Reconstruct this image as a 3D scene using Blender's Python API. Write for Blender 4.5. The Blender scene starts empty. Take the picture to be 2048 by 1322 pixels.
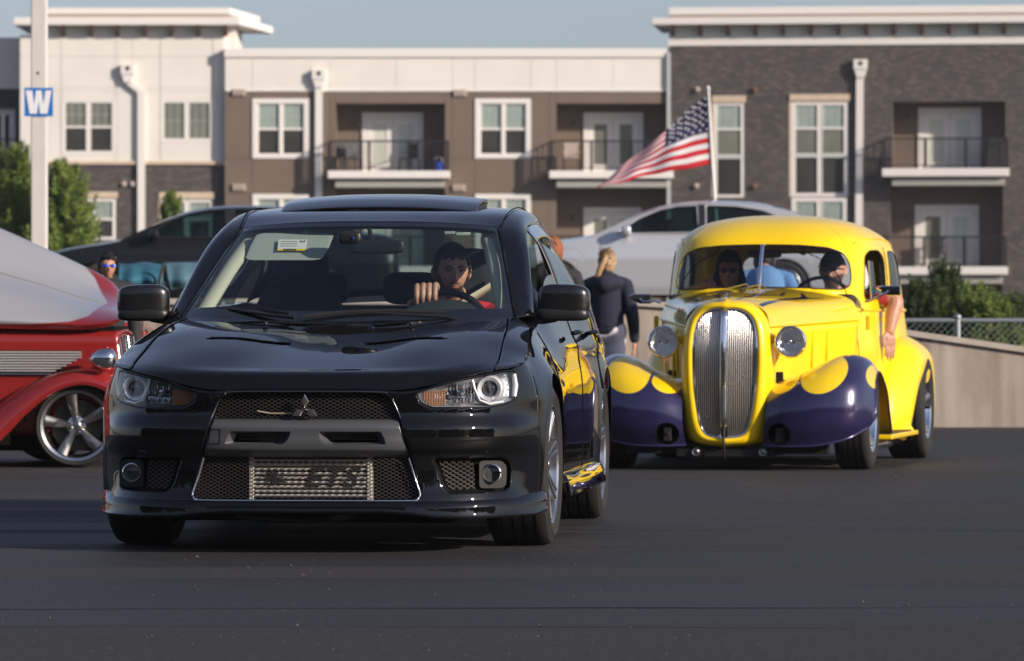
import bpy, math, random
import numpy as np
from mathutils import Vector, Matrix, Euler

# ------------------------------------------------------------------ camera, world, sun, exposure
SC = bpy.context.scene
COL = SC.collection
RAD = math.radians
F, CX, HY, H = 9500.0, 1024.0, 646.0, 0.90      # focal length in photo pixels, horizon row, eye height

cam_d = bpy.data.cameras.new('camera')
cam = bpy.data.objects.new('camera', cam_d)
COL.objects.link(cam)
cam.location = (0, 0, H)
cam.rotation_euler = (RAD(90) - math.atan(15 / F), 0, 0)
cam_d.sensor_width = 36.0
cam_d.lens = 36.0 * F / 2048.0
cam_d.clip_start = 0.5
cam_d.clip_end = 4000
cam_d.dof.use_dof = True
cam_d.dof.focus_distance = 18.6
cam_d.dof.aperture_fstop = 8.5
SC.camera = cam

SUN_AZ, SUN_EL = 58.0, 21.5       # azimuth measured from the direction "towards the camera" round to the right
az, el = RAD(SUN_AZ), RAD(SUN_EL)
to_sun = Vector((math.sin(az) * math.cos(el), -math.cos(az) * math.cos(el), math.sin(el)))
w = bpy.data.worlds.new('World')
SC.world = w
w.use_nodes = True
nt = w.node_tree
sky = nt.nodes.new('ShaderNodeTexSky')
sky.sky_type = 'NISHITA'
sky.sun_disc = False
sky.sun_elevation = el
sky.sun_rotation = math.atan2(to_sun.x, to_sun.y)
sky.air_density = 1.0
sky.dust_density = 1.0
sky.ozone_density = 3.5
bg = nt.nodes['Background']
bg.inputs['Strength'].default_value = 0.097
tint = nt.nodes.new('ShaderNodeMix'); tint.data_type = 'RGBA'; tint.blend_type = 'MULTIPLY'; tint.inputs['Factor'].default_value = 1.0
tint.inputs['B'].default_value = (1.0, .96, 1.06, 1)
hs = nt.nodes.new('ShaderNodeHueSaturation'); hs.inputs['Saturation'].default_value = .72
nt.links.new(sky.outputs[0], hs.inputs['Color']); nt.links.new(hs.outputs[0], tint.inputs['A']); nt.links.new(tint.outputs['Result'], bg.inputs['Color'])
sun_d = bpy.data.lights.new('sun', 'SUN')
sun_d.energy = 5.0
sun_d.angle = RAD(0.9)
sun_d.color = (1.0, 0.88, 0.76)
sun = bpy.data.objects.new('sun', sun_d)
COL.objects.link(sun)
sun.rotation_euler = (-to_sun).to_track_quat('-Z', 'Y').to_euler()
SC.view_settings.view_transform = 'Standard'
SC.view_settings.look = 'None'
SC.view_settings.gamma = 1.0
SC.view_settings.use_curve_mapping = False
SC.view_settings.exposure = 0.24

rnd = random.Random(7)
nrs = np.random.RandomState(5)

# ------------------------------------------------------------------ materials
MATS = {}
def mat(name, col, rough=0.6, metal=0.0, coat=0.0, spec=0.5, var=0.0, vscale=8.0, bump=0.0, bscale=60.0,
        emit=None, estr=0.0, stretch=None, coatr=0.03, detail=4):
    if name in MATS: return MATS[name]
    m = bpy.data.materials.new(name); m.use_nodes = True
    n = m.node_tree.nodes; L = m.node_tree.links
    b = n['Principled BSDF']
    b.inputs['Base Color'].default_value = (*col, 1)
    b.inputs['Roughness'].default_value = rough
    b.inputs['Metallic'].default_value = metal
    b.inputs['Coat Weight'].default_value = coat
    b.inputs['Coat Roughness'].default_value = coatr
    b.inputs['Specular IOR Level'].default_value = spec
    if emit is not None:
        b.inputs['Emission Color'].default_value = (*emit, 1); b.inputs['Emission Strength'].default_value = estr
    if var or bump:
        tc = n.new('ShaderNodeTexCoord'); src = tc.outputs['Object']
        if stretch:
            mp = n.new('ShaderNodeMapping'); mp.inputs['Scale'].default_value = stretch
            L.new(src, mp.inputs[0]); src = mp.outputs[0]
    if var:
        no = n.new('ShaderNodeTexNoise'); no.inputs['Scale'].default_value = vscale; no.inputs['Detail'].default_value = detail
        L.new(src, no.inputs['Vector'])
        mx = n.new('ShaderNodeMix'); mx.data_type = 'RGBA'
        mr = n.new('ShaderNodeMapRange'); mr.inputs[1].default_value = .3; mr.inputs[2].default_value = .7
        L.new(no.outputs['Fac'], mr.inputs[0]); L.new(mr.outputs[0], mx.inputs['Factor'])
        mx.inputs['A'].default_value = (*[c * (1 - var) for c in col], 1)
        mx.inputs['B'].default_value = (*[min(1, c * (1 + var)) for c in col], 1)
        L.new(mx.outputs['Result'], b.inputs['Base Color'])
    if bump:
        nb = n.new('ShaderNodeTexNoise'); nb.inputs['Scale'].default_value = bscale; nb.inputs['Detail'].default_value = 3
        L.new(src, nb.inputs['Vector'])
        bp = n.new('ShaderNodeBump'); bp.inputs['Strength'].default_value = bump; bp.inputs['Distance'].default_value = 0.01
        L.new(nb.outputs['Fac'], bp.inputs['Height']); L.new(bp.outputs[0], b.inputs['Normal'])
    MATS[name] = m
    return m

def glassmat(name, tint, refl=1.0, ior=1.45):
    """thin sheet of tinted glass: see-through, with a fresnel mirror on top"""
    if name in MATS: return MATS[name]
    m = bpy.data.materials.new(name); m.use_nodes = True
    n = m.node_tree.nodes; L = m.node_tree.links
    n.remove(n['Principled BSDF'])
    t = n.new('ShaderNodeBsdfTransparent'); t.inputs[0].default_value = (*tint, 1)
    g = n.new('ShaderNodeBsdfGlossy'); g.inputs['Roughness'].default_value = 0.01
    g.inputs['Color'].default_value = (refl, refl, refl, 1)
    lw = n.new('ShaderNodeLayerWeight'); lw.inputs['Blend'].default_value = .5
    pw = n.new('ShaderNodeMath'); pw.operation = 'POWER'; pw.inputs[1].default_value = 5.0
    L.new(lw.outputs['Facing'], pw.inputs[0])
    fr = n.new('ShaderNodeMath'); fr.operation = 'MULTIPLY_ADD'; fr.inputs[1].default_value = .94; fr.inputs[2].default_value = .055
    L.new(pw.outputs[0], fr.inputs[0])
    mx = n.new('ShaderNodeMixShader')
    L.new(fr.outputs[0], mx.inputs[0]); L.new(t.outputs[0], mx.inputs[1]); L.new(g.outputs[0], mx.inputs[2])
    L.new(mx.outputs[0], n['Material Output'].inputs['Surface'])
    MATS[name] = m
    return m

def maskmat(name, colA, colB, attr='mask', rough=0.3, metal=0.0, coat=1.0, soft=0.004):
    """two paints divided by the zero line of a signed distance stored on the mesh (painted graphics)"""
    m = mat(name, colA, rough, metal, coat)
    n = m.node_tree.nodes; L = m.node_tree.links
    a = n.new('ShaderNodeAttribute'); a.attribute_name = attr
    mr = n.new('ShaderNodeMapRange'); mr.inputs[1].default_value = -soft; mr.inputs[2].default_value = soft
    mx = n.new('ShaderNodeMix'); mx.data_type = 'RGBA'
    mx.inputs['A'].default_value = (*colA, 1); mx.inputs['B'].default_value = (*colB, 1)
    L.new(a.outputs['Fac'], mr.inputs[0]); L.new(mr.outputs[0], mx.inputs['Factor'])
    L.new(mx.outputs['Result'], n['Principled BSDF'].inputs['Base Color'])
    return m

# ------------------------------------------------------------------ geometry helpers
def at(px, py, Y):
    s = F / Y
    return Vector(((px - CX) / s, Y, H + (HY - py) / s))

def cr(P, r, closed=False):
    """Catmull-Rom through the rows of P, r steps a span"""
    P = np.asarray(P, float); n = len(P)
    if closed: Q = np.concatenate([P[-1:], P, P[:2]]); ns = n
    else: Q = np.concatenate([(2 * P[0] - P[1])[None], P, (2 * P[-1] - P[-2])[None]]); ns = n - 1
    out = []
    for i in range(ns):
        a, b, c, d = Q[i], Q[i + 1], Q[i + 2], Q[i + 3]
        for k in range(r):
            t = k / r
            out.append(.5 * ((2 * b) + (c - a) * t + (2 * a - 5 * b + 4 * c - d) * t * t + (3 * b - a - 3 * c + d) * t ** 3))
    if not closed: out.append(P[-1])
    return np.array(out)

def pch(x, xs, ys):
    """monotone cubic interpolation"""
    xs = np.asarray(xs, float); ys = np.asarray(ys, float); x = np.clip(np.asarray(x, float), xs[0], xs[-1])
    h = np.diff(xs); d = np.diff(ys) / h
    m = np.zeros_like(ys); m[0] = d[0]; m[-1] = d[-1]
    for i in range(1, len(xs) - 1):
        if d[i - 1] * d[i] > 0:
            w1 = 2 * h[i] + h[i - 1]; w2 = h[i] + 2 * h[i - 1]
            m[i] = (w1 + w2) / (w1 / d[i - 1] + w2 / d[i])
    i = np.clip(np.searchsorted(xs, x, side='right') - 1, 0, len(xs) - 2)
    t = (x - xs[i]) / h[i]
    return ((1 + 2 * t) * (1 - t) ** 2 * ys[i] + t * (1 - t) ** 2 * h[i] * m[i] + t * t * (3 - 2 * t) * ys[i + 1] + t * t * (t - 1) * h[i] * m[i + 1])

def net(P, ru, rv):
    P = np.asarray(P, float)
    A = np.array([cr(P[:, j], ru) for j in range(P.shape[1])]).transpose(1, 0, 2)
    return np.array([cr(A[i], rv) for i in range(A.shape[0])])

class MB:
    def __init__(s): s.v = []; s.f = []; s.m = []; s.M = None; s.mi = 0
    def add(s, vs, fs):
        o = len(s.v)
        for p in vs:
            p = Vector(p)
            s.v.append(s.M @ p if s.M is not None else p)
        for f in fs: s.f.append([o + i for i in f]); s.m.append(s.mi)
        return s
    def box(s, c, d, rot=None):
        x, y, z = [k / 2 for k in d]
        vs = [Vector((i * x, j * y, k * z)) for i in (-1, 1) for j in (-1, 1) for k in (-1, 1)]
        if rot is not None:
            Rm = rot if isinstance(rot, Matrix) else Euler(rot).to_matrix()
            vs = [Rm @ q for q in vs]
        c = Vector(c)
        return s.add([q + c for q in vs], [(0, 1, 3, 2), (4, 6, 7, 5), (0, 4, 5, 1), (2, 3, 7, 6), (0, 2, 6, 4), (1, 5, 7, 3)])
    def b2(s, x0, x1, y0, y1, z0, z1): return s.box(((x0 + x1) / 2, (y0 + y1) / 2, (z0 + z1) / 2), (abs(x1 - x0), abs(y1 - y0), abs(z1 - z0)))
    def prism(s, poly, a0, a1, axis='y'):
        """2D polygon pushed along an axis: 'y' -> (x,z), 'x' -> (y,z), 'z' -> (x,y)"""
        n = len(poly); vs = []
        for a in (a0, a1):
            for p, q in poly: vs.append({'y': (p, a, q), 'x': (a, p, q), 'z': (p, q, a)}[axis])
        return s.add(vs, [list(range(n))[::-1], list(range(n, 2 * n))] + [(i, (i + 1) % n, n + (i + 1) % n, n + i) for i in range(n)])
    def grid(s, G, cu=False, cv=False, flip=False):
        G = np.asarray(G, float); nu, nv = G.shape[:2]
        fs = []
        for i in range(nu if cu else nu - 1):
            for j in range(nv if cv else nv - 1):
                q = (i * nv + j, ((i + 1) % nu) * nv + j, ((i + 1) % nu) * nv + (j + 1) % nv, i * nv + (j + 1) % nv)
                fs.append(q[::-1] if flip else q)
        return s.add([tuple(p) for p in G.reshape(-1, 3)], fs)
    def tube(s, path, r, n=8, closed=False, caps=True, flat=1.0):
        P = [Vector(p) for p in path]; m = len(P)
        rs = r if hasattr(r, '__len__') else [r] * m
        vs = []; up = None
        for i in range(m):
            a = P[(i - 1) % m] if (closed or i > 0) else P[0]
            b = P[(i + 1) % m] if (closed or i < m - 1) else P[-1]
            t = (b - a).normalized()
            if up is None:
                up = Vector((0, 0, 1)) if abs(t.z) < .9 else Vector((0, 1, 0))
            sd = t.cross(up)
            if sd.length < 1e-5: sd = t.orthogonal()
            sd.normalize(); up = sd.cross(t).normalized()
            for k in range(n):
                an = 2 * math.pi * k / n
                vs.append(P[i] + sd * (math.cos(an) * rs[i]) + up * (math.sin(an) * rs[i] * flat))
        fs = []
        for i in range(m if closed else m - 1):
            for k in range(n):
                fs.append((i * n + k, i * n + (k + 1) % n, ((i + 1) % m) * n + (k + 1) % n, ((i + 1) % m) * n + k))
        if caps and not closed: fs += [list(range(n))[::-1], [(m - 1) * n + k for k in range(n)]]
        return s.add(vs, fs)
    def lathe(s, prof, n=32, axis='z', c=(0, 0, 0), cap=False):
        """profile of (radius, height) turned about an axis"""
        c = Vector(c); vs = []
        for r, h in prof:
            for k in range(n):
                a = 2 * math.pi * k / n; x, y = math.cos(a) * r, math.sin(a) * r
                vs.append(c + Vector({'z': (x, y, h), 'x': (h, x, y), 'y': (x, h, y)}[axis]))
        m = len(prof)
        fs = [(i * n + k, i * n + (k + 1) % n, (i + 1) * n + (k + 1) % n, (i + 1) * n + k) for i in range(m - 1) for k in range(n)]
        if cap: fs += [list(range(n))[::-1], [(m - 1) * n + k for k in range(n)]]
        return s.add(vs, fs)
    def ell(s, c, r, nu=12, nv=16, rot=None):
        G = []
        for i in range(nu + 1):
            th = math.pi * i / nu
            row = []
            for j in range(nv):
                ph = 2 * math.pi * j / nv
                p = Vector((r[0] * math.sin(th) * math.cos(ph), r[1] * math.sin(th) * math.sin(ph), r[2] * math.cos(th)))
                if rot is not None: p = Euler(rot).to_matrix() @ p
                row.append(tuple(p + Vector(c)))
            G.append(row)
        return s.grid(G, cv=True)
    def mirror(s):
        """add the mirror image in x"""
        o = len(s.v)
        s.v += [Vector((-p.x, p.y, p.z)) for p in s.v]
        nf = len(s.f)
        for i in range(nf): s.f.append([o + k for k in s.f[i]][::-1]); s.m.append(s.m[i])
        return s
    def build(s, name, mats, parent=None, smooth=None, solid=0, sub=0, bevel=0, weld=0, attr=None, subsimple=False):
        me = bpy.data.meshes.new(name)
        me.from_pydata([tuple(p) for p in s.v], [], s.f)
        if not isinstance(mats, (list, tuple)): mats = [mats]
        for m_ in mats: me.materials.append(m_)
        if len(mats) > 1: me.polygons.foreach_set('material_index', s.m)
        if attr is not None:
            at_ = me.attributes.new('mask', 'FLOAT', 'POINT'); at_.data.foreach_set('value', np.asarray(attr, np.float32))
        me.update()
        if weld:
            import bmesh
            bm = bmesh.new(); bm.from_mesh(me)
            bmesh.ops.remove_doubles(bm, verts=bm.verts, dist=weld)
            bmesh.ops.recalc_face_normals(bm, faces=bm.faces)
            bm.to_mesh(me); bm.free()
        o = bpy.data.objects.new(name, me); COL.objects.link(o)
        if parent is not None: o.parent = parent
        if smooth is not None:
            me.shade_smooth()
            if smooth < 180: me.set_sharp_from_angle(angle=RAD(smooth))
        if bevel:
            b = o.modifiers.new('bevel', 'BEVEL'); b.width = bevel; b.segments = 2; b.limit_method = 'ANGLE'; b.angle_limit = RAD(40)
        if sub:
            b = o.modifiers.new('sub', 'SUBSURF'); b.levels = b.render_levels = sub
            if subsimple: b.subdivision_type = 'SIMPLE'
        if solid:
            b = o.modifiers.new('solid', 'SOLIDIFY'); b.thickness = abs(solid); b.offset = -1 if solid > 0 else 1
        return o

def thing(name, label, cat, loc=(0, 0, 0), rz=0.0, group=None):
    o = bpy.data.objects.new(name, None); COL.objects.link(o)
    o.location = loc; o.rotation_euler = (0, 0, rz); o.empty_display_size = .2
    return tag(o, label, cat, group)
def tag(o, label=None, cat=None, group=None, kind=None):
    if label: o['label'] = label
    if cat: o['category'] = cat
    if group: o['group'] = group
    if kind: o['kind'] = kind
    return o
def inst(me, name, parent, loc, rot=(0, 0, 0), scale=(1, 1, 1)):
    o = bpy.data.objects.new(name, me); COL.objects.link(o); o.parent = parent
    o.location = loc; o.rotation_euler = rot; o.scale = scale
    return o
def children(o): return [c for c in bpy.data.objects if c.parent == o]
def copy_tree(o, parent=None):
    c = o.copy(); COL.objects.link(c); c.parent = parent
    for ch in children(o): copy_tree(ch, c)
    return c
def textmesh(txt, size, depth, shear=0.0, offset=0.0, space=1.0):
    cu = bpy.data.curves.new('txt', 'FONT'); cu.body = txt; cu.size = size; cu.extrude = depth; cu.shear = shear
    cu.offset = offset; cu.space_character = space; cu.align_x = 'CENTER'; cu.align_y = 'CENTER'
    t = bpy.data.objects.new('txt', cu); COL.objects.link(t)
    dg = bpy.context.evaluated_depsgraph_get()
    me = bpy.data.meshes.new_from_object(t.evaluated_get(dg))
    bpy.data.objects.remove(t); me.materials.clear()
    return me
def evalmesh(o):
    """bake the modifiers of an object into its mesh"""
    dg = bpy.context.evaluated_depsgraph_get(); dg.update()
    me = bpy.data.meshes.new_from_object(o.evaluated_get(dg))
    o.modifiers.clear(); o.data = me
    return o
# ------------------------------------------------------------------ setting: ground
def asphalt():
    m = bpy.data.materials.new('asphalt'); m.use_nodes = True
    n = m.node_tree.nodes; L = m.node_tree.links; b = n['Principled BSDF']
    tc = n.new('ShaderNodeTexCoord')
    def noise(scale, detail, st=None, dist=0.0):
        src = tc.outputs['Object']
        if st:
            mp = n.new('ShaderNodeMapping'); mp.inputs['Scale'].default_value = st; mp.inputs['Rotation'].default_value = (0, 0, RAD(1.5))
            L.new(src, mp.inputs[0]); src = mp.outputs[0]
        t = n.new('ShaderNodeTexNoise'); t.inputs['Scale'].default_value = scale; t.inputs['Detail'].default_value = detail
        t.inputs['Distortion'].default_value = dist
        L.new(src, t.inputs['Vector']); return t.outputs['Fac']
    def ramp(x, a, c):
        r = n.new('ShaderNodeMapRange'); r.inputs[1].default_value = a; r.inputs[2].default_value = c; L.new(x, r.inputs[0]); return r.outputs[0]
    def mix(f, A, B):
        x = n.new('ShaderNodeMix'); x.data_type = 'RGBA'
        L.new(f, x.inputs['Factor'])
        for k, v in (('A', A), ('B', B)):
            if isinstance(v, tuple): x.inputs[k].default_value = (*v, 1)
            else: L.new(v, x.inputs[k])
        return x.outputs['Result']
    bands = ramp(noise(1.0, 3, (.045, .55, 1), .3), .47, .53)       # sealer laid in long passes
    patch = ramp(noise(.5, 4, (.25, 1, 1)), .35, .65)
    grit = noise(120, 3)
    grain = ramp(noise(45, 6, (1, .25, 1)), .34, .66)
    stone = ramp(noise(75, 2), .72, .76)
    c = mix(bands, (.0205, .0208, .0232), (.0290, .0272, .0265))
    c = mix(patch, c, (.026, .0245, .024))
    g2 = n.new('ShaderNodeMix'); g2.data_type = 'RGBA'; g2.blend_type = 'MULTIPLY'; g2.inputs['Factor'].default_value = .8
    L.new(c, g2.inputs['A'])
    gr = n.new('ShaderNodeMapRange'); gr.inputs[1].default_value = .25; gr.inputs[2].default_value = .75; gr.inputs[3].default_value = .35; gr.inputs[4].default_value = 1.7; gr.clamp = False
    L.new(grit, gr.inputs[0]); L.new(gr.outputs[0], g2.inputs['B'])
    gm = n.new('ShaderNodeMix'); gm.data_type = 'RGBA'; gm.blend_type = 'MULTIPLY'; gm.inputs['Factor'].default_value = 1
    gq = n.new('ShaderNodeMapRange'); gq.inputs[3].default_value = .76; gq.inputs[4].default_value = 1.24; gq.clamp = False; L.new(grain, gq.inputs[0])
    L.new(g2.outputs['Result'], gm.inputs['A']); L.new(gq.outputs[0], gm.inputs['B']); g2 = gm
    c = mix(stone, g2.outputs['Result'], (.13, .115, .10))
    L.new(c, b.inputs['Base Color'])
    rr = n.new('ShaderNodeMapRange'); rr.inputs[3].default_value = .62; rr.inputs[4].default_value = .82; L.new(bands, rr.inputs[0])
    L.new(rr.outputs[0], b.inputs['Roughness'])
    b.inputs['Specular IOR Level'].default_value = .35
    bp = n.new('ShaderNodeBump'); bp.inputs['Strength'].default_value = .55; bp.inputs['Distance'].default_value = .006
    L.new(grit, bp.inputs['Height']); L.new(bp.outputs[0], b.inputs['Normal'])
    return m
m_asph = asphalt()
g = MB().add([(-400, -300, 0), (400, -300, 0), (400, 41.2, 0), (-400, 41.2, 0)], [(0, 1, 2, 3)])
tag(g.build('parking_lot', m_asph), kind='structure')
g = MB().add([(-400, 41.3, .4), (400, 41.3, .4), (400, 100, 1.05), (-400, 100, 1.05)], [(0, 1, 2, 3)])
g.add([(-400, 100, 1.05), (400, 100, 1.05), (400, 150, .2), (-400, 150, .2)], [(0, 1, 2, 3)])
g.add([(-900, 150, .2), (900, 150, .2), (900, 1500, 0), (-900, 1500, 0)], [(0, 1, 2, 3)])
tag(g.build('upper_lot', mat('upper_lot', (.06, .06, .06), .9, var=.2, vscale=.6)), kind='structure')
# seams between the asphalt passes: shallow raised joints of crack filler
m_tar = mat('crack_filler', (.008, .008, .009), .55)
for yy, w_, ph in ((14.98, .05, .2), (14.05, .02, 3.0), (19.1, .02, 5.2), (20.6, .03, 1.7), (25.9, .014, .9), (30.6, .02, 2.2)):
    g = MB(); pts = [(x, yy + .05 * math.sin(x * .55 + ph) + .012 * math.sin(x * 5.1) + rnd.uniform(-.004, .004)) for x in np.arange(-9, 9, .22)]
    g.grid([[(x, y - w_ * (.6 + .4 * math.sin(x * 3)) / 2, .004), (x, y + w_ * (.6 + .4 * math.cos(x * 2.3)) / 2, .004)] for x, y in pts])
    tag(g.build('asphalt_seam', m_tar), kind='structure')
# loose grit on the asphalt
g = MB()
for k in range(2600):
    x, y = rnd.uniform(-3.2, 3.4), 12 + 20 * rnd.random() ** 1.5
    r = rnd.uniform(.0015, .0042) if k > 60 else rnd.uniform(.005, .009); a = rnd.uniform(0, 6)
    g.add([(x + r * math.cos(a + t), y + r * math.sin(a + t), .001) for t in (0, 2.1, 4.2)] + [(x, y, r * .9)], [(0, 1, 3), (1, 2, 3), (2, 0, 3), (0, 2, 1)])
tag(g.build('grit', mat('grit', (.085, .08, .075), .8)), kind='stuff')

# ------------------------------------------------------------------ retaining wall and chain-link fence
m_conc = mat('concrete', (.36, .305, .25), .85, var=.22, vscale=2.2, bump=.25, bscale=40, stretch=(1.6, 1, .45), detail=8)
_n = m_conc.node_tree.nodes; _L = m_conc.node_tree.links       # rain streaks down the wall face
_tc = _n.new('ShaderNodeTexCoord'); _mp = _n.new('ShaderNodeMapping'); _mp.inputs['Scale'].default_value = (3.2, 1, .22); _no = _n.new('ShaderNodeTexNoise'); _no.inputs['Scale'].default_value = 1.0; _no.inputs['Detail'].default_value = 6
_mr = _n.new('ShaderNodeMapRange'); _mr.inputs[1].default_value = .50; _mr.inputs[2].default_value = .68; _mx = _n.new('ShaderNodeMix'); _mx.data_type = 'RGBA'; _mx.inputs['B'].default_value = (.20, .165, .13, 1)
_src = _n['Principled BSDF'].inputs['Base Color'].links[0].from_socket
_L.new(_tc.outputs['Object'], _mp.inputs[0]); _L.new(_mp.outputs[0], _no.inputs['Vector']); _L.new(_no.outputs['Fac'], _mr.inputs[0]); _L.new(_mr.outputs[0], _mx.inputs['Factor']); _L.new(_src, _mx.inputs['A']); _L.new(_mx.outputs['Result'], _n['Principled BSDF'].inputs['Base Color'])
m_conc2 = mat('concrete_cap', (.42, .37, .31), .8, var=.15, vscale=4)
m_stain = mat('wall_stain', (.28, .235, .19), .9, var=.4, vscale=6, stretch=(3, 1, .5))
WY = 41.0
def wtop(x):                      # the top of the wall falls towards the right
    px = CX + x * F / WY
    py = np.interp(px, [-500, 1200, 1500, 1830, 2048, 2400], [597, 597, 610, 662, 694, 740])
    return H + (HY - py) / F * WY
wall = thing('retaining_wall', 'weathered concrete retaining wall behind the yellow hot rod, its top sloping down to the right', 'wall', (0, WY, 0))
xs = [-16.0]
while xs[-1] < 9: xs.append(xs[-1] + 1.22)
for a, c in zip(xs, xs[1:]):      # cast panels, joints between
    a2, c2 = a + .0025, c - .0025
    g = MB().prism([(a2, -.3), (c2, -.3), (c2, wtop(c2) - .05), (a2, wtop(a2) - .05)], 0, .25)
    g.build('panel', m_conc, wall, bevel=.002)
g = MB()
for a, c in zip(xs, xs[1:]): g.prism([(a, wtop(a) - .05), (c, wtop(c) - .05), (c, wtop(c)), (a, wtop(a))], -.035, .28)
g.build('coping', m_conc2, wall)
g = MB().b2(xs[0], xs[-1], .1, .24, -.3, .45); g.build('joint_backing', mat('joint', (.12, .1, .08), .9), wall)
m_galv = mat('galvanised', (.30, .33, .34), .45, .7)
fence = thing('chain_link_fence', 'galvanised chain-link fence on the low ground behind the sloping concrete wall', 'fence', (6, WY + .6, .3))
fy = WY + .6
def fx(px): return (px - CX) * fy / F - 6
zr = H + (HY - 641) / F * fy - .3
g = MB().tube([(fx(1790), 0, zr), (fx(2400), 0, zr)], .022, 8); g.build('top_rail', m_galv, fence, smooth=60)
for px in (1915, 2140, 2365):
    g = MB().tube([(fx(px), 0, -.6), (fx(px), 0, zr + .02)], .03, 8); g.ell((fx(px), 0, zr + .03), (.035, .035, .03)); g.build('post', m_galv, fence, smooth=60)
g = MB()
for k in range(90):
    for sgn in (1, -1):
        x0 = fx(1790) + k * .062
        g.tube([(x0, .012 * sgn, zr - .01), (x0 + sgn * .62, .012 * sgn, zr - .63)], .0022, 3, caps=False)
tag(g.build('wire_mesh', m_galv, fence), kind='stuff')

# ------------------------------------------------------------------ pines and shrubs
def blades(rs, c, d, L, n, wd=.02, spread=.5):
    """n needle blades leaving c around direction d"""
    d = np.asarray(d, float); d /= np.linalg.norm(d)
    dirs = d + rs.normal(0, spread, (n, 3)); dirs /= np.linalg.norm(dirs, axis=1)[:, None]
    sd = np.cross(dirs, rs.normal(0, 1, (n, 3))); sd /= np.linalg.norm(sd, axis=1)[:, None]
    ln = L * rs.uniform(.6, 1.1, n)[:, None]
    a = c + sd * wd / 2; b = c - sd * wd / 2; e = c + dirs * ln
    return np.stack([a, b, e], 1)
def pine(name, label, base, h, rad, seed, group=None, L=.16, dens=1.0, wd=.022, mats=None, lean=0, bottom=.05):
    rs = np.random.RandomState(seed)
    t = thing(name, label, 'tree' if h > 1.6 else 'shrub', base, 0, group)
    g = MB().tube([(0, 0, -.3), (lean * .3, 0, h * .4), (lean * .7, .02, h * .75), (lean, 0, h * .97)], [h * .028, h * .02, h * .012, h * .004], 7)
    tips = []
    nb = int(26 * dens * max(1, h / 2))
    for k in range(nb):
        f = bottom + (1 - bottom) * (k / nb) ** .85
        z = h * f; a = k * 2.4 + rs.uniform(-.3, .3); r = rad * (1 - f) ** .62 * rs.uniform(.65, 1.12) + .05
        p0 = np.array([lean * f, 0, z * .93]); p1 = p0 + np.array([math.cos(a) * r, math.sin(a) * r, r * .32 + .03 * h])
        mid = (p0 + p1) / 2 + np.array([0, 0, -.05 * r])
        g.tube([p0, mid, p1], [.012 * h / 2, .008 * h / 2, .003], 5)
        for j in range(int(9 * dens)):
            q = .25 + .75 * rs.rand(); c = p0 * (1 - q) + p1 * q + rs.normal(0, .055 * rad + .02, 3)
            tips.append((c, p1 - p0 + np.array([0, 0, r * 1.0]), f))
    tips.append((np.array([lean, 0, h * .93]), np.array([0, 0, 1.]), 1))
    g.build('trunk', mat('bark', (.09, .06, .04), .9, var=.3, vscale=30), t, smooth=50)
    T = []; mi = []
    for c, d, f in tips:
        d = d / (np.linalg.norm(d) + 1e-6) * .6 + np.array([0, 0, .6])
        tone = rs.choice([0, 1, 2], p=[.4, .4, .2])
        for s in np.linspace(0, 1, 5):                 # a shoot: whorls of needles along a candle
            T.append(blades(rs, c + d * L * 1.5 * s, d, L * (1 - .45 * s), 13, wd, .75 - .3 * s)); mi += [tone] * 13
    V = np.concatenate(T).reshape(-1, 3)
    me = bpy.data.meshes.new('crown')
    n3 = len(V) // 3
    me.vertices.add(len(V)); me.vertices.foreach_set('co', V.astype(np.float32).ravel())
    me.loops.add(len(V)); me.loops.foreach_set('vertex_index', np.arange(len(V), dtype=np.int32))
    me.polygons.add(n3); me.polygons.foreach_set('loop_start', np.arange(0, len(V), 3, dtype=np.int32))
    for m_ in (mats or [mat('needles_a', (.13, .19, .032), .6), mat('needles_b', (.20, .26, .045), .6), mat('needles_c', (.06, .10, .022), .6)]): me.materials.append(m_)
    me.polygons.foreach_set('material_index', np.array(mi, np.int32)); me.update(); me.validate()
    o = bpy.data.objects.new('crown', me); COL.objects.link(o); o.parent = t
    return t
TY = 84
b0 = at(20, 560, TY); pine('pine_tree', 'bushy young green pine at the left edge behind the white light pole', (b0.x, TY, 1.0), at(0, 322, TY).z - 1.0, 1.12, 3, L=.22, dens=1.35, wd=.026)
b0 = at(128, 560, TY - 1); pine('pine_tree', 'shorter green pine just right of the white light pole, against the brick ground floor', (b0.x, TY - 1, 1.0), at(0, 352, TY).z - 1.0, .70, 4, L=.22, dens=1.15, wd=.026)
b0 = at(341, 560, TY + 2); pine('pine_tree', 'slim pine tip showing above the roof of the parked black car', (b0.x, TY + 2, .9), at(0, 388, TY).z - .9, .27, 9, L=.13, dens=1.3, wd=.022)
dark = [mat('needles_d', (.035, .065, .024), .6), mat('needles_e', (.07, .11, .026), .6), mat('needles_f', (.05, .08, .025), .6)]
labs = ['tallest dark green pine shrub behind the chain-link fence, beside the yellow car roof', 'small pine shrub between the yellow car and the tallest shrub behind the fence',
        'rounded mid green shrub behind the fence, right of the tallest pine shrub', 'low yellow-green shrub behind the fence post', 'low dark shrub at the right edge behind the chain-link fence',
        'broad shrub behind the fence below the balcony corner', 'olive green shrub filling the gap right of the fence post']
for k, (px, py, r, Y, kind) in enumerate(((1889, 528, .30, 46, 0), (1850, 560, .26, 45, 0), (1938, 572, .33, 46.5, 1), (1965, 590, .3, 45, 1), (2040, 592, .34, 46, 0), (2010, 598, .3, 45.4, 0), (1985, 606, .36, 44.4, 1))):
    b0 = at(px, 700, Y); zt = at(px, py + 22, Y).z
    pine('shrub', labs[k], (b0.x, Y, .3), zt - .3, r, 20 + k, 'shrubs behind the chain-link fence', L=.085, dens=1.7, wd=.010, mats=dark if kind == 0 else None, bottom=.0)

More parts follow.
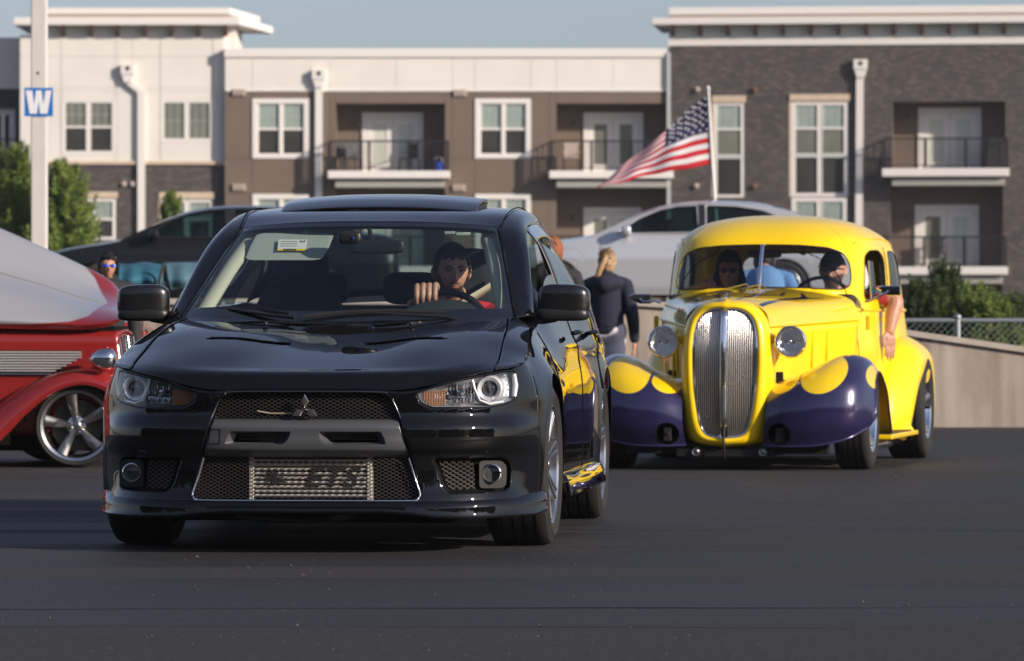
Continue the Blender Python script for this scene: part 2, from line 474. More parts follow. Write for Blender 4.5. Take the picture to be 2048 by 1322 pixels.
# ------------------------------------------------------------------ apartment building
m_white = mat('siding_white', (.73, .69, .63), .7, var=.04, vscale=.7)
m_brown = mat('siding_brown', (.155, .115, .084), .75, var=.08, vscale=.8)
m_trim = mat('trim_white', (.74, .71, .66), .6)
m_green = mat('frieze_green', (.66, .68, .60), .7)
m_corb = mat('corbel_brown', (.16, .07, .04), .7)
m_tan = mat('lintel_tan', (.58, .46, .34), .8, var=.08, vscale=3)
m_mort = mat('mortar', (.16, .145, .13), .9)
brick_m = [mat('brick_a', (.083, .070, .064), .85), mat('brick_b', (.104, .087, .078), .85), mat('brick_c', (.069, .062, .060), .85), mat('brick_d', (.132, .108, .093), .85)]
m_black = mat('rail_black', (.012, .012, .013), .45)
m_dkpan = mat('panel_dark', (.022, .027, .030), .7)
m_blind = mat('pane_blind', (.30, .36, .32), .12, spec=.6, coat=.6, var=.12, vscale=1.5)
m_blind2 = mat('pane_shade', (.17, .175, .14), .12, spec=.6, coat=.6, var=.15, vscale=1.2)
m_dark = mat('pane_dark', (.045, .045, .042), .08, spec=.6, coat=.7, var=.3, vscale=1.0)
m_curt = mat('pane_curtain', (.62, .64, .55), .2, coat=.6, var=.06, vscale=5, stretch=(6, 1, .2))
m_steel = mat('door_white', (.78, .74, .68), .5)
m_vent = mat('vent_tan', (.42, .34, .29), .7)

bld = thing('apartment_building', 'three-storey apartment block with white, brown and dark brick bays behind the parked cars', 'building', (0, 153, -.5))
class Bay:
    """one plane of the facade: photo columns and rows on it become metres along it (u) and up (z)"""
    def __init__(s, px0, Y0, yaw=0.0):
        s.o = at(px0, HY, Y0); s.o.z = 0; s.d = Vector((math.cos(yaw), -math.sin(yaw), 0)); s.n = Vector((math.sin(yaw), math.cos(yaw), 0))
        s.M = Matrix(((s.d.x, s.n.x, 0, s.o.x), (s.d.y, s.n.y, 0, s.o.y - 153), (0, 0, 1, .5), (0, 0, 0, 1)))
    def u(s, px):
        k = (px - CX) / F; return (k * s.o.y - s.o.x) / (s.d.x - k * s.d.y)
    def z(s, px, py): return H + (HY - py) / F * (s.o.y + s.d.y * s.u(px))
    def mb(s): g = MB(); g.M = s.M; return g
def cells(x0, x1, z0, z1, holes, xc=(), zc=()):
    X = sorted({x0, x1, *[min(max(h, x0), x1) for q in holes for h in q[:2]], *[c for c in xc if x0 < c < x1]})
    Z = sorted({z0, z1, *[min(max(h, z0), z1) for q in holes for h in q[2:]], *[c for c in zc if z0 < c < z1]})
    for a, b in zip(X, X[1:]):
        run = None
        for c, d in zip(Z, Z[1:]):
            m = ((a + b) / 2, (c + d) / 2); hole = any(q[0] < m[0] < q[1] and q[2] < m[1] < q[3] for q in holes)
            if hole or (run is not None and c in zc):
                if run is not None: yield a, b, run, c
                run = None if hole else c
            elif run is None: run = c
        if run is not None: yield a, b, run, Z[-1]
def facade(bay, x0, x1, z0, z1, holes, mt, xc=(), zc=(), back=None):
    g = bay.mb()
    for a, b, c, d in cells(x0, x1, z0, z1, holes): g.b2(a, b, .02, .25, c, d)
    g.build('wall', back or mt, bld)
    for a, b, c, d in cells(x0, x1, z0, z1, holes, xc, zc):
        bay.mb().b2(a + .006, b - .006, 0, .03, c + .006, d - .006).build('panel', mt, bld)
def bricks(bay, x0, x1, z0, z1, holes, name='bricks'):
    g = bay.mb()
    for a, b, c, d in cells(x0, x1, z0, z1, holes): g.b2(a, b, .012, .25, c, d)
    g.build('wall', m_mort, bld)
    g = bay.mb(); pw, ph = .203, .0677; r = 0; z = z0
    while z < z1 - .02:
        x = x0 - (pw / 2 if r % 2 else 0)
        while x < x1:
            a, b = max(x + .005, x0), min(x + pw - .006, x1); c, d = z + .005, min(z + ph - .006, z1)
            zm = (c + d) / 2
            for q in holes:
                if q[2] < zm < q[3]:
                    if a < q[0] < b and b - q[0] > 0: b = q[0]
                    if a < q[1] < b: a = q[1]
            if b - a > .03 and not any(q[0] <= (a + b) / 2 <= q[1] and q[2] < zm < q[3] for q in holes):
                y = rnd.uniform(-.008, .002); g.mi = rnd.choices((0, 1, 2, 3), (4, 4, 3, 2))[0]
                g.add([(a, y, c), (b, y, c), (b, y, d), (a, y, d), (a, .013, c), (b, .013, c), (b, .013, d), (a, .013, d)],
                      [(0, 1, 2, 3), (4, 5, 1, 0), (3, 2, 6, 7), (0, 3, 7, 4), (2, 1, 5, 6)])
            x += pw
        z += ph; r += 1
    tag(g.build(name, brick_m, bld), kind='stuff')
def window(bay, px0, px1, py0, py1, trim=.16, cols=2, rows=((0, .5, 'b'), (.5, 1, 'd')), proud=.04, sill=True, mull=.09, lintel=None):
    u0, u1 = bay.u(px0), bay.u(px1); pm = (px0 + px1) / 2; z1, z0 = bay.z(pm, py0), bay.z(pm, py1)
    g = bay.mb()
    fr = trim
    g.b2(u0, u0 + fr, -proud, .1, z0, z1).b2(u1 - fr, u1, -proud, .1, z0, z1)
    g.b2(u0 + fr, u1 - fr, -proud, .1, z1 - fr, z1).b2(u0 + fr, u1 - fr, -proud, .1, z0, z0 + fr * .8)
    a0, a1, c0, c1 = u0 + fr, u1 - fr, z0 + fr * .8, z1 - fr
    cw = (a1 - a0 - mull * (cols - 1)) / cols
    for k in range(1, cols): g.b2(a0 + cw * k + mull * (k - 1), a0 + cw * k + mull * k, -proud + .012, .1, c0, c1)
    w_ = g.build('window', m_trim, bld)
    for k in range(cols):
        xa = a0 + k * (cw + mull); xb = xa + cw
        for (ra, rb, kd) in rows:
            za, zb = c1 - (c1 - c0) * rb, c1 - (c1 - c0) * ra
            f = .035
            s_ = bay.mb().b2(xa, xa + f, -.0, .08, za, zb).b2(xb - f, xb, -.0, .08, za, zb).b2(xa + f, xb - f, -.0, .08, za, za + f).b2(xa + f, xb - f, -.0, .08, zb - f, zb)
            s_.build('sash', m_trim, w_)
            bay.mb().b2(xa + f, xb - f, .045, .06, za + f, zb - f).build('pane', {'b': m_blind, 's': m_blind2, 'd': m_dark, 'g': m_blind2}[kd], w_)
            if kd == 'b' or kd == 'g':
                q = bay.mb()
                for t in (1 / 3, 2 / 3): q.b2(xa + (xb - xa) * t - .008, xa + (xb - xa) * t + .008, .035, .045, za + f, zb - f)
                q.b2(xa + f, xb - f, .033, .043, (za + zb) / 2 - .008, (za + zb) / 2 + .008)
                q.build('muntin', mat('muntin', (.42, .47, .44), .5), w_)
    if lintel:
        g = bay.mb().b2(u0 - .06, u1 + .06, -.05, .08, z1 + .005, z1 + lintel); g.build('lintel', m_tan, w_)
        g = bay.mb().b2(u0 - .08, u0 - .004, -.02, .08, z0, z1); g.build('jamb', m_tan, w_)
    return (u0, u1, z0, z1)
def french(bay, px0, px1, py0, py1, dep, kinds=('c', 'c')):
    u0, u1 = bay.u(px0), bay.u(px1); pm = (px0 + px1) / 2; z1, z0 = bay.z(pm, py0), bay.z(pm, py1)
    g = bay.mb(); y = dep
    g.b2(u0, u0 + .14, y - .06, y, z0, z1).b2(u1 - .14, u1, y - .06, y, z0, z1).b2(u0 + .14, u1 - .14, y - .06, y, z1 - .18, z1)
    w_ = g.build('door_frame', m_trim, bld)
    um = (u0 + u1) / 2
    for k, (a, b) in enumerate(((u0 + .145, um - .005), (um + .005, u1 - .145))):
        f = .2; g = bay.mb()
        g.b2(a, a + f, y - .045, y, z0, z1 - .185).b2(b - f, b, y - .045, y, z0, z1 - .185).b2(a + f, b - f, y - .045, y, z0, z0 + .26).b2(a + f, b - f, y - .045, y, z1 - .385, z1 - .185)
        g.build('door', m_steel, w_)
        bay.mb().b2(a + f, b - f, y - .02, y - .005, z0 + .26, z1 - .385).build('pane', {'c': m_curt, 'd': m_blind2, 'k': m_dark}[kinds[k]], w_)
def balcony(bay, ox0, ox1, oy0, oy1, slab, post=4, under=True, slant=0, opening_only=False, dep=1.15):
    """recess with soffit and side walls, slab with fascia, black railing; returns the hole in the facade"""
    pm = (ox0 + ox1) / 2
    u0, u1 = bay.u(ox0), bay.u(ox1); z1, z0 = bay.z(pm, oy0), bay.z(pm, oy1)
    g = bay.mb()
    g.b2(u0 - .1, u0 - .002, .252, dep, z0 - .2, z1 + .1).b2(u1 + .002, u1 + .1, .252, dep, z0 - .2, z1 + .1)
    g.b2(u0 - .1, u1 + .1, dep, dep + .1, z0 - .2, z1 + .1); g.b2(u0, u1, .252, dep - .002, z1 + .002, z1 + .1)
    g.build('recess', m_brown, bld)
    s0, s1 = bay.u(slab[0]), bay.u(slab[1]); zs = bay.z(pm, slab[2]); zb = bay.z(pm, slab[3]); pr = .75
    b_ = bay.mb().b2(s0, s1, -pr, -.002, zb, zs).b2(u0 + .01, u1 - .01, -.002, dep - .01, zb + .02, zs - .003).build('balcony', m_trim, bld, bevel=.02)
    if under:
        bay.mb().b2(u0 - .0, u1 + .0, -pr + .18, -.004, zb - .28, zb - .06).build('beam', mat('beam_grey', (.34, .33, .30), .7), b_)
        bay.mb().b2(u0 + .1, u1 - .1, -pr + .25, -.006, zb - .06, zb).build('soffit', m_brown, b_)
    zt = zs + .98; a, b = s0 + .07, s1 - .07; yf = -pr + .06
    g = bay.mb().b2(a, b, yf - .02, yf + .02, zt - .055, zt).b2(a, b, yf - .015, yf + .015, zs + .08, zs + .11)
    for x in (a, b): g.b2(x - .018, x + .018, yf + .022, -.005, zt - .04, zt).b2(x - .014, x + .014, yf + .022, -.005, zs + .08, zs + .11)
    g.build('handrail', m_black, b_)
    for k in range(post):
        x = a + (b - a) * k / (post - 1); bay.mb().b2(x - .045, x + .045, yf - .024, yf + .024, zs, zt - .045).build('railing_post', m_black, b_)
    g = bay.mb(); x = a
    while x < b: g.b2(x - .011, x + .011, yf - .011, yf + .011, zs + .11, zt - .04); x += .105
    for x in (a, b):
        y = yf + .1
        while y < -.02: g.b2(x - .008, x + .008, y - .008, y + .008, zs + .11, zt - .04); y += .105
    tag(g.build('balusters', m_black, b_), kind='stuff')
    return (u0, u1, z0, z1)
def wall_lamp(bay, px, py, dep):
    u, z = bay.u(px), bay.z(px, py); g = bay.mb(); g.b2(u - .05, u + .05, dep - .04, dep, z - .1, z + .05); g.lathe([(.02, 0), (.09, -.06), (.1, -.16), (.0, -.17)], 12, 'z', (u, dep - .16, z + .08)); g.tube([(u, dep - .03, z), (u, dep - .12, z + .06), (u, dep - .16, z + .07)], .012, 6)
    g.build('wall_lamp', mat('lamp_metal', (.12, .10, .09), .5, .3), bld, smooth=40)
def vent(bay, px, py):
    u, z = bay.u(px), bay.z(px, py)
    g = bay.mb().b2(u - .22, u + .22, -.06, 0, z - .11, z + .11)
    for k in range(3): g.b2(u - .18 + k * .13, u - .09 + k * .13, -.09, -.06, z - .08, z + .08)
    g.build('vent_hood', m_vent, bld)

# --- middle bay
mid = Bay(450, 153)
holes = [balcony(mid, 672, 890, 207, 343, (657, 900, 343, 358)), balcony(mid, 1113, 1334, 207, 343, (1098, 1345, 343, 358))]
zlow = -.4
for (a, b) in ((672, 890), (1113, 1334)): holes.append(balcony(mid, a, b, 378, 533, (a - 15, min(b + 15, 1350), 533, 548)))
for (a, b, k) in ((722, 845, ('c', 'c')), (1168, 1288, ('d', 'd'))): french(mid, a, b, 222, 343, 1.15, k)
for (a, b, k) in ((724, 845, ('c', 'c')), (1168, 1285, ('d', 'c'))): french(mid, a, b, 413, 533, 1.15, k)
for (a, b) in ((505, 618), (950, 1062)):
    for (c, d) in ((197, 317), (388, 508)): holes.append(window(mid, a, b, c, d))
U = mid.u; zt = mid.z(900, 97); zw = mid.z(900, 181)
facade(mid, U(450), U(1337), zw, zt - .3, [], m_white, [U(p) for p in (505, 620, 660, 792, 905, 950, 1062, 1113, 1226)], [])
facade(mid, U(450), U(1337), zlow, zw - .004, holes, m_brown, [U(p) for p in (505, 618, 660, 905, 950, 1062, 1098)], [mid.z(900, p) for p in (317, 388, 505)])
mid.mb().b2(U(448), U(1339), -.06, .3, zt - .29, zt).build('parapet', m_trim, bld, bevel=.02)
mid.mb().b2(U(452), U(1336), -.03, .02, zw - .03, zw + .03).build('band', m_trim, bld)
for (px, py) in ((478, 185), (920, 186), (478, 375), (918, 376)): vent(mid, px, py)
for (px, py) in ((712, 243), (1152, 240), (1150, 432)): wall_lamp(mid, px, py, 1.15)
# --- left bay: white storey over brick
lef = Bay(62, 153.3)
U = lef.u
hl = [window(lef, 124, 230, 199, 308, trim=.08, rows=((0, .5, 'g'), (.5, 1, 'd')), proud=.01), window(lef, 321, 426, 199, 283, trim=.08, rows=((0, 1, 'g'),), proud=.01)]
zb = lef.z(250, 322); zt = lef.z(250, 70)
facade(lef, U(40), U(449), zb, zt, hl, m_white, [U(p) for p in (120, 235, 265, 320, 425)], [lef.z(250, p) for p in (113, 175, 183)])
lef.mb().b2(U(60), U(449), -.08, .1, zb - .12, zb).build('ledge', m_tan, bld, bevel=.02)
hb = [window(lef, 135, 232, 396, 480, trim=.08, rows=((0, .5, 'b'), (.5, 1, 'd')), proud=.0, lintel=.2), window(lef, 322, 426, 398, 480, trim=.08, rows=((0, .5, 'b'), (.5, 1, 'd')), proud=.0, lintel=.22)]
bricks(lef, U(40), U(449), -.4, zb - .125, hb)
for (px, py) in ((248, 368), (265, 368)):
    u, z = lef.u(px), lef.z(px, py); lef.mb().lathe([(.09, 0), (.09, -.08), (.06, -.1), (0, -.1)], 12, 'y', (u, 0, z)).build('vent_cap', m_vent, bld, smooth=40)
g = lef.mb().b2(U(62), U(452), -.02, .2, lef.z(250, 71), lef.z(250, 50)); g.build('frieze', m_green, bld)
def slab(bay, pts, z0, z1, name, mt):
    g = bay.mb(); g.prism([(p[0], p[1]) for p in pts], z0, z1, 'z'); return g.build(name, mt, bld, bevel=.02)
z0 = lef.z(250, 52); za = lef.z(250, 37); zb_ = lef.z(250, 30); zc = lef.z(250, 17)
slab(lef, [(U(30), -.55), (U(482), -.55), (U(502) + .5, 4.2), (U(30), 4.2)], z0, za, 'cornice', m_trim)
slab(lef, [(U(62), -.30), (U(466), -.30), (U(486) + .4, 4), (U(62), 4)], za + .003, zb_, 'cornice', m_vent)
slab(lef, [(U(70), -.35), (U(462), -.35), (U(482) + .4, 4), (U(70), 4)], zb_ + .003, zc, 'cornice', m_trim)
lef.mb().b2(U(440), U(470), .25, 4, lef.z(460, 115), z0 - .003).build('side_wall', m_white, bld)
for px in (128, 183, 236, 290, 343, 397, 452):
    u = U(px); z = z0 - .004
    lef.mb().prism([(-.02, z - .34), (-.02, z), (-.46, z), (-.44, z - .10), (-.16, z - .30)], u - .06, u + .06, 'x').build('bracket', m_corb, bld)
# far left wing
fl = Bay(0, 154.6); U = fl.u
h = (U(-20), U(30), fl.z(0, 330), fl.z(0, 217))
facade(fl, U(-160), U(80), fl.z(0, 176), fl.z(0, 75), [], m_white, [U(-60), U(5)], [fl.z(0, 108)])
facade(fl, U(-160), U(80), -.4, fl.z(0, 177), [h], m_dkpan, [U(-60), U(34)], [fl.z(0, 205), fl.z(0, 330)])
french(fl, -20, 30, 217, 330, .2, ('c', 'd'))
hb_ = fl.mb().b2(U(-100), U(52), -.8, 0, fl.z(0, 350), fl.z(0, 336)).build('balcony', m_trim, bld)
g = fl.mb(); x = U(-100)
while x < U(50): g.b2(x - .008, x + .008, -.75, -.735, fl.z(0, 336), fl.z(0, 280)); x += .105
g.b2(U(-100), U(50), -.76, -.72, fl.z(0, 282), fl.z(0, 279)); g.build('railing', m_black, hb_)
# --- right brick bay
rig = Bay(1338, 152.9, RAD(6)); U = rig.u
ho = [balcony(rig, 1785, 2010, 203, 338, (1765, 2018, 338, 354)), balcony(rig, 1780, 2006, 373, 533, (1763, 2015, 534, 550)), balcony(rig, 1778, 2004, 566, 690, (1763, 2013, 692, 706))]
french(rig, 1835, 1962, 212, 338, 1.15, ('c', 'c')); french(rig, 1828, 1957, 408, 533, 1.15, ('d', 'c'))
ho.append(window(rig, 1428, 1488, 205, 395, trim=.07, cols=1, rows=((0, .27, 'b'), (.27, .56, 's'), (.58, 1, 'd')), proud=.0, lintel=.22))
ho.append(window(rig, 1583, 1696, 202, 393, trim=.1, rows=((0, .27, 'b'), (.27, .56, 's'), (.58, 1, 'd')), proud=.0, lintel=.22))
ho.append(window(rig, 1583, 1694, 395, 560, trim=.1, rows=((0, .27, 'b'), (.27, .56, 's'), (.58, 1, 'd')), proud=.0))
zt = rig.z(1700, 90)
bricks(rig, U(1339), U(2140), -.4, zt, ho)
rig.mb().b2(U(1336), U(2160), -.05, .25, zt + .003, rig.z(1700, 76)).build('band', m_trim, bld)
rig.mb().b2(U(1338), U(2160), -.02, .2, rig.z(1700, 76) + .003, rig.z(1700, 48)).build('frieze', m_green, bld)
z0 = rig.z(1700, 49); za = rig.z(1700, 36); zb_ = rig.z(1700, 29); zc = rig.z(1700, 14)
slab(rig, [(U(1306), -.55), (U(2200), -.55), (U(2200), 4), (U(1306), 4)], z0, za, 'cornice', m_trim)
slab(rig, [(U(1340), -.30), (U(2200), -.30), (U(2200), 4), (U(1340), 4)], za + .003, zb_, 'cornice', m_vent)
slab(rig, [(U(1338), -.35), (U(2200), -.35), (U(2200), 4), (U(1338), 4)], zb_ + .003, zc, 'cornice', m_trim)
for k in range(15):
    u = U(1346 + k * 55.2); z = z0 - .004
    rig.mb().prism([(-.02, z - .34), (-.02, z), (-.46, z), (-.44, z - .10), (-.16, z - .30)], u - .06, u + .06, 'x').build('bracket', m_corb, bld)
rig.mb().b2(U(1334), U(1341), -.03, .3, -.4, rig.z(1338, 105)).build('corner_trim', mat('trim_grey', (.5, .52, .52), .6), bld)
for (px, py) in ((1395, 179), (1510, 180), (1393, 372), (1509, 373)):
    u, z = rig.u(px), rig.z(px, py); rig.mb().lathe([(.09, 0), (.09, -.08), (.06, -.1), (0, -.1)], 12, 'y', (u, -.01, z)).build('vent_cap', m_corb if px > 1450 else m_vent, bld, smooth=40)
wall_lamp(rig, 1820, 228, 1.15); wall_lamp(rig, 1818, 428, 1.15)
# downspouts
def spout(bay, pts, head, w_=.115):
    P = [(bay.u(p), bay.z(p, q)) for p, q in pts]
    g = bay.mb()
    for (a, b), (c, d) in zip(P, P[1:]):
        g.prism([(a - w_, b), (a + w_, b), (c + w_, d), (c - w_, d)], -.14, -.03)
    o = g.build('downspout', m_trim, bld)
    u, z = bay.u(head[0]), bay.z(*head)
    g = bay.mb().b2(u - .22, u + .22, -.22, -.02, z - .02, z + .3); g.prism([(u - .2, z - .02), (u + .2, z - .02), (u + .12, z - .28), (u - .12, z - .28)], -.19, -.03)
    g.build('conductor_head', m_trim, o, bevel=.01)
    bay.mb().lathe([(.0, -.225), (.08, -.225), (.08, -.215)], 14, 'y', (u, 0, z + .17)).build('overflow_hole', m_dark, o)
spout(lef, [(257, 160), (260, 168), (283, 186), (283, 600)], (256, 148))
spout(mid, [(638, 170), (637, 600)], (638, 158))
spout(rig, [(1720, 148), (1717, 600)], (1721, 138))

# things left out on the balconies
def at3(bay, px, py, dep): 
    p = bay.M @ Vector((bay.u(px), dep, bay.z(px, py))); p.y += 153; p.z -= .5; return p
def patio_chair(bay, px, label, wide=.5, m_=m_black, y=.5, fl_py=342, rz=0):
    p = at3(bay, px, fl_py, y); t = thing('patio_chair', label, 'chair', p, rz, 'patio chairs on the balconies')
    a = wide / 2
    MB().b2(-a, a, -.22, .22, .40, .44).build('seat', m_, t)
    g = MB()
    for k in range(5): g.b2(-a + .04 + k * (wide - .08) / 5, -a + .08 + k * (wide - .08) / 5 + .03, .2, .225, .46, .88)
    g.b2(-a, a, .19, .235, .86, .92); g.build('backrest', m_, t)
    for sx in (-1, 1):
        for sy in (-1, 1): MB().b2(sx * a - .02, sx * a + .02, sy * .2 - .02, sy * .2 + .02, 0, .4).build('leg', m_black, t)
        MB().b2(sx * a - .025, sx * a + .025, -.22, .22, .6, .63).build('armrest', m_, t)
patio_chair(mid, 690, 'dark patio chair at the left end of the balcony with the blue bucket', rz=.5)
patio_chair(mid, 818, 'black patio chair right of the curtained doors on the balcony with the blue bucket', rz=-.7)
patio_chair(mid, 706, 'grey patio chair beside the curtained doors on the balcony with the blue bucket', m_=mat('patio_grey', (.12, .12, .13), .7), y=.2, rz=.2)
patio_chair(mid, 1143, 'pale slatted chair on the balcony left of the flag', m_=mat('patio_cream', (.6, .5, .42), .7), y=.1)
patio_chair(rig, 1875, 'dark patio chair behind the railing of the lower balcony at the right', fl_py=532)
p = at3(mid, 877, 341, .0)
t = thing('bucket', 'blue bucket standing at the right end of a third-floor balcony', 'bucket', p)
MB().lathe([(.0, 0), (.13, 0), (.15, .27), (.14, .27), (.12, .02)], 16).build('pail', mat('bucket_blue', (.01, .06, .42), .4), t, smooth=40)
MB().tube([(.15, 0, .26), (.1, 0, .4), (0, 0, .45), (-.1, 0, .4), (-.15, 0, .26)], .008, 6).build('handle', m_trim, t)
p = at3(rig, 1990, 337, .2)
t = thing('grill', 'black covered grill at the right end of the top brick balcony', 'grill', p)
MB().prism([(-.32, 0), (.32, 0), (.3, .75), (.22, .95), (.0, 1.0), (-.2, .95), (-.3, .7)], -.25, .25).build('cover', mat('grill_cover', (.01, .01, .011), .7), t, bevel=.04)
MB().b2(-.33, -.30, -.2, .2, .3, .34).build('handle', m_black, t)
# ------------------------------------------------------------------ shared vehicle helpers
m_tyre = mat('tyre_rubber', (.013, .012, .0115), .8, bump=.15, bscale=120)
m_chrome = mat('chrome', (.82, .82, .84), .07, 1.0)
m_alloy = mat('alloy', (.55, .55, .56), .25, 1.0)
m_satin = mat('satin_metal', (.33, .32, .31), .36, 1.0)
m_under = mat('underbody', (.005, .005, .005), .9, spec=.1)
m_blackpl = mat('black_plastic', (.012, .012, .013), .42)
m_glass = glassmat('windshield_glass', (.84, .90, .88), .8)
m_glassd = glassmat('side_glass', (.34, .44, .42), .9)
m_clear = glassmat('clear_lens', (.93, .94, .95), 1.0)
m_mesh = mat('grille_wire', (.15, .13, .115), .35, .8)

def wheel(parent, c, side, R=.326, W=.245, rr=.24, spokes=7, style='twin', m_rim=None, lip=.012, steer=0.0, dish=.03):
    """c = hub centre; side +1 when the outer face looks to +x"""
    m_rim = m_rim or m_alloy
    w_ = bpy.data.objects.new('wheel', None); COL.objects.link(w_); w_.parent = parent; w_.location = c; w_.rotation_euler = (0, 0, steer)
    h = W / 2
    prof = [(rr - .012, -h * .86), (rr + .005, -h * .93), (rr + .02, -h * .98), (rr + (R - rr) * .5, -h * 1.06), (R - .03, -h * 1.0), (R - .012, -h * .93), (R - .003, -h * .80)]
    for q in (-.55, -.18, .18, .55):
        prof += [(R, h * q - .010), (R, h * q - .0052), (R - .009, h * q - .0045), (R - .009, h * q + .0045), (R, h * q + .0052), (R, h * q + .010)]
    prof += [(R - .003, h * .80), (R - .012, h * .93), (R - .03, h * 1.0), (rr + (R - rr) * .5, h * 1.06), (rr + .02, h * .98), (rr + .005, h * .93), (rr - .012, h * .86)]
    MB().lathe([(r, x * side) for r, x in prof], 56, 'x').build('tyre', m_tyre, w_, smooth=35)
    fx_ = side * h * .93
    pr = [(rr + .004, fx_), (rr - .002, fx_ + side * .004), (rr - lip, fx_ - side * .004), (rr - lip - .004, fx_ - side * .03), (rr - lip - .012, fx_ - side * .05), (rr - lip - .02, -fx_ * .8), (rr, -fx_)]
    MB().lathe(pr, 56, 'x').build('rim', m_rim, w_, smooth=35)
    ri = rr - lip - .008; hubx = fx_ - side * dish
    for k in range(spokes):
        a = 2 * math.pi * k / spokes + .3
        g = MB()
        def arm(a, w0, w1, t=.02):
            ca, sa = math.cos(a), math.sin(a); pts = []
            for q in np.linspace(0, 1, 7):
                r = .03 + (ri - .03) * q; wd = w0 + (w1 - w0) * q ** 1.5; x = hubx + side * (dish * .75) * q ** 1.6
                for s_, dx in ((-1, 0), (-.5, t * .5), (.5, t * .5), (1, 0), (1, -t), (-1, -t)):
                    pts.append((x + side * dx, ca * r - sa * s_ * wd, sa * r + ca * s_ * wd))
            fs = [(i * 6 + j, i * 6 + (j + 1) % 6, (i + 1) * 6 + (j + 1) % 6, (i + 1) * 6 + j) for i in range(6) for j in range(6)]
            g.add(pts, fs + [(0, 1, 2, 3, 4, 5), (36, 37, 38, 39, 40, 41)])
        if style == 'twin': arm(a - .09, .010, .009); arm(a + .09, .010, .009)
        else: arm(a, .020, .036, .026)
        g.build('spoke', m_rim if style == 'twin' else m_satin, w_, smooth=40)
    g = MB().lathe([(.0, hubx + side * .022), (.022, hubx + side * .020), (.028, hubx + side * .012), (.06, hubx + side * .004), (.066, hubx - side * .03)], 24, 'x')
    g.build('hub', m_rim, w_, smooth=40)
    g = MB()
    for k in range(5):
        a = 2 * math.pi * k / 5; g.lathe([(.0, hubx + side * .018), (.008, hubx + side * .016), (.009, hubx)], 8, 'x', (0, .047 * math.cos(a), .047 * math.sin(a)))
    g.build('lug_nuts', m_chrome, w_, smooth=40)
    g = MB().lathe([(.0, hubx - side * .05), (rr * .72, hubx - side * .05), (rr * .72, hubx - side * .075), (0, hubx - side * .075)], 40, 'x')
    g.build('brake_disc', mat('brake_steel', (.05, .048, .045), .5, .6), w_, smooth=40)
    return w_

def inpoly(x, y, poly):
    ins = np.zeros(np.shape(x), bool); n = len(poly)
    for i in range(n):
        x1, y1 = poly[i]; x2, y2 = poly[(i + 1) % n]
        c = ((y1 > y) != (y2 > y)) & (x < (x2 - x1) * (y - y1) / ((y2 - y1) if y2 != y1 else 1e-9) + x1)
        ins ^= c
    return ins
def nearest(p, poly):
    best = None
    for i in range(len(poly)):
        a = np.array(poly[i]); b = np.array(poly[(i + 1) % len(poly)]); d = b - a
        t = np.clip(np.dot(p - a, d) / max(np.dot(d, d), 1e-12), 0, 1); q = a + d * t; e = np.sum((p - q) ** 2)
        if best is None or e < best[0]: best = (e, q)
    return best[1]
def cutgrid(G, polys, ax=(0, 2), keepclip=None):
    """drop the cells of a surface grid inside any polygon (in the plane ax) and snap the border to it; returns verts, faces, removed faces"""
    G = np.array(G, float); nu, nv = G.shape[:2]
    dep = ({0, 1, 2} - set(ax)).pop()
    C = (G[:-1, :-1] + G[1:, :-1] + G[:-1, 1:] + G[1:, 1:]) / 4
    keep = np.ones((nu - 1, nv - 1), bool); owner = -np.ones((nu - 1, nv - 1), int)
    for k, P in enumerate(polys):
        i = inpoly(C[..., ax[0]], C[..., ax[1]], P); keep &= ~i; owner[i] = k
    kf = np.zeros((nu, nv), int); rf = np.zeros((nu, nv), int); ow = -np.ones((nu, nv), int)
    for di in (0, 1):
        for dj in (0, 1):
            kf[di:nu - 1 + di, dj:nv - 1 + dj] += keep; rf[di:nu - 1 + di, dj:nv - 1 + dj] += ~keep
            s = ow[di:nu - 1 + di, dj:nv - 1 + dj]; s[owner >= 0] = owner[owner >= 0]
    O = G.copy()
    for i, j in np.argwhere((kf > 0) & (rf > 0)):
        p = G[i, j][list(ax)]; q = nearest(p, polys[ow[i, j]]); dd = q - p
        i0, i1, j0, j1 = max(i - 1, 0), min(i + 1, nu - 1), max(j - 1, 0), min(j + 1, nv - 1)
        a = G[i1, j] - G[i0, j]; b = G[i, j1] - G[i, j0]
        M = np.array([[a[ax[0]], b[ax[0]]], [a[ax[1]], b[ax[1]]]])
        try: st = np.linalg.solve(M, dd)
        except np.linalg.LinAlgError: st = (0, 0)
        if abs(st[0]) < 1.5 and abs(st[1]) < 1.5: O[i, j] = G[i, j] + a * st[0] + b * st[1]
    F_ = [(i * nv + j, (i + 1) * nv + j, (i + 1) * nv + j + 1, i * nv + j + 1) for i in range(nu - 1) for j in range(nv - 1)]
    kk = keep.ravel()
    return O.reshape(-1, 3), [f for f, k in zip(F_, kk) if k], [f for f, k in zip(F_, kk) if not k]
def densify(poly, step=.012):
    out = []
    for i in range(len(poly)):
        a = np.array(poly[i], float); b = np.array(poly[(i + 1) % len(poly)], float); n = max(1, int(np.linalg.norm(b - a) / step))
        out += [tuple(a + (b - a) * k / n) for k in range(n)]
    return out
def roundpoly(poly, r=.02, n=4):
    out = []; m = len(poly)
    for i in range(m):
        p, a, b = np.array(poly[i], float), np.array(poly[i - 1], float), np.array(poly[(i + 1) % m], float)
        da = (a - p); db = (b - p); la, lb = np.linalg.norm(da), np.linalg.norm(db)
        k = min(r, la * .45, lb * .45); A = p + da / la * k; B = p + db / lb * k
        for t in np.linspace(0, 1, n): out.append(tuple((1 - t) ** 2 * A + 2 * t * (1 - t) * p + t * t * B))
    return out
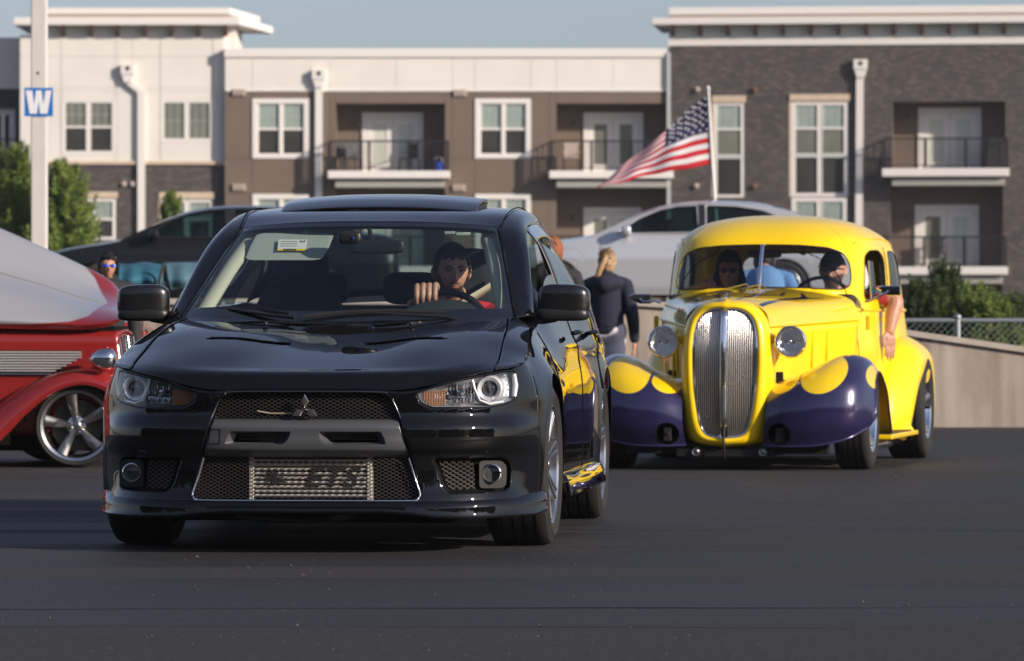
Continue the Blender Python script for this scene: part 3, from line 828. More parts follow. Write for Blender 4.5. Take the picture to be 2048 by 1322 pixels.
def clipseg(p, q, poly):
    """parts of the segment inside a polygon"""
    p = np.array(p); q = np.array(q); ts = [0, 1]; d = q - p
    for i in range(len(poly)):
        a = np.array(poly[i]); b = np.array(poly[(i + 1) % len(poly)]); e = b - a
        den = d[0] * e[1] - d[1] * e[0]
        if abs(den) < 1e-12: continue
        t = ((a[0] - p[0]) * e[1] - (a[1] - p[1]) * e[0]) / den; s = ((a[0] - p[0]) * d[1] - (a[1] - p[1]) * d[0]) / den
        if 0 < t < 1 and 0 <= s <= 1: ts.append(t)
    ts.sort()
    for a, b in zip(ts, ts[1:]):
        m = p + d * (a + b) / 2
        if b - a > 1e-4 and inpoly(np.array(m[0]), np.array(m[1]), poly): yield p + d * a, p + d * b
def wiremesh(g, poly, ys, px_=.0135, pz=.0085, r=.0011):
    """expanded metal: two families of slanted wires clipped to an outline, lying on the surface y = ys(x, z)"""
    X = [p[0] for p in poly]; Z = [p[1] for p in poly]; x0, x1, z0, z1 = min(X), max(X), min(Z), max(Z)
    sl = pz / px_; k0 = int((z0 - sl * x1) / (2 * pz)) - 2; k1 = int((z1 - sl * x0) / (2 * pz)) + 2
    for sgn in (1, -1):
        for k in range(-400, 400):
            c = 2 * pz * k
            za, zb = c + sgn * sl * x0, c + sgn * sl * x1
            if max(za, zb) < z0 or min(za, zb) > z1: continue
            for a, b in clipseg((x0, za), (x1, zb), poly):
                n = max(1, int(abs(b[0] - a[0]) / .05)); pts = []
                for t in np.linspace(0, 1, n + 1):
                    m = a + (b - a) * t; pts.append((m[0], ys(m[0], m[1]) + .001 * sgn, m[1]))
                if np.linalg.norm(b - a) > .004: g.tube(pts, r, 4, caps=False, flat=1.6)
def sew(g, A, B, closed=True):
    """ribbon between two equally long point lists"""
    return g.grid(np.stack([np.array(A), np.array(B)], 1), cu=closed)
def superell(c, r, e=.45, nu=20, nv=28, f=None):
    G = []
    sg = lambda a, p: math.copysign(abs(a) ** p, a)
    for i in range(nu + 1):
        th = -math.pi / 2 + math.pi * i / nu; row = []
        for j in range(nv):
            ph = 2 * math.pi * j / nv
            p = [r[0] * sg(math.cos(th), e) * sg(math.cos(ph), e), r[1] * sg(math.cos(th), e) * sg(math.sin(ph), e), r[2] * sg(math.sin(th), e)]
            if f: p = f(p)
            row.append((c[0] + p[0], c[1] + p[1], c[2] + p[2]))
        G.append(row)
    return G
def halfpart(g, name, mt, parent, **kw):
    """a piece drawn on the +x side and its mirror twin, each an object of its own"""
    a = g.build(name, mt, parent, **kw)
    v = [Vector((-p.x, p.y, p.z)) for p in g.v]; h = MB(); h.v = v; h.f = [f[::-1] for f in g.f]; h.m = list(g.m)
    b = h.build(name, mt, parent, **kw)
    return a, b
# ------------------------------------------------------------------ the black sports sedan
m_bp = mat('black_paint', (.0035, .0035, .0042), .5, 0.0, 1.0, coatr=.012, spec=.0)
m_gun = mat('grille_bar_grey', (.115, .12, .128), .40, .5)
m_frit = mat('glass_border', (.004, .004, .005), .08, coat=1.0)
evo = thing('sports_sedan', 'black sports sedan with a mesh grille and raised sunroof, in front of everything else', 'car', (-.805, 18.45, 0), -RAD(5.4))

_pl = cr([(0, 0), (.12, .001), (.25, .008), (.36, .019), (.45, .035), (.54, .062), (.62, .10), (.69, .149), (.74, .20), (.785, .265), (.82, .34), (.848, .42), (.868, .50), (.885, .6), (.893, .68), (.899, .78), (.902, .90),
          (.897, 1.1), (.89, 1.3), (.886, 1.55), (.885, 1.8), (.885, 2.15), (.887, 2.5), (.89, 2.85), (.897, 3.2), (.905, 3.55), (.898, 3.8), (.88, 4.02), (.85, 4.2), (.79, 4.34), (.68, 4.42), (.5, 4.46), (.3, 4.48), (0, 4.49)], 8)
_s = np.concatenate([[0], np.cumsum(np.linalg.norm(np.diff(_pl, axis=0), axis=1))])
_t = np.gradient(_pl, axis=0); _t /= np.linalg.norm(_t, axis=1)[:, None]
_n = np.stack([_t[:, 1], -_t[:, 0]], 1)
def e_ztop(x, y):
    f = pch(x, [0, .3, .36, .44, .56, .67, .742, .789, .81], [.64, .64, .634, .640, .675, .697, .712, .722, .727])
    b = pch(y, [.29, .42, .55, .75, 1.08, 1.36, 1.8, 2.5, 3.3, 3.9, 4.49], [.722, .745, .765, .81, .868, .90, .935, .96, .985, 1.0, .985])
    return np.where(y < .29, f, b)
def e_xs(y): return pch(y, [.29, .42, .55, .75, 1.08, 1.36, 1.8, 2.5, 3.3, 3.9, 4.2, 4.49], [.80, .812, .810, .80, .775, .762, .785, .80, .835, .80, .78, .5])
FW, RW, WZ, AR = .90, 3.55, .326, .372
def e_shell(s, z):
    px, py = np.interp(s, _s, _pl[:, 0]), np.interp(s, _s, _pl[:, 1]); nx, ny = np.interp(s, _s, _n[:, 0]), np.interp(s, _s, _n[:, 1])
    of = pch(z, [.15, .20, .25, .33, .385, .41, .45, .49, .515, .545, .60, .66, .74], [.0, .0, -.012, -.02, -.016, .004, .012, .010, .0, -.012, -.016, -.022, -.035])
    zs = e_ztop(px, py); os = pch(z, [.15, .22, .3, .42, .60], [-.02, -.01, -.002, .0, .0])
    k = np.clip((z - .60) / np.maximum(zs - .60, .05), 0, 1.2); os = os - np.where(py < 4.2, (px - e_xs(py)), .06) * k ** 1.7
    # character crease along the doors, flare round the arches
    os = os + .010 * np.exp(-((z - .80) / .035) ** 2) * np.clip((py - 1.5) / .4, 0, 1) * np.clip((4.1 - py) / .3, 0, 1)
    for cy in (FW, RW):
        r = np.hypot(py - cy, z - WZ); os = os + .016 * np.exp(-np.clip(r - AR, 0, 1) / .05)
    w_ = np.clip((py - .22) / .33, 0, 1); w_ = w_ * w_ * (3 - 2 * w_); o = of * (1 - w_) + os * w_
    return px + nx * o, py + ny * o
def e_zlow(y):
    b = np.interp(y, [0, .5, 1.3, 3.1, 4.0, 4.5], [.195, .20, .22, .22, .26, .28])
    for cy in (FW, RW):
        d = AR ** 2 - (y - cy) ** 2; b = np.where(d > 0, np.maximum(b, WZ + np.sqrt(np.maximum(d, 0))), b)
    return b
# stations along the outline, denser at the arches' ends
ss = [0]; 
while ss[-1] < _s[-1]:
    y = np.interp(ss[-1], _s, _pl[:, 1]); d = .011
    if y > 1.35: d = .03
    if min(abs(abs(y - FW) - AR), abs(abs(y - RW) - AR)) < .03 and y > .4: d = .004
    ss.append(ss[-1] + d)
ss = np.array(ss); ss[-1] = _s[-1]
px_, py_ = np.interp(ss, _s, _pl[:, 0]), np.interp(ss, _s, _pl[:, 1])
NV = 56
zz = e_zlow(py_)[:, None] + (e_ztop(px_, py_) - e_zlow(py_))[:, None] * np.linspace(0, 1, NV)[None]
X, Y = e_shell(ss[:, None] + 0 * zz, zz); G = np.stack([X, Y, zz], -1)
def e_y(x, z, off=0.0):
    """front of the shell at (x, z)"""
    z = min(max(z, .17), .74); s_ = np.linspace(0, 1.6, 260); a, b = e_shell(s_, z + 0 * s_); m = np.argmax(a > .865) or len(a)
    return float(np.interp(abs(x), a[:m], b[:m])) + off
P_grille = roundpoly([(0, .628), (.285, .626), (.335, .604), (.372, .52), (.412, .38), (.448, .236), (.43, .213), (0, .213)], .012)
P_head = roundpoly([(.435, .628), (.447, .594), (.49, .574), (.69, .572), (.755, .585), (.797, .604), (.795, .66), (.786, .709), (.745, .704), (.67, .688), (.56, .666)], .012)
P_fog = roundpoly([(.495, .372), (.755, .372), (.778, .345), (.776, .258), (.755, .243), (.56, .24), (.535, .262)], .014)
cuts = [P_grille, P_head, P_fog]
V, Fk, Fr = cutgrid(G, cuts)
fi = np.argmax(ss > np.interp(1.28, _pl[:, 1][:len(_pl) - 8], _s[:len(_pl) - 8]))
b_split = np.interp(.60, _pl[:_pl.shape[0] - 8, 1], _s[:_pl.shape[0] - 8])
def span(Fs, y0, y1): return [f for f in Fs if y0 <= V[f[0]][1] < y1 and V[f[0]][1] >= y0]
gapd = .004
def shellpart(name, y0, y1, zmin=None):
    g = MB(); fs = [f for f in Fk if y0 <= (V[f[0]][1] + V[f[2]][1]) / 2 < y1]
    used = sorted({i for f in fs for i in f}); ix = {k: i for i, k in enumerate(used)}
    g.add([tuple(V[k]) for k in used], [[ix[i] for i in f] for f in fs])
    g.mirror(); return g.build(name, m_bp, evo, smooth=50, solid=.004, weld=.0004)
# doors are cut along vertical shut lines; each panel is shaved by the width of a groove
shellpart('front_bumper', -1, .485)

def door(y0, y1, nm='door'):
    g = MB(); fs = [f for f in Fk if y0 <= (V[f[0]][1] + V[f[2]][1]) / 2 < y1 and V[f[0]][0] > 0]
    used = sorted({i for f in fs for i in f}); ix = {k: i for i, k in enumerate(used)}; g.add([tuple(V[k]) for k in used], [[ix[i] for i in f] for f in fs])
    return halfpart(g, nm, m_bp, evo, smooth=50, solid=.004)
door(.485 + gapd, 1.34, 'front_fender'); fd = door(1.34, 2.48); rd = door(2.48, 3.30)
shellpart('rear_quarter', 3.30, 9)
for y in (1.34, 2.48, 3.30):
    i = np.argmin(abs(py_ - y)); g = MB(); g.tube([(a * 1.001, b, c) for a, b, c in G[i, ::4]], .0028, 5); halfpart(g, 'shut_line', m_under, evo)
# rims of the openings
for P, dep, nm in ((P_grille, .05, 'grille_surround'), (P_head, .035, 'headlight_bezel'), (P_fog, .045, 'fog_recess')):
    D = densify(P, .01); A = [(x, e_y(x, z, -.0005), z) for x, z in D]; B = [(x, e_y(x, z, dep), z) for x, z in D]
    if nm == 'grille_surround':
        k = [i for i, p in enumerate(D) if p[0] > 1e-4]; 
        D2 = [D[i] for i in k]; A = [A[i] for i in k]; B = [B[i] for i in k]
        g = MB(); sew(g, A, B, closed=False); g.mirror(); g.build(nm, m_frit, evo, smooth=40)
    else:
        g = MB(); sew(g, A, B); halfpart(g, nm, m_frit if nm != 'fog_recess' else m_blackpl, evo, smooth=40)
# lip under the bumper
sl = np.linspace(0, np.interp(.56, _pl[:150, 1], _s[:150]), 70)
rows = []
for s_ in sl:
    p = np.array([np.interp(s_, _s, _pl[:, 0]), np.interp(s_, _s, _pl[:, 1])]); n_ = np.array([np.interp(s_, _s, _n[:, 0]), np.interp(s_, _s, _n[:, 1])])
    ax_ = abs(p[0]); zb = float(np.interp(ax_, [0, .3, .42, .5, .7, .85, .9], [.165, .166, .158, .146, .143, .145, .168])); zt_ = float(np.interp(ax_, [0, .5, .8, .9], [.200, .202, .212, .235]))
    r = []
    for o_, z_ in ((-.02, zt_ + .004), (.004, zt_ + .002), (.014, zt_ - .010), (.018, (zt_ + zb) / 2 + .004), (.017, zb + .014), (.021, zb + .004), (.018, zb - .004), (-.06, zb - .002)):
        q = p + n_ * o_; r.append((q[0], q[1], z_))
    rows.append(r)
g = MB().grid(rows); g.mirror(); g.build('front_lip', m_bp, evo, smooth=35, solid=.003, weld=.0004)
# side skirts
g = MB(); rows = []
for y in np.linspace(1.30, 3.16, 30):
    x = float(np.interp(y, _pl[:-60, 1], _pl[:-60, 0])); k = .035 + .015 * math.sin((y - 1.3) / 1.86 * math.pi)
    rows.append([(x - .03, y, .285), (x + k * .5, y, .262), (x + k, y, .215), (x + k + .004, y, .185), (x + k - .03, y, .165), (x - .1, y, .17)])
g.grid(rows); halfpart(g, 'side_skirt', m_bp, evo, smooth=45, solid=.003)

# hood and fender tops
A_ = [0, .25, .5, .72, .88, 1.0]
Tx = [[0, .2, .40, .60, .72, .80], [0, .2, .40, .60, .715, .80], [0, .2, .40, .60, .72, .812], [0, .19, .39, .59, .715, .810], [0, .19, .38, .575, .705, .80], [0, .18, .37, .56, .69, .775], [0, .18, .36, .54, .665, .762]]
Ty = [[.022, .027, .047, .11, .2, .31], [.07, .075, .095, .15, .24, .345], [.18, .185, .2, .24, .32, .42], [.45, .45, .455, .47, .5, .55], [.75, .75, .75, .75, .75, .75], [.98, .98, .99, 1.02, 1.05, 1.08], [1.15, 1.16, 1.18, 1.22, 1.285, 1.36]]
Tz = [[.644, .644, .644, .689, .716, .728], [.702, .702, .703, .714, .728, .737], [.724, .726, .733, .744, .745, .745], [.775, .779, .802, .800, .786, .765], [.828, .833, .859, .862, .846, .81], [.867, .871, .891, .902, .893, .868], [.893, .896, .909, .920, .922, .900]]
# (row, col) control net -> fine grid
N_ = net(np.stack([Tx, Ty, Tz], -1), 40, 16)          # rows: front to back; cols: centre to shoulder
def hsurf(n): return n
ch = int(.80 * (N_.shape[1] - 1))
V1 = [(.155, .635), (.475, .60), (.50, .625), (.16, .675)]
P_vent = roundpoly([(.15, .64), (.47, .605), (.49, .622), (.16, .672)], .008)
P_sc = [(0, 1.005), (.128, 1.005), (.122, .985), (.088, .905), (0, .905)]
hv, hf, hr = cutgrid(N_[:, :ch + 1], [P_vent, P_sc], ax=(0, 1))
g = MB().add([tuple(p) for p in hv], hf); g.mirror(); hood = g.build('hood', m_bp, evo, smooth=60, solid=.004, weld=.0004)
def hz(x, y):
    d = (N_[..., 0] - abs(x)) ** 2 + (N_[..., 1] - y) ** 2; i = np.unravel_index(np.argmin(d), d.shape); return float(N_[i][2])
D = densify(P_vent, .02); g = MB(); sew(g, [(x, y, hz(x, y) + .001) for x, y in D], [(x, y + .012, hz(x, y) - .03) for x, y in D])
g.add([(x, y + .012, hz(x, y) - .03) for x, y in D], [list(range(len(D)))]); halfpart(g, 'hood_vent', m_under, evo)
g = MB().tube([(x, y, hz(x, y) + .002) for x, y in [(.15 + .32 * t, .674 - .05 * t) for t in np.linspace(0, 1, 12)]], .004, 6); halfpart(g, 'vent_lip', m_bp, evo, smooth=60)
g = MB().grid(N_[:, ch:] + np.array([.0045, 0, -.001])); halfpart(g, 'fender_top', m_bp, evo, smooth=60, solid=.004)
# creases either side of the hood
# centre scoop: raised mouth with a dark throat
D = densify([(-.088, .905), (.088, .905), (.122, .985), (.128, 1.005), (-.128, 1.005), (-.122, .985)], .02)
g = MB(); sew(g, [(x, y, hz(x, y) + .0008) for x, y in D], [(x * .97, y, hz(x, y) - .05) for x, y in D]); g.add([(x * .97, y, hz(x, y) - .05) for x, y in D], [list(range(len(D)))]); g.build('scoop_throat', m_under, evo)
zs_ = hz(0, 1.005); rows = []                    # the raised lip behind the mouth, fading into the hood
for y, h_, k in ((1.003, -.012, 1.0), (1.001, .018, 1.0), (1.004, .022, 1.0), (1.02, .021, 1.0), (1.06, .011, .98), (1.10, .0, .95)):
    z = hz(0, y); rows.append([(x * k, y + (.004 * abs(x) / .13 if h_ > 0 else 0), max(z + h_ * (1 - .25 * (abs(x) / .135) ** 3), hz(abs(x), y) - .004) if abs(x) < .14 else hz(abs(x), y) - .003) for x in (-.150, -.134, -.12, -.06, 0, .06, .12, .134, .150)])
MB().grid(rows).build('scoop_lip', m_bp, evo, smooth=35)
MB().b2(-.118, .118, .998, 1.0005, zs_ - .02, zs_ + .012).build('scoop_grille', m_under, evo)
for x in (-.30, -.02 + .32):
    g = MB().superell if False else MB(); z = hz(x, 1.0); g.ell((x, 1.0, z + .012), (.011, .016, .010)); g.b2(x - .006, x + .006, .99, 1.01, z - .01, z + .01); g.build('washer_jet', m_blackpl, evo, smooth=50)
# cowl panel under the wipers
g = MB().grid([[(x, 1.13 + .18 * (x / .7) ** 2, .895 + .02 * abs(x)), (x, 1.26 + .18 * (x / .7) ** 2, .912)] for x in np.linspace(-.7, .7, 24)]); g.build('cowl', m_blackpl, evo, smooth=60)

# windshield
Wp = np.array([[(0, 1.15, .905), (.25, 1.165, .908), (.45, 1.20, .914), (.60, 1.25, .919), (.698, 1.31, .922)],
               [(0, 1.42, 1.06), (.235, 1.43, 1.06), (.425, 1.46, 1.062), (.565, 1.51, 1.062), (.652, 1.57, 1.06)],
               [(0, 1.68, 1.205), (.22, 1.69, 1.204), (.40, 1.72, 1.20), (.53, 1.76, 1.196), (.605, 1.81, 1.19)],
               [(0, 1.93, 1.333), (.2, 1.94, 1.331), (.37, 1.97, 1.326), (.49, 2.0, 1.318), (.56, 2.04, 1.308)]])
Wn = net(Wp, 14, 12)
full = np.concatenate([Wn[:, ::-1] * np.array([-1, 1, 1]), Wn[:, 1:]], 1)
nr, ncn = full.shape[:2]; gg, fr_ = MB(), MB()
for i in range(nr - 1):
    for j in range(ncn - 1):
        t = (i + .5) / (nr - 1); a = abs((j + .5) / (ncn - 1) * 2 - 1)
        # rounded-rectangle border printed on the glass
        dx, dz = max(0, a - .90) / .045, max(0, .16 - t) / .055 if t < .5 else max(0, t - .90) / .045
        blk = math.hypot(dx, dz) > 1
        (fr_ if blk else gg).add([tuple(full[k]) for k in ((i, j), (i + 1, j), (i + 1, j + 1), (i, j + 1))], [(3, 2, 1, 0)])
ws = gg.build('windshield', m_glass, evo, smooth=180, weld=.0005)
fr_.build('printed_border', m_frit, ws, smooth=180, weld=.0005)
# roof
edge = np.array([(.56, 2.04, 1.308), (.572, 2.3, 1.372), (.575, 2.65, 1.402), (.575, 3.05, 1.402), (.57, 3.42, 1.372)])
ctr = [(1.93, 1.333), (2.2, 1.385), (2.6, 1.422), (3.02, 1.428), (3.45, 1.40)]
Rp = []
for (ex, ey, ez), (cy, cz) in zip(edge, ctr):
    Rp.append([(ex * a, cy + (ey - cy) * a ** 2, cz + (ez - cz) * a ** 2.6) for a in (0, .3, .6, .85, 1)])
Rn = net(Rp, 10, 8); g = MB().grid(Rn, flip=True); g.mirror(); g.build('roof', m_bp, evo, smooth=180, solid=.004, weld=.0005)
# raised sunroof with its frame
Sp = []
for y, dz_ in ((2.28, .004), (2.36, .017), (2.5, .030), (2.75, .042), (2.84, .040)):
    zc_ = np.interp(y, [c[0] for c in ctr], [c[1] for c in ctr])
    Sp.append([(x, y + .02 * (x / .42) ** 2, zc_ + dz_ - .022 * (abs(x) / .43) ** 2.5) for x in (-.43, -.36, -.2, 0, .2, .36, .43)])
Sn = net(Sp, 5, 5); g = MB().grid(Sn); top = g.build('sunroof', m_bp, evo, smooth=180, solid=.008)
g = MB()
loop = list(Sn[0]) + list(Sn[1:, -1]) + list(Sn[-1, ::-1][1:]) + list(Sn[1:-1, 0][::-1])
sew(g, [(p[0], p[1], p[2] - .004) for p in loop], [(p[0] * .97, 2.57 + (p[1] - 2.57) * .95, p[2] - .05) for p in loop]); g.build('sunroof_seal', m_blackpl, evo, smooth=60)
# pillars and roof rail
inn = [(.70, 1.315, .922), (.655, 1.57, 1.06), (.608, 1.81, 1.19), (.562, 2.04, 1.308), (.574, 2.3, 1.374), (.577, 2.65, 1.404), (.577, 3.05, 1.404), (.572, 3.42, 1.374), (.60, 3.75, 1.21), (.63, 4.02, 1.055)]
out_ = [(.768, 1.44, .915), (.735, 1.66, 1.065), (.70, 1.90, 1.205), (.667, 2.13, 1.295), (.655, 2.4, 1.325), (.652, 2.75, 1.335), (.655, 3.1, 1.315), (.668, 3.38, 1.26), (.71, 3.58, 1.13), (.80, 3.78, 1.0)]
Pp = []
for a, b in zip(inn, out_):
    a, b = np.array(a), np.array(b); n_ = np.array([.75, -.12, .55]); Pp.append([a, a * .85 + b * .15 + n_ * .012, a * .5 + b * .5 + n_ * .024, a * .15 + b * .85 + n_ * .012, b])
Pn = net(Pp, 8, 4); g = MB().grid(Pn, flip=True); halfpart(g, 'roof_pillar', m_bp, evo, smooth=180, solid=.01)
g = MB().tube([(p[0] + .002, p[1], p[2] + .006) for p in cr(inn[3:8], 6)], .003, 5); halfpart(g, 'drip_rail', m_under, evo)
g = MB().tube([(p[0] - .004, p[1] - .008, p[2] + .004) for p in cr(inn[:4], 6)], .0025, 5); halfpart(g, 'windshield_seal', m_under, evo)
# side glass and frames
belt = [(.772, 1.46, .925), (.785, 1.7, .935), (.79, 2.0, .945), (.795, 2.3, .952), (.80, 2.6, .96), (.81, 2.95, .97), (.825, 3.3, .98), (.82, 3.6, .99)]
tops = cr(out_, 8)
def gtop(y): i = np.argmin(abs(tops[:, 1] - y)); return tops[i]
def gpt(y, t):
    b = np.array([pch(y, [q[1] for q in belt], [q[0] for q in belt]), y, pch(y, [q[1] for q in belt], [q[2] for q in belt])]); a = gtop(y)
    p = b * (1 - t) + np.array([a[0], y, a[2]]) * t; p[0] += .018 * math.sin(math.pi * t) - .006; return tuple(p)
g = MB().grid([[gpt(y, t) for t in np.linspace(0, 1, 8)] for y in np.linspace(2.60, 3.5, 14)]); halfpart(g, 'side_window', m_glassd, evo, smooth=180)
g = MB().grid([[gpt(y, t) for t in np.linspace(0, .42, 6)] for y in np.linspace(1.66, 2.50, 14)]); halfpart(g, 'front_window', m_glassd, evo, smooth=180)
g = MB().grid([[tuple(np.array(gpt(y, t)) + (.004, 0, 0)) for t in np.linspace(0, 1, 8)] for y in (2.49, 2.61)]); halfpart(g, 'door_post', m_blackpl, evo, smooth=180, solid=.01)
g = MB().grid([[tuple(np.array(gpt(y, t)) + (.004, 0, 0)) for t in np.linspace(0, 1, 8)] for y in (1.50, 1.66)]); halfpart(g, 'mirror_sail', m_blackpl, evo, smooth=180, solid=.01)
g = MB().tube([tuple(np.array(p) + (.006, 0, -.004)) for p in cr(belt, 5)], .009, 6); halfpart(g, 'belt_moulding', m_blackpl, evo, smooth=60)
g = MB().grid([[tuple(np.array(gpt(y, t)) + (.014 + .03 * (1 - t) * 4, 0, 0)) for t in np.linspace(.86, 1, 5)] for y in np.linspace(2.12, 3.25, 24)]); halfpart(g, 'wind_deflector', m_frit, evo, smooth=180, solid=.003)
# beltline shelf between the shell top and the glass
g = MB().grid([[tuple(np.array([float(e_xs(p[1])) , p[1], float(e_ztop(.9, p[1]))])), tuple(np.array(p) + (-.03, 0, .002))] for p in cr(belt, 4)]); halfpart(g, 'shoulder', m_bp, evo, smooth=180)
# rear window, boot lid
g = MB().grid([[(x * (.57 - .0 * t), 3.46 + .58 * t + .0 * x, 1.395 - .33 * t - .03 * abs(x) ** 2) for x in np.linspace(-1, 1, 13)] for t in np.linspace(0, 1, 8)]); g.build('rear_window', m_glassd, evo, smooth=180)
g = MB().grid([[(x * (.66 + .10 * t), 4.04 + .43 * t, 1.055 - .05 * t - .05 * abs(x) ** 3) for x in np.linspace(-1, 1, 13)] for t in np.linspace(0, 1, 5)]); g.build('boot_lid', m_bp, evo, smooth=180, solid=.01)
# dark innards: engine bay, floor, firewall
g = MB()
g.b2(-.45, .45, .13, .5, .20, .60); g.b2(-.58, .58, .30, 1.24, .20, .60); g.b2(-.72, .72, 1.24, 3.1, .17, .40); g.b2(-.60, .60, 3.1, 4.3, .2, .5)
g.b2(-.40, .40, .12, .42, .60, .635); g.b2(-.60, .60, .45, 1.1, .60, .70)
g.b2(-.74, .74, 1.22, 1.28, .3, .885)
for cy in (FW, RW):
    for sx in (-1, 1): g.add([(sx * .60, cy - .45, .2), (sx * .60, cy + .45, .2), (sx * .60, cy + .45, .74), (sx * .60, cy - .45, .74)], [(0, 1, 2, 3)])
    n_ = 14; pts = [(cy - .42 * math.cos(math.pi * k / n_), .30 + .44 * math.sin(math.pi * k / n_)) for k in range(n_ + 1)]
g.build('chassis', m_under, evo)
for cy in (FW, RW):
    pts = [(cy - .40 * math.cos(math.pi * k / 18), .30 + .425 * math.sin(math.pi * k / 18)) for k in range(19)]
    g = MB().grid([[(.58, a, b), (.868, a, b)] for a, b in pts]); halfpart(g, 'wheel_liner', m_under, evo, smooth=60)
g = MB().b2(-.62, .62, 3.42, 4.2, .88, .95); g.build('parcel_shelf', m_under, evo)
g = MB().b2(-.2, .55, .25, .8, .115, .17); g.b2(-.55, -.3, .3, .7, .12, .17); g.tube([(-.3, .18, .15), (-.1, .2, .13), (.3, .2, .14)], .018); g.build('skid_tray', m_under, evo)

# grille: upper and lower mesh, crossbar, trim, emblem
P_up = [(-.335, .598), (-.285, .622), (0, .626), (.285, .622), (.335, .598), (.368, .52), (-.368, .52)]
P_lo = [(-.40, .385), (.40, .385), (.445, .236), (.43, .216), (-.43, .216), (-.445, .236)]
for P in (P_up, P_lo):
    g = MB(); wiremesh(g, P, lambda x, z: e_y(x, z, .026), px_=.0135, pz=.0070, r=.00072); tag(g.build('mesh_grille', m_mesh, evo, smooth=60), kind='stuff')
bar = [(-.358, .523), (.358, .523), (.372, .50), (.402, .39), (.392, .382), (-.392, .382), (-.402, .39), (-.372, .50)]
slotR = [(.052, .478), (.296, .478), (.318, .428), (.095, .425), (.072, .438)]
slotL = [(-x, z) for x, z in slotR][::-1]
gx = np.linspace(-.405, .405, 164); gz = np.linspace(.378, .526, 40)
yb = lambda x, z: e_y(x, z) - .004 + float(pch(z, [.378, .388, .41, .46, .50, .515, .526], [.028, .006, .0, .004, .0, .006, .022])) + .010 * (abs(x) / .4) ** 6
Gb = np.array([[(x * np.interp(z, [.382, .523], [1.0, .894]), 0, z) for z in gz] for x in gx])
for i in range(Gb.shape[0]):
    for j in range(Gb.shape[1]): Gb[i, j, 1] = yb(Gb[i, j, 0], Gb[i, j, 2])
SR, SL = roundpoly(slotR, .012), roundpoly(slotL, .012)
bv, bf, br = cutgrid(Gb, [SR, SL])
crossbar = MB().add([tuple(p) for p in bv], bf).build('grille_crossbar', m_gun, evo, smooth=50, solid=.003)
for P in (SR, SL):
    D = densify(P, .008); g = MB(); cxp = np.mean([p[0] for p in P]); sew(g, [(x, yb(x, z) - .001, z) for x, z in D], [(cxp + (x - cxp) * .80, yb(x, z) + .035, .457 + (z - .457) * .72) for x, z in D]); g.build('crossbar_slot', m_gun, crossbar, smooth=50)
    g = MB()
    for z in (.448, .460, .470): g.b2(cxp - .10, cxp + .10, .06, .075, z - .003, z + .003)
    g.build('cooler_fin', mat('fin_grey', (.06, .06, .06), .5, .5), crossbar)
g = MB(); q = [(-.372, .486), (-.332, .486), (-.336, .430), (-.382, .430)]; D = densify(q, .01); g.tube([(x, yb(x, z) - .0012, z) for x, z in D], .0010, 4, closed=True); g.build('tow_cover_edge', m_under, crossbar)
P_tr = [(-.402, .375), (-.425, .30), (-.446, .238), (-.442, .222), (-.43, .2125), (-.40, .2095), (0, .2095), (.40, .2095), (.43, .2125), (.442, .222), (.446, .238), (.425, .30), (.402, .375)]
g = MB().tube([(x, e_y(x, z, -.004), z) for x, z in cr(P_tr, 5)], [.0035 if abs(p[0]) > .44 or p[1] > .23 else .0052 for p in cr(P_tr, 5)], 8); g.build('chrome_trim', m_chrome, evo, smooth=60)
P_tu = [(-.372, .53), (-.338, .604), (-.318, .622), (-.285, .632), (0, .634), (.285, .632), (.318, .622), (.338, .604), (.372, .53)]
g = MB().tube([(x, e_y(x, z, -.002), z) for x, z in cr(P_tu, 5)], .0030, 6); g.build('grille_trim', mat('dark_chrome', (.25, .25, .26), .12, 1.0), evo, smooth=60)
# emblem: three diamonds
em = bpy.data.objects.new('emblem', None); COL.objects.link(em); em.parent = evo; em.location = (0, -.004, .567)
m_emb = mat('emblem_metal', (.10, .10, .105), .35, .6)
def diamond(ang):
    g = MB(); pts = [(0, .001), (.0160, .0285), (0, .056), (-.0160, .0285)]
    ca, sa = math.cos(ang), math.sin(ang); P = [(x * ca - z * sa, x * sa + z * ca) for x, z in pts]; c = (np.mean([p[0] for p in P]), np.mean([p[1] for p in P]))
    inn_ = [(c[0] + (x - c[0]) * .82, c[1] + (z - c[1]) * .82) for x, z in P]
    vs = [(x, .012, z) for x, z in P] + [(x, -.001, z) for x, z in P] + [(x, -.005, z) for x, z in inn_] + [(c[0], -.0062, c[1])]
    g.add(vs, [(i, (i + 1) % 4, 4 + (i + 1) % 4, 4 + i) for i in range(4)] + [(4 + i, 4 + (i + 1) % 4, 8 + (i + 1) % 4, 8 + i) for i in range(4)] + [(8 + i, 8 + (i + 1) % 4, 12) for i in range(4)])
    g.m = [0] * 4 + [1] * 4 + [0] * 4; g.build('diamond', [m_emb, m_alloy], em)
for a in (0, 2 * math.pi / 3, -2 * math.pi / 3): diamond(a)
g = MB().tube([(-.02, .03, .548), (-.14, .034, .548), (-.19, .03, .557)], .0035, 6); g.build('hood_cable', mat('cable_tan', (.30, .26, .18), .6), evo)
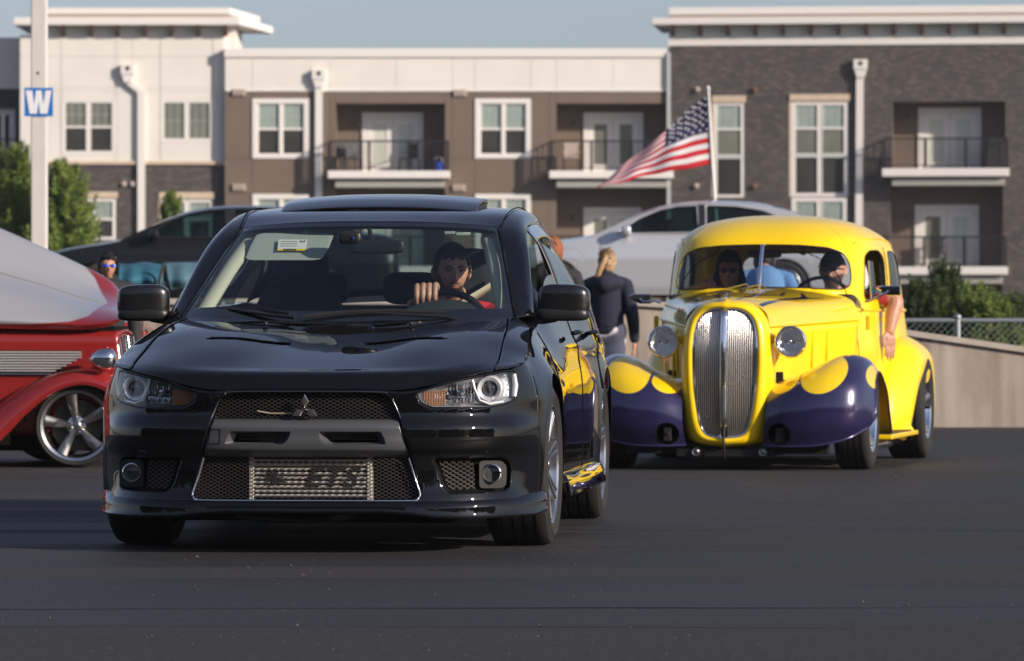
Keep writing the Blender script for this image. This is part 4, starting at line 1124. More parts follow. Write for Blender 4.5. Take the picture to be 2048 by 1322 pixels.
# intercooler with fins and black lettering
m_ic = mat('intercooler', (.62, .57, .50), .5, .2)
ic = bpy.data.objects.new('intercooler', None); COL.objects.link(ic); ic.parent = evo; ic.location = (.012, .078, .297)
for k in range(9):
    z = -.070 + k * .0172; MB().tube([(-.225, 0, z), (.225, 0, z)], .0050, 8, flat=1.0).build('tube', m_ic, ic, smooth=60)
g = MB().b2(-.225, .225, .008, .05, -.08, .08); g.build('core', mat('core_dark', (.02, .018, .017), .7), ic)
for sx in (-1, 1): MB().b2(sx * .232 - .009, sx * .232 + .009, -.008, .06, -.086, .086).build('end_tank', m_ic, ic, bevel=.002)
me = textmesh('ETS', .118, .001, shear=.35, offset=.003, space=1.16)
m_let = mat('stencil_black', (.003, .003, .003), .7); me.materials.append(m_let)
o = inst(me, 'lettering', ic, (.075, -.0065, -.002), (RAD(90), 0, 0), (1.0, .92, 1))
g = MB()          # splash emblem left of the lettering
for k in range(13):
    a = k * .483; r = .034 + .014 * ((k * 7) % 5) / 5; g.prism([(-.145, 0), (-.145 + math.cos(a - .16) * r * .6, math.sin(a - .16) * r * .55), (-.145 + math.cos(a) * r * 1.3, math.sin(a) * r), (-.145 + math.cos(a + .16) * r * .6, math.sin(a + .16) * r * .55)], -.0075 - .0001 * k, -.0055)
g.build('stencil_logo', m_let, ic)

# headlights
m_refl = mat('lamp_reflector', (.55, .56, .58), .16, 1.0)
m_lw = mat('lamp_bright', (.85, .85, .86), .28, .45, .5)
m_amber = mat('amber_reflector', (.42, .22, .12), .35, .3)
def amber():
    return m_amber
hl_objs = []
for sx in (1, -1):
    hl = bpy.data.objects.new('headlight', None); COL.objects.link(hl); hl.parent = evo
    fsx = lambda x: x * sx
    # cover: the piece of skin that was cut out, as clear plastic
    D = densify(P_head, .012); cxh, czh = .62, .63
    g = MB().grid([[(fsx(cxh + (x - cxh) * k), e_y(cxh + (x - cxh) * k, czh + (z - czh) * k, -.001), czh + (z - czh) * k) for x, z in D] for k in (1, .85, .7, .55, .4, .25, .1, .01)], cv=True); g.build('lens_cover', m_clear, hl, smooth=180)
    # housing at the back
    D = densify(P_head, .02); cxh, czh = .62, .63
    rings = []
    for k, (sc_, dp) in enumerate(((1.0, .03), (.92, .055), (.6, .075), (.05, .08))):
        rings.append([(fsx(cxh + (x - cxh) * sc_), e_y(cxh + (x - cxh) * sc_, czh + (z - czh) * sc_, dp), czh + (z - czh) * sc_) for x, z in D])
    g = MB().grid(rings, cv=True); g.build('housing', mat('lamp_housing', (.34, .35, .37), .35, .5), hl, smooth=60)
    # projector
    pc = Vector((fsx(.700), e_y(.70, .64, .028), .642))
    g = MB().lathe([(.030, .004), (.036, -.014), (.046, -.018), (.052, -.008), (.054, .02), (.056, .05)], 32, 'y', pc); g.build('projector_ring', m_lw, hl, smooth=50)
    g = MB().ell(pc + Vector((0, .010, 0)), (.031, .022, .031), 12, 24); g.build('projector_lens', mat('lens_dark', (.03, .03, .035), .02, coat=1.0, spec=1.0), hl, smooth=180)
    g = MB()                               # bright shroud hugging the projector, and the outer column
    g.tube([(fsx(.785), e_y(.785, .66, .02), .70), (fsx(.790), e_y(.79, .65, .02), .655), (fsx(.787), e_y(.787, .62, .02), .61)], [.009, .012, .010], 10)
    g.tube([(fsx(.636), e_y(.636, .68, .03), .683), (fsx(.645), e_y(.64, .64, .03), .645), (fsx(.665), e_y(.66, .60, .03), .598), (fsx(.70), e_y(.7, .58, .03), .583), (fsx(.75), e_y(.75, .59, .025), .592)], .0055, 8)
    for k in range(6):
        a = k / 5; x = .745 + .012 * math.sin(a * 3); z = .60 + .095 * a; g.box((fsx(x + .008), e_y(x, z, .03), z), (.010, .012, .008))
    g.build('light_shroud', m_lw, hl, smooth=50)
    # inner bowl with fluted facets and its bulb
    g = MB()
    for k in range(8):
        x0, x1 = .545 + k * .0125, .545 + (k + 1) * .0125; zt_ = .655 + .018 * k / 8; zb_ = .583
        for q in range(3):
            za, zc_ = zb_ + (zt_ - zb_) * q / 3, zb_ + (zt_ - zb_) * (q + 1) / 3
            yy = e_y((x0 + x1) / 2, .62, .05 + .004 * ((k + q) % 2) - .012 * abs(q - 1))
            g.add([(fsx(x0), yy + .004, za), (fsx(x1), yy + .004, za), (fsx(x1), yy + .004, zc_), (fsx(x0), yy + .004, zc_), (fsx((x0 + x1) / 2), yy - .003, (za + zc_) / 2)], [(0, 1, 4), (1, 2, 4), (2, 3, 4), (3, 0, 4)])
    g.build('reflector', m_refl, hl)
    g = MB().lathe([(.0, -.014), (.010, -.012), (.013, .0), (.022, .012), (.024, .03)], 20, 'y', (fsx(.587), e_y(.587, .62, .04), .628)); g.build('bulb', m_refl, hl, smooth=50)
    # amber indicator: ribbed
    g = MB()
    for k in range(9):
        x0, x1 = .452 + k * .0095, .452 + (k + 1) * .0095; zt_ = .632 + .10 * (x0 - .45); zb_ = max(.578, .60 - (x0 - .45) * .9)
        for q in range(7):
            za, zc_ = zb_ + (zt_ - zb_) * q / 7, zb_ + (zt_ - zb_) * (q + 1) / 7; yy = e_y((x0 + x1) / 2, .61, .026)
            g.add([(fsx(x0), yy + .003, za), (fsx(x1), yy + .003, za), (fsx(x1), yy + .003, zc_), (fsx(x0), yy + .003, zc_), (fsx((x0 + x1) / 2), yy - .002, (za + zc_) / 2)], [(0, 1, 4), (1, 2, 4), (2, 3, 4), (3, 0, 4)])
    g.build('indicator', amber(), hl)
# fog lamps
fogy = lambda x: .168 + .42 * (x - .655)
for sx in (1, -1):
    fo = bpy.data.objects.new('fog_lamp', None); COL.objects.link(fo); fo.parent = evo
    D = [(x * sx, z) for x, z in densify(P_fog, .02)]; cx_, cz_ = .66 * sx, .31
    g = MB().grid([[(cx_ + (x - cx_) * k, e_y(abs(cx_ + (x - cx_) * k), z if k == 1 else cz_ + (z - cz_) * k, .044 + (1 - k) * .01), cz_ + (z - cz_) * k) for x, z in D] for k in (1, .6, .05)], cv=True); g.build('recess_floor', m_under, fo, smooth=60)
    Pm = [(.515, .362), (.64, .362), (.648, .30), (.648, .252), (.565, .25), (.545, .27)]
    g = MB(); wiremesh(g, Pm, lambda x, z: e_y(x, z, .022), r=.0010); 
    if sx < 0: g.v = [Vector((-p.x, p.y, p.z)) for p in g.v]
    tag(g.build('mesh_grille', m_mesh, evo, smooth=60), kind='stuff')
    pl = roundpoly([(.664, .362), (.748, .362), (.768, .340), (.766, .266), (.746, .254), (.664, .254)], .016)
    D = [(x, z) for x, z in densify(pl, .015)]; c2 = (.712, .312)
    g = MB().grid([[(sx * (c2[0] + (x - c2[0]) * k), fogy(c2[0] + (x - c2[0]) * k), c2[1] + (z - c2[1]) * k) for x, z in D] for k in (1, .96, .5, .03)], cv=True); g.build('lamp_surround', mat('bezel_grey', (.014, .0135, .013), .5), fo, smooth=40)
    pc = Vector((sx * .712, fogy(.712) - .004, .312))
    g = MB().lathe([(.031, .025), (.031, -.010), (.034, -.013), (.038, -.010), (.038, .025)], 32, 'y', pc); g.build('ring', m_chrome, fo, smooth=50)
    g = MB().lathe([(.031, .0), (.026, .012), (.012, .02), (.0, .021)], 24, 'y', pc); g.build('reflector', m_refl, fo, smooth=180)
    g = MB().lathe([(.031, -.003), (.022, -.008), (.0, -.010)], 24, 'y', pc); g.build('lens', m_clear, fo, smooth=180)
# wipers
def wiper(pts, arm):
    w_ = MB().tube(pts, .0045, 6, flat=2.2).build('wiper', m_blackpl, evo, smooth=60)
    MB().tube(arm, [.010, .009, .007, .006], 8, flat=.8).build('wiper_arm', m_blackpl, w_, smooth=60)
def wsy(x, z): 
    t = (z - .92) / (1.31 - .92); return 1.16 + .16 * (x / .7) ** 2 + t * (.78) - .012
wiper([(x, wsy(x, z), z) for x, z in ((-.625, .955), (-.50, .962), (-.36, .955), (-.23, .935))], [(x, wsy(x, z) - .02, z) for x, z in ((-.20, .922), (-.32, .934), (-.44, .95), (-.50, .960))])
wiper([(x, wsy(x, z), z) for x, z in ((-.17, .925), (.0, .945), (.2, .950), (.42, .942))], [(x, wsy(x, z) - .022, z) for x, z in ((.50, .905), (.42, .925), (.25, .935), (.12, .942))])
# mirrors
def mir(sx):
    mo = bpy.data.objects.new('side_mirror', None); COL.objects.link(mo); mo.parent = evo
    c = (sx * .888, 1.46, .990)
    def f(p):
        x = p[0] * sx; k = (x / .115 + 1) / 2
        return [p[0], p[1] * (.75 + .25 * k) + .012 * (x / .115) ** 2, p[2] * (1.02 - .08 * k) + (.004 if p[2] > 0 else -.004)]
    g = MB().grid(superell(c, (.110, .060, .070), .55, 22, 32, f), cv=True); g.build('mirror_shell', m_bpm, mo, smooth=180)
    g = MB().grid(superell((c[0] - sx * .004, c[1] + .002, c[2] - .054), (.110, .056, .028), .5, 12, 28), cv=True); g.build('mirror_base', m_blackpl, mo, smooth=180)
    g = MB().prism([(sx * .70, .90), (sx * .70, .945), (sx * .80, .945), (sx * .86, .925), (sx * .86, .905), (sx * .80, .895)], 1.44, 1.50); g.build('mirror_arm', m_blackpl, mo, bevel=.008)
    g = MB().grid(superell((c[0], c[1] + .050, c[2] + .006), (.098, .010, .056), .3, 8, 28), cv=True); g.build('mirror_glass', m_chrome, mo, smooth=180)
m_bpm = mat('mirror_paint', (.010, .0095, .010), .30, .2, .9, coatr=.06)
mir(1); mir(-1)
for a, y in ((fd, 2.36), (rd, 3.18)):
    for sx in (1, -1):
        x = float(np.interp(y, _pl[:-60, 1], _pl[:-60, 0])) - .02
        MB().tube([(sx * x, y - .20, .855), (sx * (x + .024), y - .17, .86), (sx * (x + .026), y - .06, .862), (sx * x, y - .02, .86)], .010, 8).build('door_handle', m_bp, a[0] if sx > 0 else a[1], smooth=60)
for y, st in ((FW, RAD(-1)), (RW, 0)):
    for sx in (1, -1): wheel(evo, (sx * .772, y, WZ), sx, spokes=7, steer=st if y == FW else 0)
# interior
m_int = mat('interior_black', (.012, .014, .015), .7)
m_dash = mat('dash_plastic', (.022, .030, .032), .6)
m_beige = mat('headliner_beige', (.42, .42, .33), .8)
g = MB().grid(net([[(x, 1.22 + .14 * (x / .7) ** 2, .895) for x in (-.72, -.4, 0, .4, .72)], [(x, 1.45, .925) for x in (-.72, -.4, 0, .4, .72)], [(x, 1.68, .935) for x in (-.72, -.4, 0, .4, .72)], [(x, 1.74, .80) for x in (-.72, -.4, 0, .4, .72)], [(x, 1.76, .5) for x in (-.72, -.4, 0, .4, .72)]], 4, 4)); g.build('dashboard', m_dash, evo, smooth=60)
g = MB().grid(net([[(.37 + dx, y, .925 + h_) for dx, h_ in ((-.22, -.02), (-.15, hh * .6), (0, hh), (.15, hh * .6), (.22, -.02))] for y, hh in ((1.45, .0), (1.52, .055), (1.68, .075), (1.72, .05))], 4, 4)); g.build('instrument_hood', m_dash, evo, smooth=60)
def seat(x, y, belted=False):
    s_ = bpy.data.objects.new('front_seat' if y < 3 else 'rear_seat', None); COL.objects.link(s_); s_.parent = evo; s_.location = (x, y, 0)
    g = MB().grid(superell((0, .02, .78), (.24, .075, .32), .55, 14, 20, lambda p: [p[0] * (1 - .25 * max(0, p[2]) / .32), p[1] + .25 * p[2], p[2]]), cv=True); g.build('seat_back', m_int, s_, smooth=60)
    g = MB().grid(superell((0, -.22, .46), (.25, .25, .09), .5), cv=True); g.build('seat_cushion', m_int, s_, smooth=60)
    g = MB().grid(superell((0, .13, 1.145), (.125, .05, .085), .55), cv=True); g.tube([(-.05, .12, 1.0), (-.05, .13, 1.12)], .008); g.tube([(.05, .12, 1.0), (.05, .13, 1.12)], .008); g.build('headrest', m_int, s_, smooth=60)
seat(.37, 2.42); seat(-.37, 2.42)
rs_ = MB().b2(-.66, .66, 3.35, 3.5, .45, .98).build('rear_bench', m_int, evo, bevel=.04)
for x in (-.4, .02, .42): MB().grid(superell((x, 3.42, 1.06), (.13, .05, .075), .5), cv=True).build('headrest', m_int, rs_, smooth=60)
# headliner, lit pillar trim, sun visor with its warning label, inside mirror
g = MB().grid((Rn[:, ::-1] * np.array([-1, 1, 1]) + np.array([0, 0, -.03]))); g.grid(Rn + np.array([0, 0, -.03])); g.build('headliner', mat('headliner_dark', (.05, .055, .052), .9), evo, smooth=180)
pt = [(.655, 1.42, .935), (.625, 1.56, 1.02), (.585, 1.74, 1.13), (.548, 1.93, 1.225), (.515, 2.02, 1.275)]
g = MB().tube([(p[0] - .012, p[1] + .03, p[2] - .008) for p in cr(pt, 5)], [.036] * 18 + [.034, .030, .024], 12, flat=.75); halfpart(g, 'pillar_trim', m_beige, evo, smooth=60)
g = MB().grid(superell((-.33, 1.905, 1.228), (.172, .009, .060), .25, 8, 36, lambda p: [p[0] + .02 * (p[2] / .06), p[1] + p[2] * .9, p[2]]), cv=True); vis = g.build('sun_visor', mat('visor_cloth', (.30, .335, .31), .85), evo, smooth=60)
lab = MB(); lab.M = Matrix.Translation((-.315, 1.888, 1.233)) @ Matrix.Rotation(RAD(-42), 4, 'X')
def fl(x0, x1, z0, z1, y, nm, m_):
    g = MB(); g.M = lab.M; g.b2(x0, x1, y, y + .001, z0, z1); g.build(nm, m_, vis)
fl(-.062, .062, -.024, .030, -.004, 'label', mat('label_white', (.62, .63, .60), .6)); fl(-.062, .062, -.034, -.0245, -.004, 'label_bar', mat('label_yellow', (.75, .52, .02), .6))
m_ink = mat('ink', (.02, .02, .02), .8)
g = MB(); g.M = lab.M
for k in range(3): g.b2(-.052, .02, -.0052, -.0045, .018 - k * .013 - .0012, .018 - k * .013 + .0012)
for k in range(4): g.b2(.032 + .006 * k, .035 + .006 * k, -.0052, -.0045, .012 + .003 * (k % 2), .026 - .003 * (k % 3))
g.build('label_print', m_ink, vis)
me = textmesh('WARNING', .0115, .0003, offset=.0004); me.materials.append(m_ink)
o = inst(me, 'label_warning', vis, (0, 0, 0)); o.matrix_local = lab.M @ Matrix.Translation((-.008, -.0055, -.029)) @ Matrix.Rotation(RAD(90), 4, 'X') @ Matrix.Rotation(RAD(180), 4, 'Z')
g = MB().grid(superell((.06, 1.80, 1.225), (.118, .018, .030), .4), cv=True); g.tube([(.04, 1.80, 1.24), (.03, 1.83, 1.275), (.02, 1.87, 1.30)], .010); g.build('inside_mirror', m_blackpl, evo, smooth=60)
g = MB().grid(superell((-.055, 1.80, 1.262), (.050, .025, .028), .5), cv=True); sb = g.build('sensor_box', m_blackpl, evo, smooth=60)
MB().ell((-.04, 1.772, 1.262), (.007, .004, .007)).build('lens', mat('lens_blue', (.008, .02, .16), .1), sb, smooth=180)
g = MB().b2(.34, .385, 1.90, 1.902, 1.282, 1.292).b2(.39, .45, 1.905, 1.907, 1.276, 1.288); g.build('sticker', mat('sticker', (.35, .42, .40), .6), evo)
# steering wheel
sw = bpy.data.objects.new('steering_wheel', None); COL.objects.link(sw); sw.parent = evo; sw.location = (.345, 1.86, .865); sw.rotation_euler = (RAD(-24), 0, 0)
c_ = [(math.cos(a) * .182, 0, math.sin(a) * .182) for a in np.linspace(0, 2 * math.pi, 40, endpoint=False)]
MB().tube(c_, .016, 10, closed=True).build('wheel_rim', m_blackpl, sw, smooth=60)
g = MB().grid(superell((0, .01, -.01), (.075, .03, .06), .6), cv=True)
for a in (0, math.pi, -math.pi / 2): g.tube([(math.cos(a) * .06, 0, math.sin(a) * .06), (math.cos(a) * .175, 0, math.sin(a) * .175)], .014, 8, flat=.6)
g.build('wheel_hub', m_int, sw, smooth=60)
# ------------------------------------------------------------------ the yellow hot rod
m_yel = mat('yellow_paint', (.94, .635, .006), .34, 0.0, .65, coatr=.03, spec=.25)
m_fm = maskmat('fender_paint', (.94, .635, .006), (.020, .016, .066), rough=.22, metal=.15, soft=.0015)
yel = thing('hot_rod', 'bright yellow 1930s hot rod with purple flame fenders and tall chrome grille', 'car', (1.29, 28.95, 0), -RAD(11.4))
m_trimb = mat('rubber_black', (.01, .01, .01), .6)
# --- cabin: rounded shell from sill to roof
zr_ = [.22, .45, .70, .93, 1.10, 1.25, 1.36, 1.44, 1.51, 1.56, 1.59, 1.606, 1.612]
yf_ = [1.40, 1.40, 1.40, 1.42, 1.46, 1.53, 1.60, 1.67, 1.79, 1.94, 2.12, 2.30, 2.46]
wd_ = [.66, .69, .695, .675, .665, .655, .640, .610, .54, .44, .31, .17, .01]
yr_ = [3.80, 3.84, 3.86, 3.84, 3.78, 3.66, 3.54, 3.42, 3.24, 3.05, 2.86, 2.68, 2.50]
ex_ = [5, 5, 5, 4.6, 4.2, 4.0, 3.8, 3.5, 3.0, 2.7, 2.4, 2.2, 2.0]
NVc, NUc = 130, 300
vz = np.linspace(0, len(zr_) - 1, NVc)
I_ = np.arange(len(zr_))
Zc, Yf, Wd, Yr, Ex = [pch(vz, I_, q) for q in (zr_, yf_, wd_, yr_, ex_)]
# outline parameter: dense at the corners
Gc = np.zeros((NUc, NVc, 3))
ph = np.linspace(-math.pi / 2, math.pi / 2, NUc)
ph = ph - .28 * np.sin(4 * ph) / 4 * 1.0
for j in range(NVc):
    n_ = Ex[j]; c, s_ = np.cos(ph), np.sin(ph)
    Gc[:, j, 0] = Wd[j] * np.abs(c) ** (2 / n_)
    Gc[:, j, 1] = (Yf[j] + Yr[j]) / 2 + np.sign(s_) * np.abs(s_) ** (2 / n_) * (Yr[j] - Yf[j]) / 2
    Gc[:, j, 2] = Zc[j]
Gc[..., 0] *= 1 + .085 * np.clip((Gc[..., 1] - 1.75) / 1.1, 0, 1)
# resample each outline by arc length so that cells are even
def resample(P, n):
    d = np.concatenate([[0], np.cumsum(np.linalg.norm(np.diff(P, axis=0), axis=1))])
    if d[-1] < 1e-6: return np.repeat(P[:1], n, 0)
    t = np.linspace(0, d[-1], n); return np.stack([np.interp(t, d, P[:, k]) for k in range(3)], 1)
Gc = np.stack([resample(Gc[:, j], NUc) for j in range(NVc)], 1)
P_ws = roundpoly([(0, 1.404), (.25, 1.399), (.42, 1.384), (.51, 1.350), (.553, 1.28), (.566, 1.19), (.56, 1.132), (.52, 1.114), (.3, 1.124), (0, 1.130)], .03)
P_dw = roundpoly([(1.80, 1.055), (2.42, 1.055), (2.43, 1.33), (2.30, 1.375), (2.05, 1.37), (1.92, 1.33)], .05)
P_qw = roundpoly([(2.60, 1.06), (3.05, 1.06), (3.10, 1.2), (3.0, 1.34), (2.85, 1.375), (2.62, 1.375)], .06)
P_bw = roundpoly([(0, 1.12), (.40, 1.12), (.44, 1.18), (.42, 1.32), (.34, 1.37), (0, 1.38)], .04)
k1 = int(NUc * .20); k2 = int(NUc * .80)
shells = []
for a, b, P, ax in ((0, k1 + 1, [P_ws], (0, 2)), (k1, k2 + 1, [P_dw, P_qw], (1, 2)), (k2, NUc, [P_bw], (0, 2))):
    v, f, r = cutgrid(Gc[a:b], P, ax); shells.append((v, f, r))
for (v, f, r), nm in zip(shells, ('cowl_and_roof_front', 'body_side', 'body_rear')):
    g = MB().add([tuple(p) for p in v], f)
    if nm == 'body_side': halfpart(g, 'body_side', m_yel, yel, smooth=60, solid=.006)
    else: g.mirror(); g.build('body_front' if nm[0] == 'c' else 'body_rear', m_yel, yel, smooth=60, solid=.006, weld=.0005)
def c_front(x, z):
    j = np.argmin(abs(Gc[0, :, 2] - z)); o = Gc[:k1 + 20, j]; return float(np.interp(abs(x), o[:, 0], o[:, 1]))
def c_side(y, z):
    j = np.argmin(abs(Gc[0, :, 2] - z)); o = Gc[k1 // 2:k2, j]; return float(np.interp(y, o[:, 1], o[:, 0]))
# glass, frames
def remv(v, r, nm, m_, sc=1):
    used = sorted({i for f in r for i in f}); ix = {k: i for i, k in enumerate(used)}
    g = MB().add([tuple(v[k]) for k in used], [[ix[i] for i in f] for f in r]); return g
m_wsg = glassmat('rod_windshield', (.90, .92, .92), .7)
a, b = halfpart(remv(*[shells[0][k] for k in (0, 2)], 'x', None), 'windshield', m_wsg, yel, smooth=180)
g = remv(*[shells[2][k] for k in (0, 2)], 'x', None); g.mirror(); g.build('rear_window', m_wsg, yel, smooth=180, weld=.0005)
v, f, r = shells[1]; rq = [q for q in r if v[q[0]][1] > 2.5]; halfpart(remv(v, rq, 'x', None), 'quarter_window', m_glassd, yel, smooth=180)
rd_ = [q for q in r if v[q[0]][1] < 2.5]; g = remv(v, rd_, 'x', None); h_ = MB(); h_.v = [Vector((-p.x, p.y, p.z)) for p in g.v]; h_.f = g.f; h_.m = g.m; h_.build('door_window', m_glassd, yel, smooth=180)
for P, fn in ((P_ws, 0), (P_dw, 1), (P_qw, 1), (P_bw, 2)):
    D = densify(P, .02)
    if fn == 0: A = [(x, c_front(x, z) - .002, z) for x, z in D if x > .001]; B = [(x * .985, y + .03, z) for x, y, z in A]
    elif fn == 1: A = [(c_side(y, z) + .001, y, z) for y, z in D]; B = [(x - .035, y, z) for x, y, z in A]
    else: continue
    g = MB(); sew(g, A, B, closed=fn == 1); halfpart(g, 'window_reveal', m_trimb, yel, smooth=60)
    g = MB().tube(A, .004, 6, closed=fn == 1); halfpart(g, 'window_seal', m_trimb, yel, smooth=60)
g = MB().tube([(0, c_front(0, z) - .006, z) for z in np.linspace(1.13, 1.404, 8)], .012, 8, flat=.6); g.build('windshield_post', m_chrome, yel, smooth=60)
# visor-like gutter line over the door, belt moulding, door shut lines
g = MB().tube([(c_side(y, z) + .004, y, z) for y, z in cr([(1.86, 1.41), (2.0, 1.445), (2.2, 1.452), (2.7, 1.45), (3.2, 1.40)], 6)], .006, 6); halfpart(g, 'rain_gutter', m_yel, yel, smooth=60)
g = MB().tube([(c_side(y, .985) + .004, y, .985) for y in np.linspace(1.55, 3.6, 30)], .011, 8); halfpart(g, 'belt_moulding', m_yel, yel, smooth=60)
for y0_ in (1.60, 2.50):
    g = MB().tube([(c_side(y0_, z) + .0015, y0_, z) for z in np.linspace(.26, 1.40, 24)], .0035, 5); halfpart(g, 'shut_line', m_under, yel)
for sx in (1, -1):
    MB().tube([(sx * (c_side(2.38, .93)), 2.44, .93), (sx * (c_side(2.38, .93) + .035), 2.44, .93), (sx * (c_side(2.38, .93) + .04), 2.30, .93)], .011, 8).build('door_handle', m_chrome, yel, smooth=60)
    for z in (.42, .90): MB().b2(sx * .672, sx * .700, 1.575, 1.60, z - .045, z + .045).build('door_hinge', m_yel, yel, bevel=.004)
# --- hood
hy = [.15, .30, .60, .95, 1.25, 1.50]; hw = [.262, .30, .375, .465, .555, .645]; ht = [1.042, 1.062, 1.085, 1.10, 1.115, 1.128]; he = [.880, .885, .893, .905, .915, .925]
Hn = net([[(0, y, t), (.35 * w_, y, t - .008), (.68 * w_, y, t - .035), (.92 * w_, y, t - .085), (w_, y, e)] for y, w_, t, e in zip(hy, hw, ht, he)], 14, 12)
def segd(p, a, b, w0, w1):
    a = np.array(a); b = np.array(b); d = b - a; t = np.clip(((p - a) @ d) / (d @ d), 0, 1); return np.linalg.norm(p - (a + t[..., None] * d), axis=-1) - (w0 + (w1 - w0) * t)
p2 = Hn[..., :2].reshape(-1, 2)
mk = np.full(len(p2), 9.0)
for a, b, w0, w1 in (((.05, .16), (.12, .50), .012, .018), ((.12, .50), (.10, 1.05), .018, .003), ((.12, .5), (.24, .80), .018, .010), ((.24, .80), (.20, 1.30), .014, .003), ((.20, .2), (.27, .60), .014, .014), ((.27, .60), (.36, 1.0), .014, .022), ((.36, 1.0), (.30, 1.25), .022, .003), ((.36, 1.0), (.46, 1.22), .018, .003)):
    mk = np.minimum(mk, segd(p2, a, b, w0, w1))
g = MB().grid(Hn); g.mirror(); mk = -np.concatenate([mk, mk])
o = g.build('hood', m_fm, yel, smooth=180, solid=0, attr=mk)
Hs = [[(w_ - .012, y, e - .006), (w_ - .022, y, .72), (w_ - .03, y, .45)] for y, w_, e in zip(hy, hw, he)]
g = MB().grid(net(Hs, 6, 4)); halfpart(g, 'hood_side', m_yel, yel, smooth=180, solid=.004)
g = MB().tube([(w_ + .001, y, e - .002) for y, w_, e in zip(hy, hw, he)], .006, 6); halfpart(g, 'hood_edge', m_yel, yel, smooth=60)
for k in range(3): 
    g = MB().b2(.33 + .03 * k, .352 + .03 * k, .36 + .1 * k, .43 + .1 * k, .755, .765); halfpart(g, 'side_trim', m_chrome, yel)
g = MB()
for k in range(2):
    y = .85 + .22 * k; x = float(np.interp(y, hy, hw)) - .018
    g.b2(x, x + .014, y, y + .018, .50, .86)
halfpart(g, 'hood_rib', m_yel, yel, bevel=.004)
m_gbar = mat('grille_bright', (.85, .80, .74), .24, 1.0)
# --- grille shell and grille
go = [(0, .985), (.07, .983), (.125, .962), (.168, .915), (.190, .83), (.197, .72), (.194, .60), (.182, .46), (.162, .33), (.135, .245), (.09, .208), (.0, .198)]
oo = [(0, 1.045), (.10, 1.038), (.185, 1.005), (.245, .935), (.272, .84), (.282, .72), (.285, .58), (.283, .43), (.272, .29), (.245, .19), (.16, .150), (0, .135)]
gy = lambda z: float(np.interp(z, [.13, .3, .5, .75, .92, 1.05], [.035, .0, -.012, .0, .03, .07]))
def lerp(a, b, t): return [(p[0] * (1 - t) + q[0] * t, p[1] * (1 - t) + q[1] * t) for p, q in zip(a, b)]
vee = lambda x: .10 * (abs(x) / .2) ** 1.35 * .5
rows = []
for t, dy in ((0, 0.004), (.10, -.016), (.35, -.026), (.68, -.010), (.92, .045), (1.0, .10), (1.0, .17)):
    rows.append([(x, gy(z) + vee(x) + dy, z) for x, z in lerp(go, oo, t)])
Sn_ = net(rows, 8, 6); g = MB().grid(Sn_, flip=True); g.mirror(); g.build('grille_shell', m_yel, yel, smooth=180, solid=0, weld=.0005)
goS = cr(go, 6)
g = MB().tube([(p[0], gy(p[1]) + vee(p[0]) - .004, p[1]) for p in goS] + [(-p[0], gy(p[1]) + vee(p[0]) - .004, p[1]) for p in goS[::-1][1:-1]], .0085, 8, closed=True); g.build('grille_ring', m_chrome, yel, smooth=60)
gp = [(p[0], p[1]) for p in goS]; gpf = gp + [(-p[0], p[1]) for p in gp[::-1][1:-1]]
for sx in (-1, 1):
    for k in range(1, 15):
        x = sx * (.012 + k * .0128)
        for a, b in clipseg((x, .1), (x, 1.1), gpf):
            zs_ = np.linspace(a[1], b[1], 9)
            MB().tube([(x, gy(z) + vee(x) + .004, z) for z in zs_], .0030, 6).build('grille_bar', m_gbar, yel, smooth=60)
g = MB().grid([[(x, gy(z) - .010 + abs(x) * .4, z) for x in (-.016, -.010, 0, .010, .016)] for z in np.linspace(.27, .99, 14)]); g.build('centre_strip', m_chrome, yel, smooth=30, solid=.01)
g = MB()
for z in (.90, .88, .84, .70, .665, .42): g.lathe([(.0, -.002), (.0045, -.001), (.005, .004)], 8, 'y', (0, gy(z) - .011, z))
g.build('strip_holes', m_under, yel)
g = MB().grid([[(x * s_, gy(z) + vee(x) + .035, z) for s_ in (-1, 0, 1)] for x, z in go]); g.build('radiator', mat('radiator_dark', (.03, .028, .026), .6), yel, smooth=60)
g = MB().tube([(0, .01, .27), (0, -.002, .20), (0, .01, .12), (.0, .04, .07)], .007, 6); g.build('pull_cable', m_trimb, yel, smooth=60)
# ornament on the nose and wipers lying on the cowl
g = MB().grid(superell((0, .10, 1.052), (.014, .05, .012), .8), cv=True); g.tube([(0, .07, 1.05), (0, .08, 1.07), (0, .13, 1.078)], .008); g.build('hood_ornament', m_chrome, yel, smooth=60)
for sx in (1, -1):
    MB().tube([(sx * .05, 1.40, 1.128), (sx * .05 - .02, 1.40, 1.150), (sx * .05 - .16 * 1, 1.42, 1.118)], .006, 6, flat=.7).build('wiper', m_chrome, yel, smooth=60)
# --- front fenders with painted flames
FX = [[.235, .40, .58, .75, .860], [.25, .41, .61, .79, .895], [.26, .42, .63, .81, .902], [.27, .43, .64, .81, .890], [.285, .44, .66, .80, .885], [.30, .45, .67, .81, .885], [.33, .47, .68, .81, .885], [.42, .52, .69, .81, .88], [.52, .60, .70, .81, .88]]
FY = [[.03, -.01, .0, .06, .19], [-.005, -.06, -.055, .02, .21], [.02, -.05, -.05, .04, .25], [.11, .04, .04, .13, .33], [.30, .26, .30, .40, .50], [.66, .66, .66, .68, .70], [.95, .95, .95, .96, .96], [1.15, 1.15, 1.15, 1.15, 1.15], [1.27, 1.27, 1.27, 1.27, 1.27]]
FZ = [[.155, .150, .157, .198, .262], [.26, .27, .28, .29, .32], [.40, .42, .43, .43, .42], [.49, .54, .585, .575, .53], [.535, .59, .692, .685, .60], [.53, .57, .675, .66, .57], [.44, .48, .555, .54, .46], [.31, .33, .37, .36, .30], [.20, .20, .20, .20, .19]]
Fn = net(np.stack([FX, FY, FZ], -1), 18, 22)
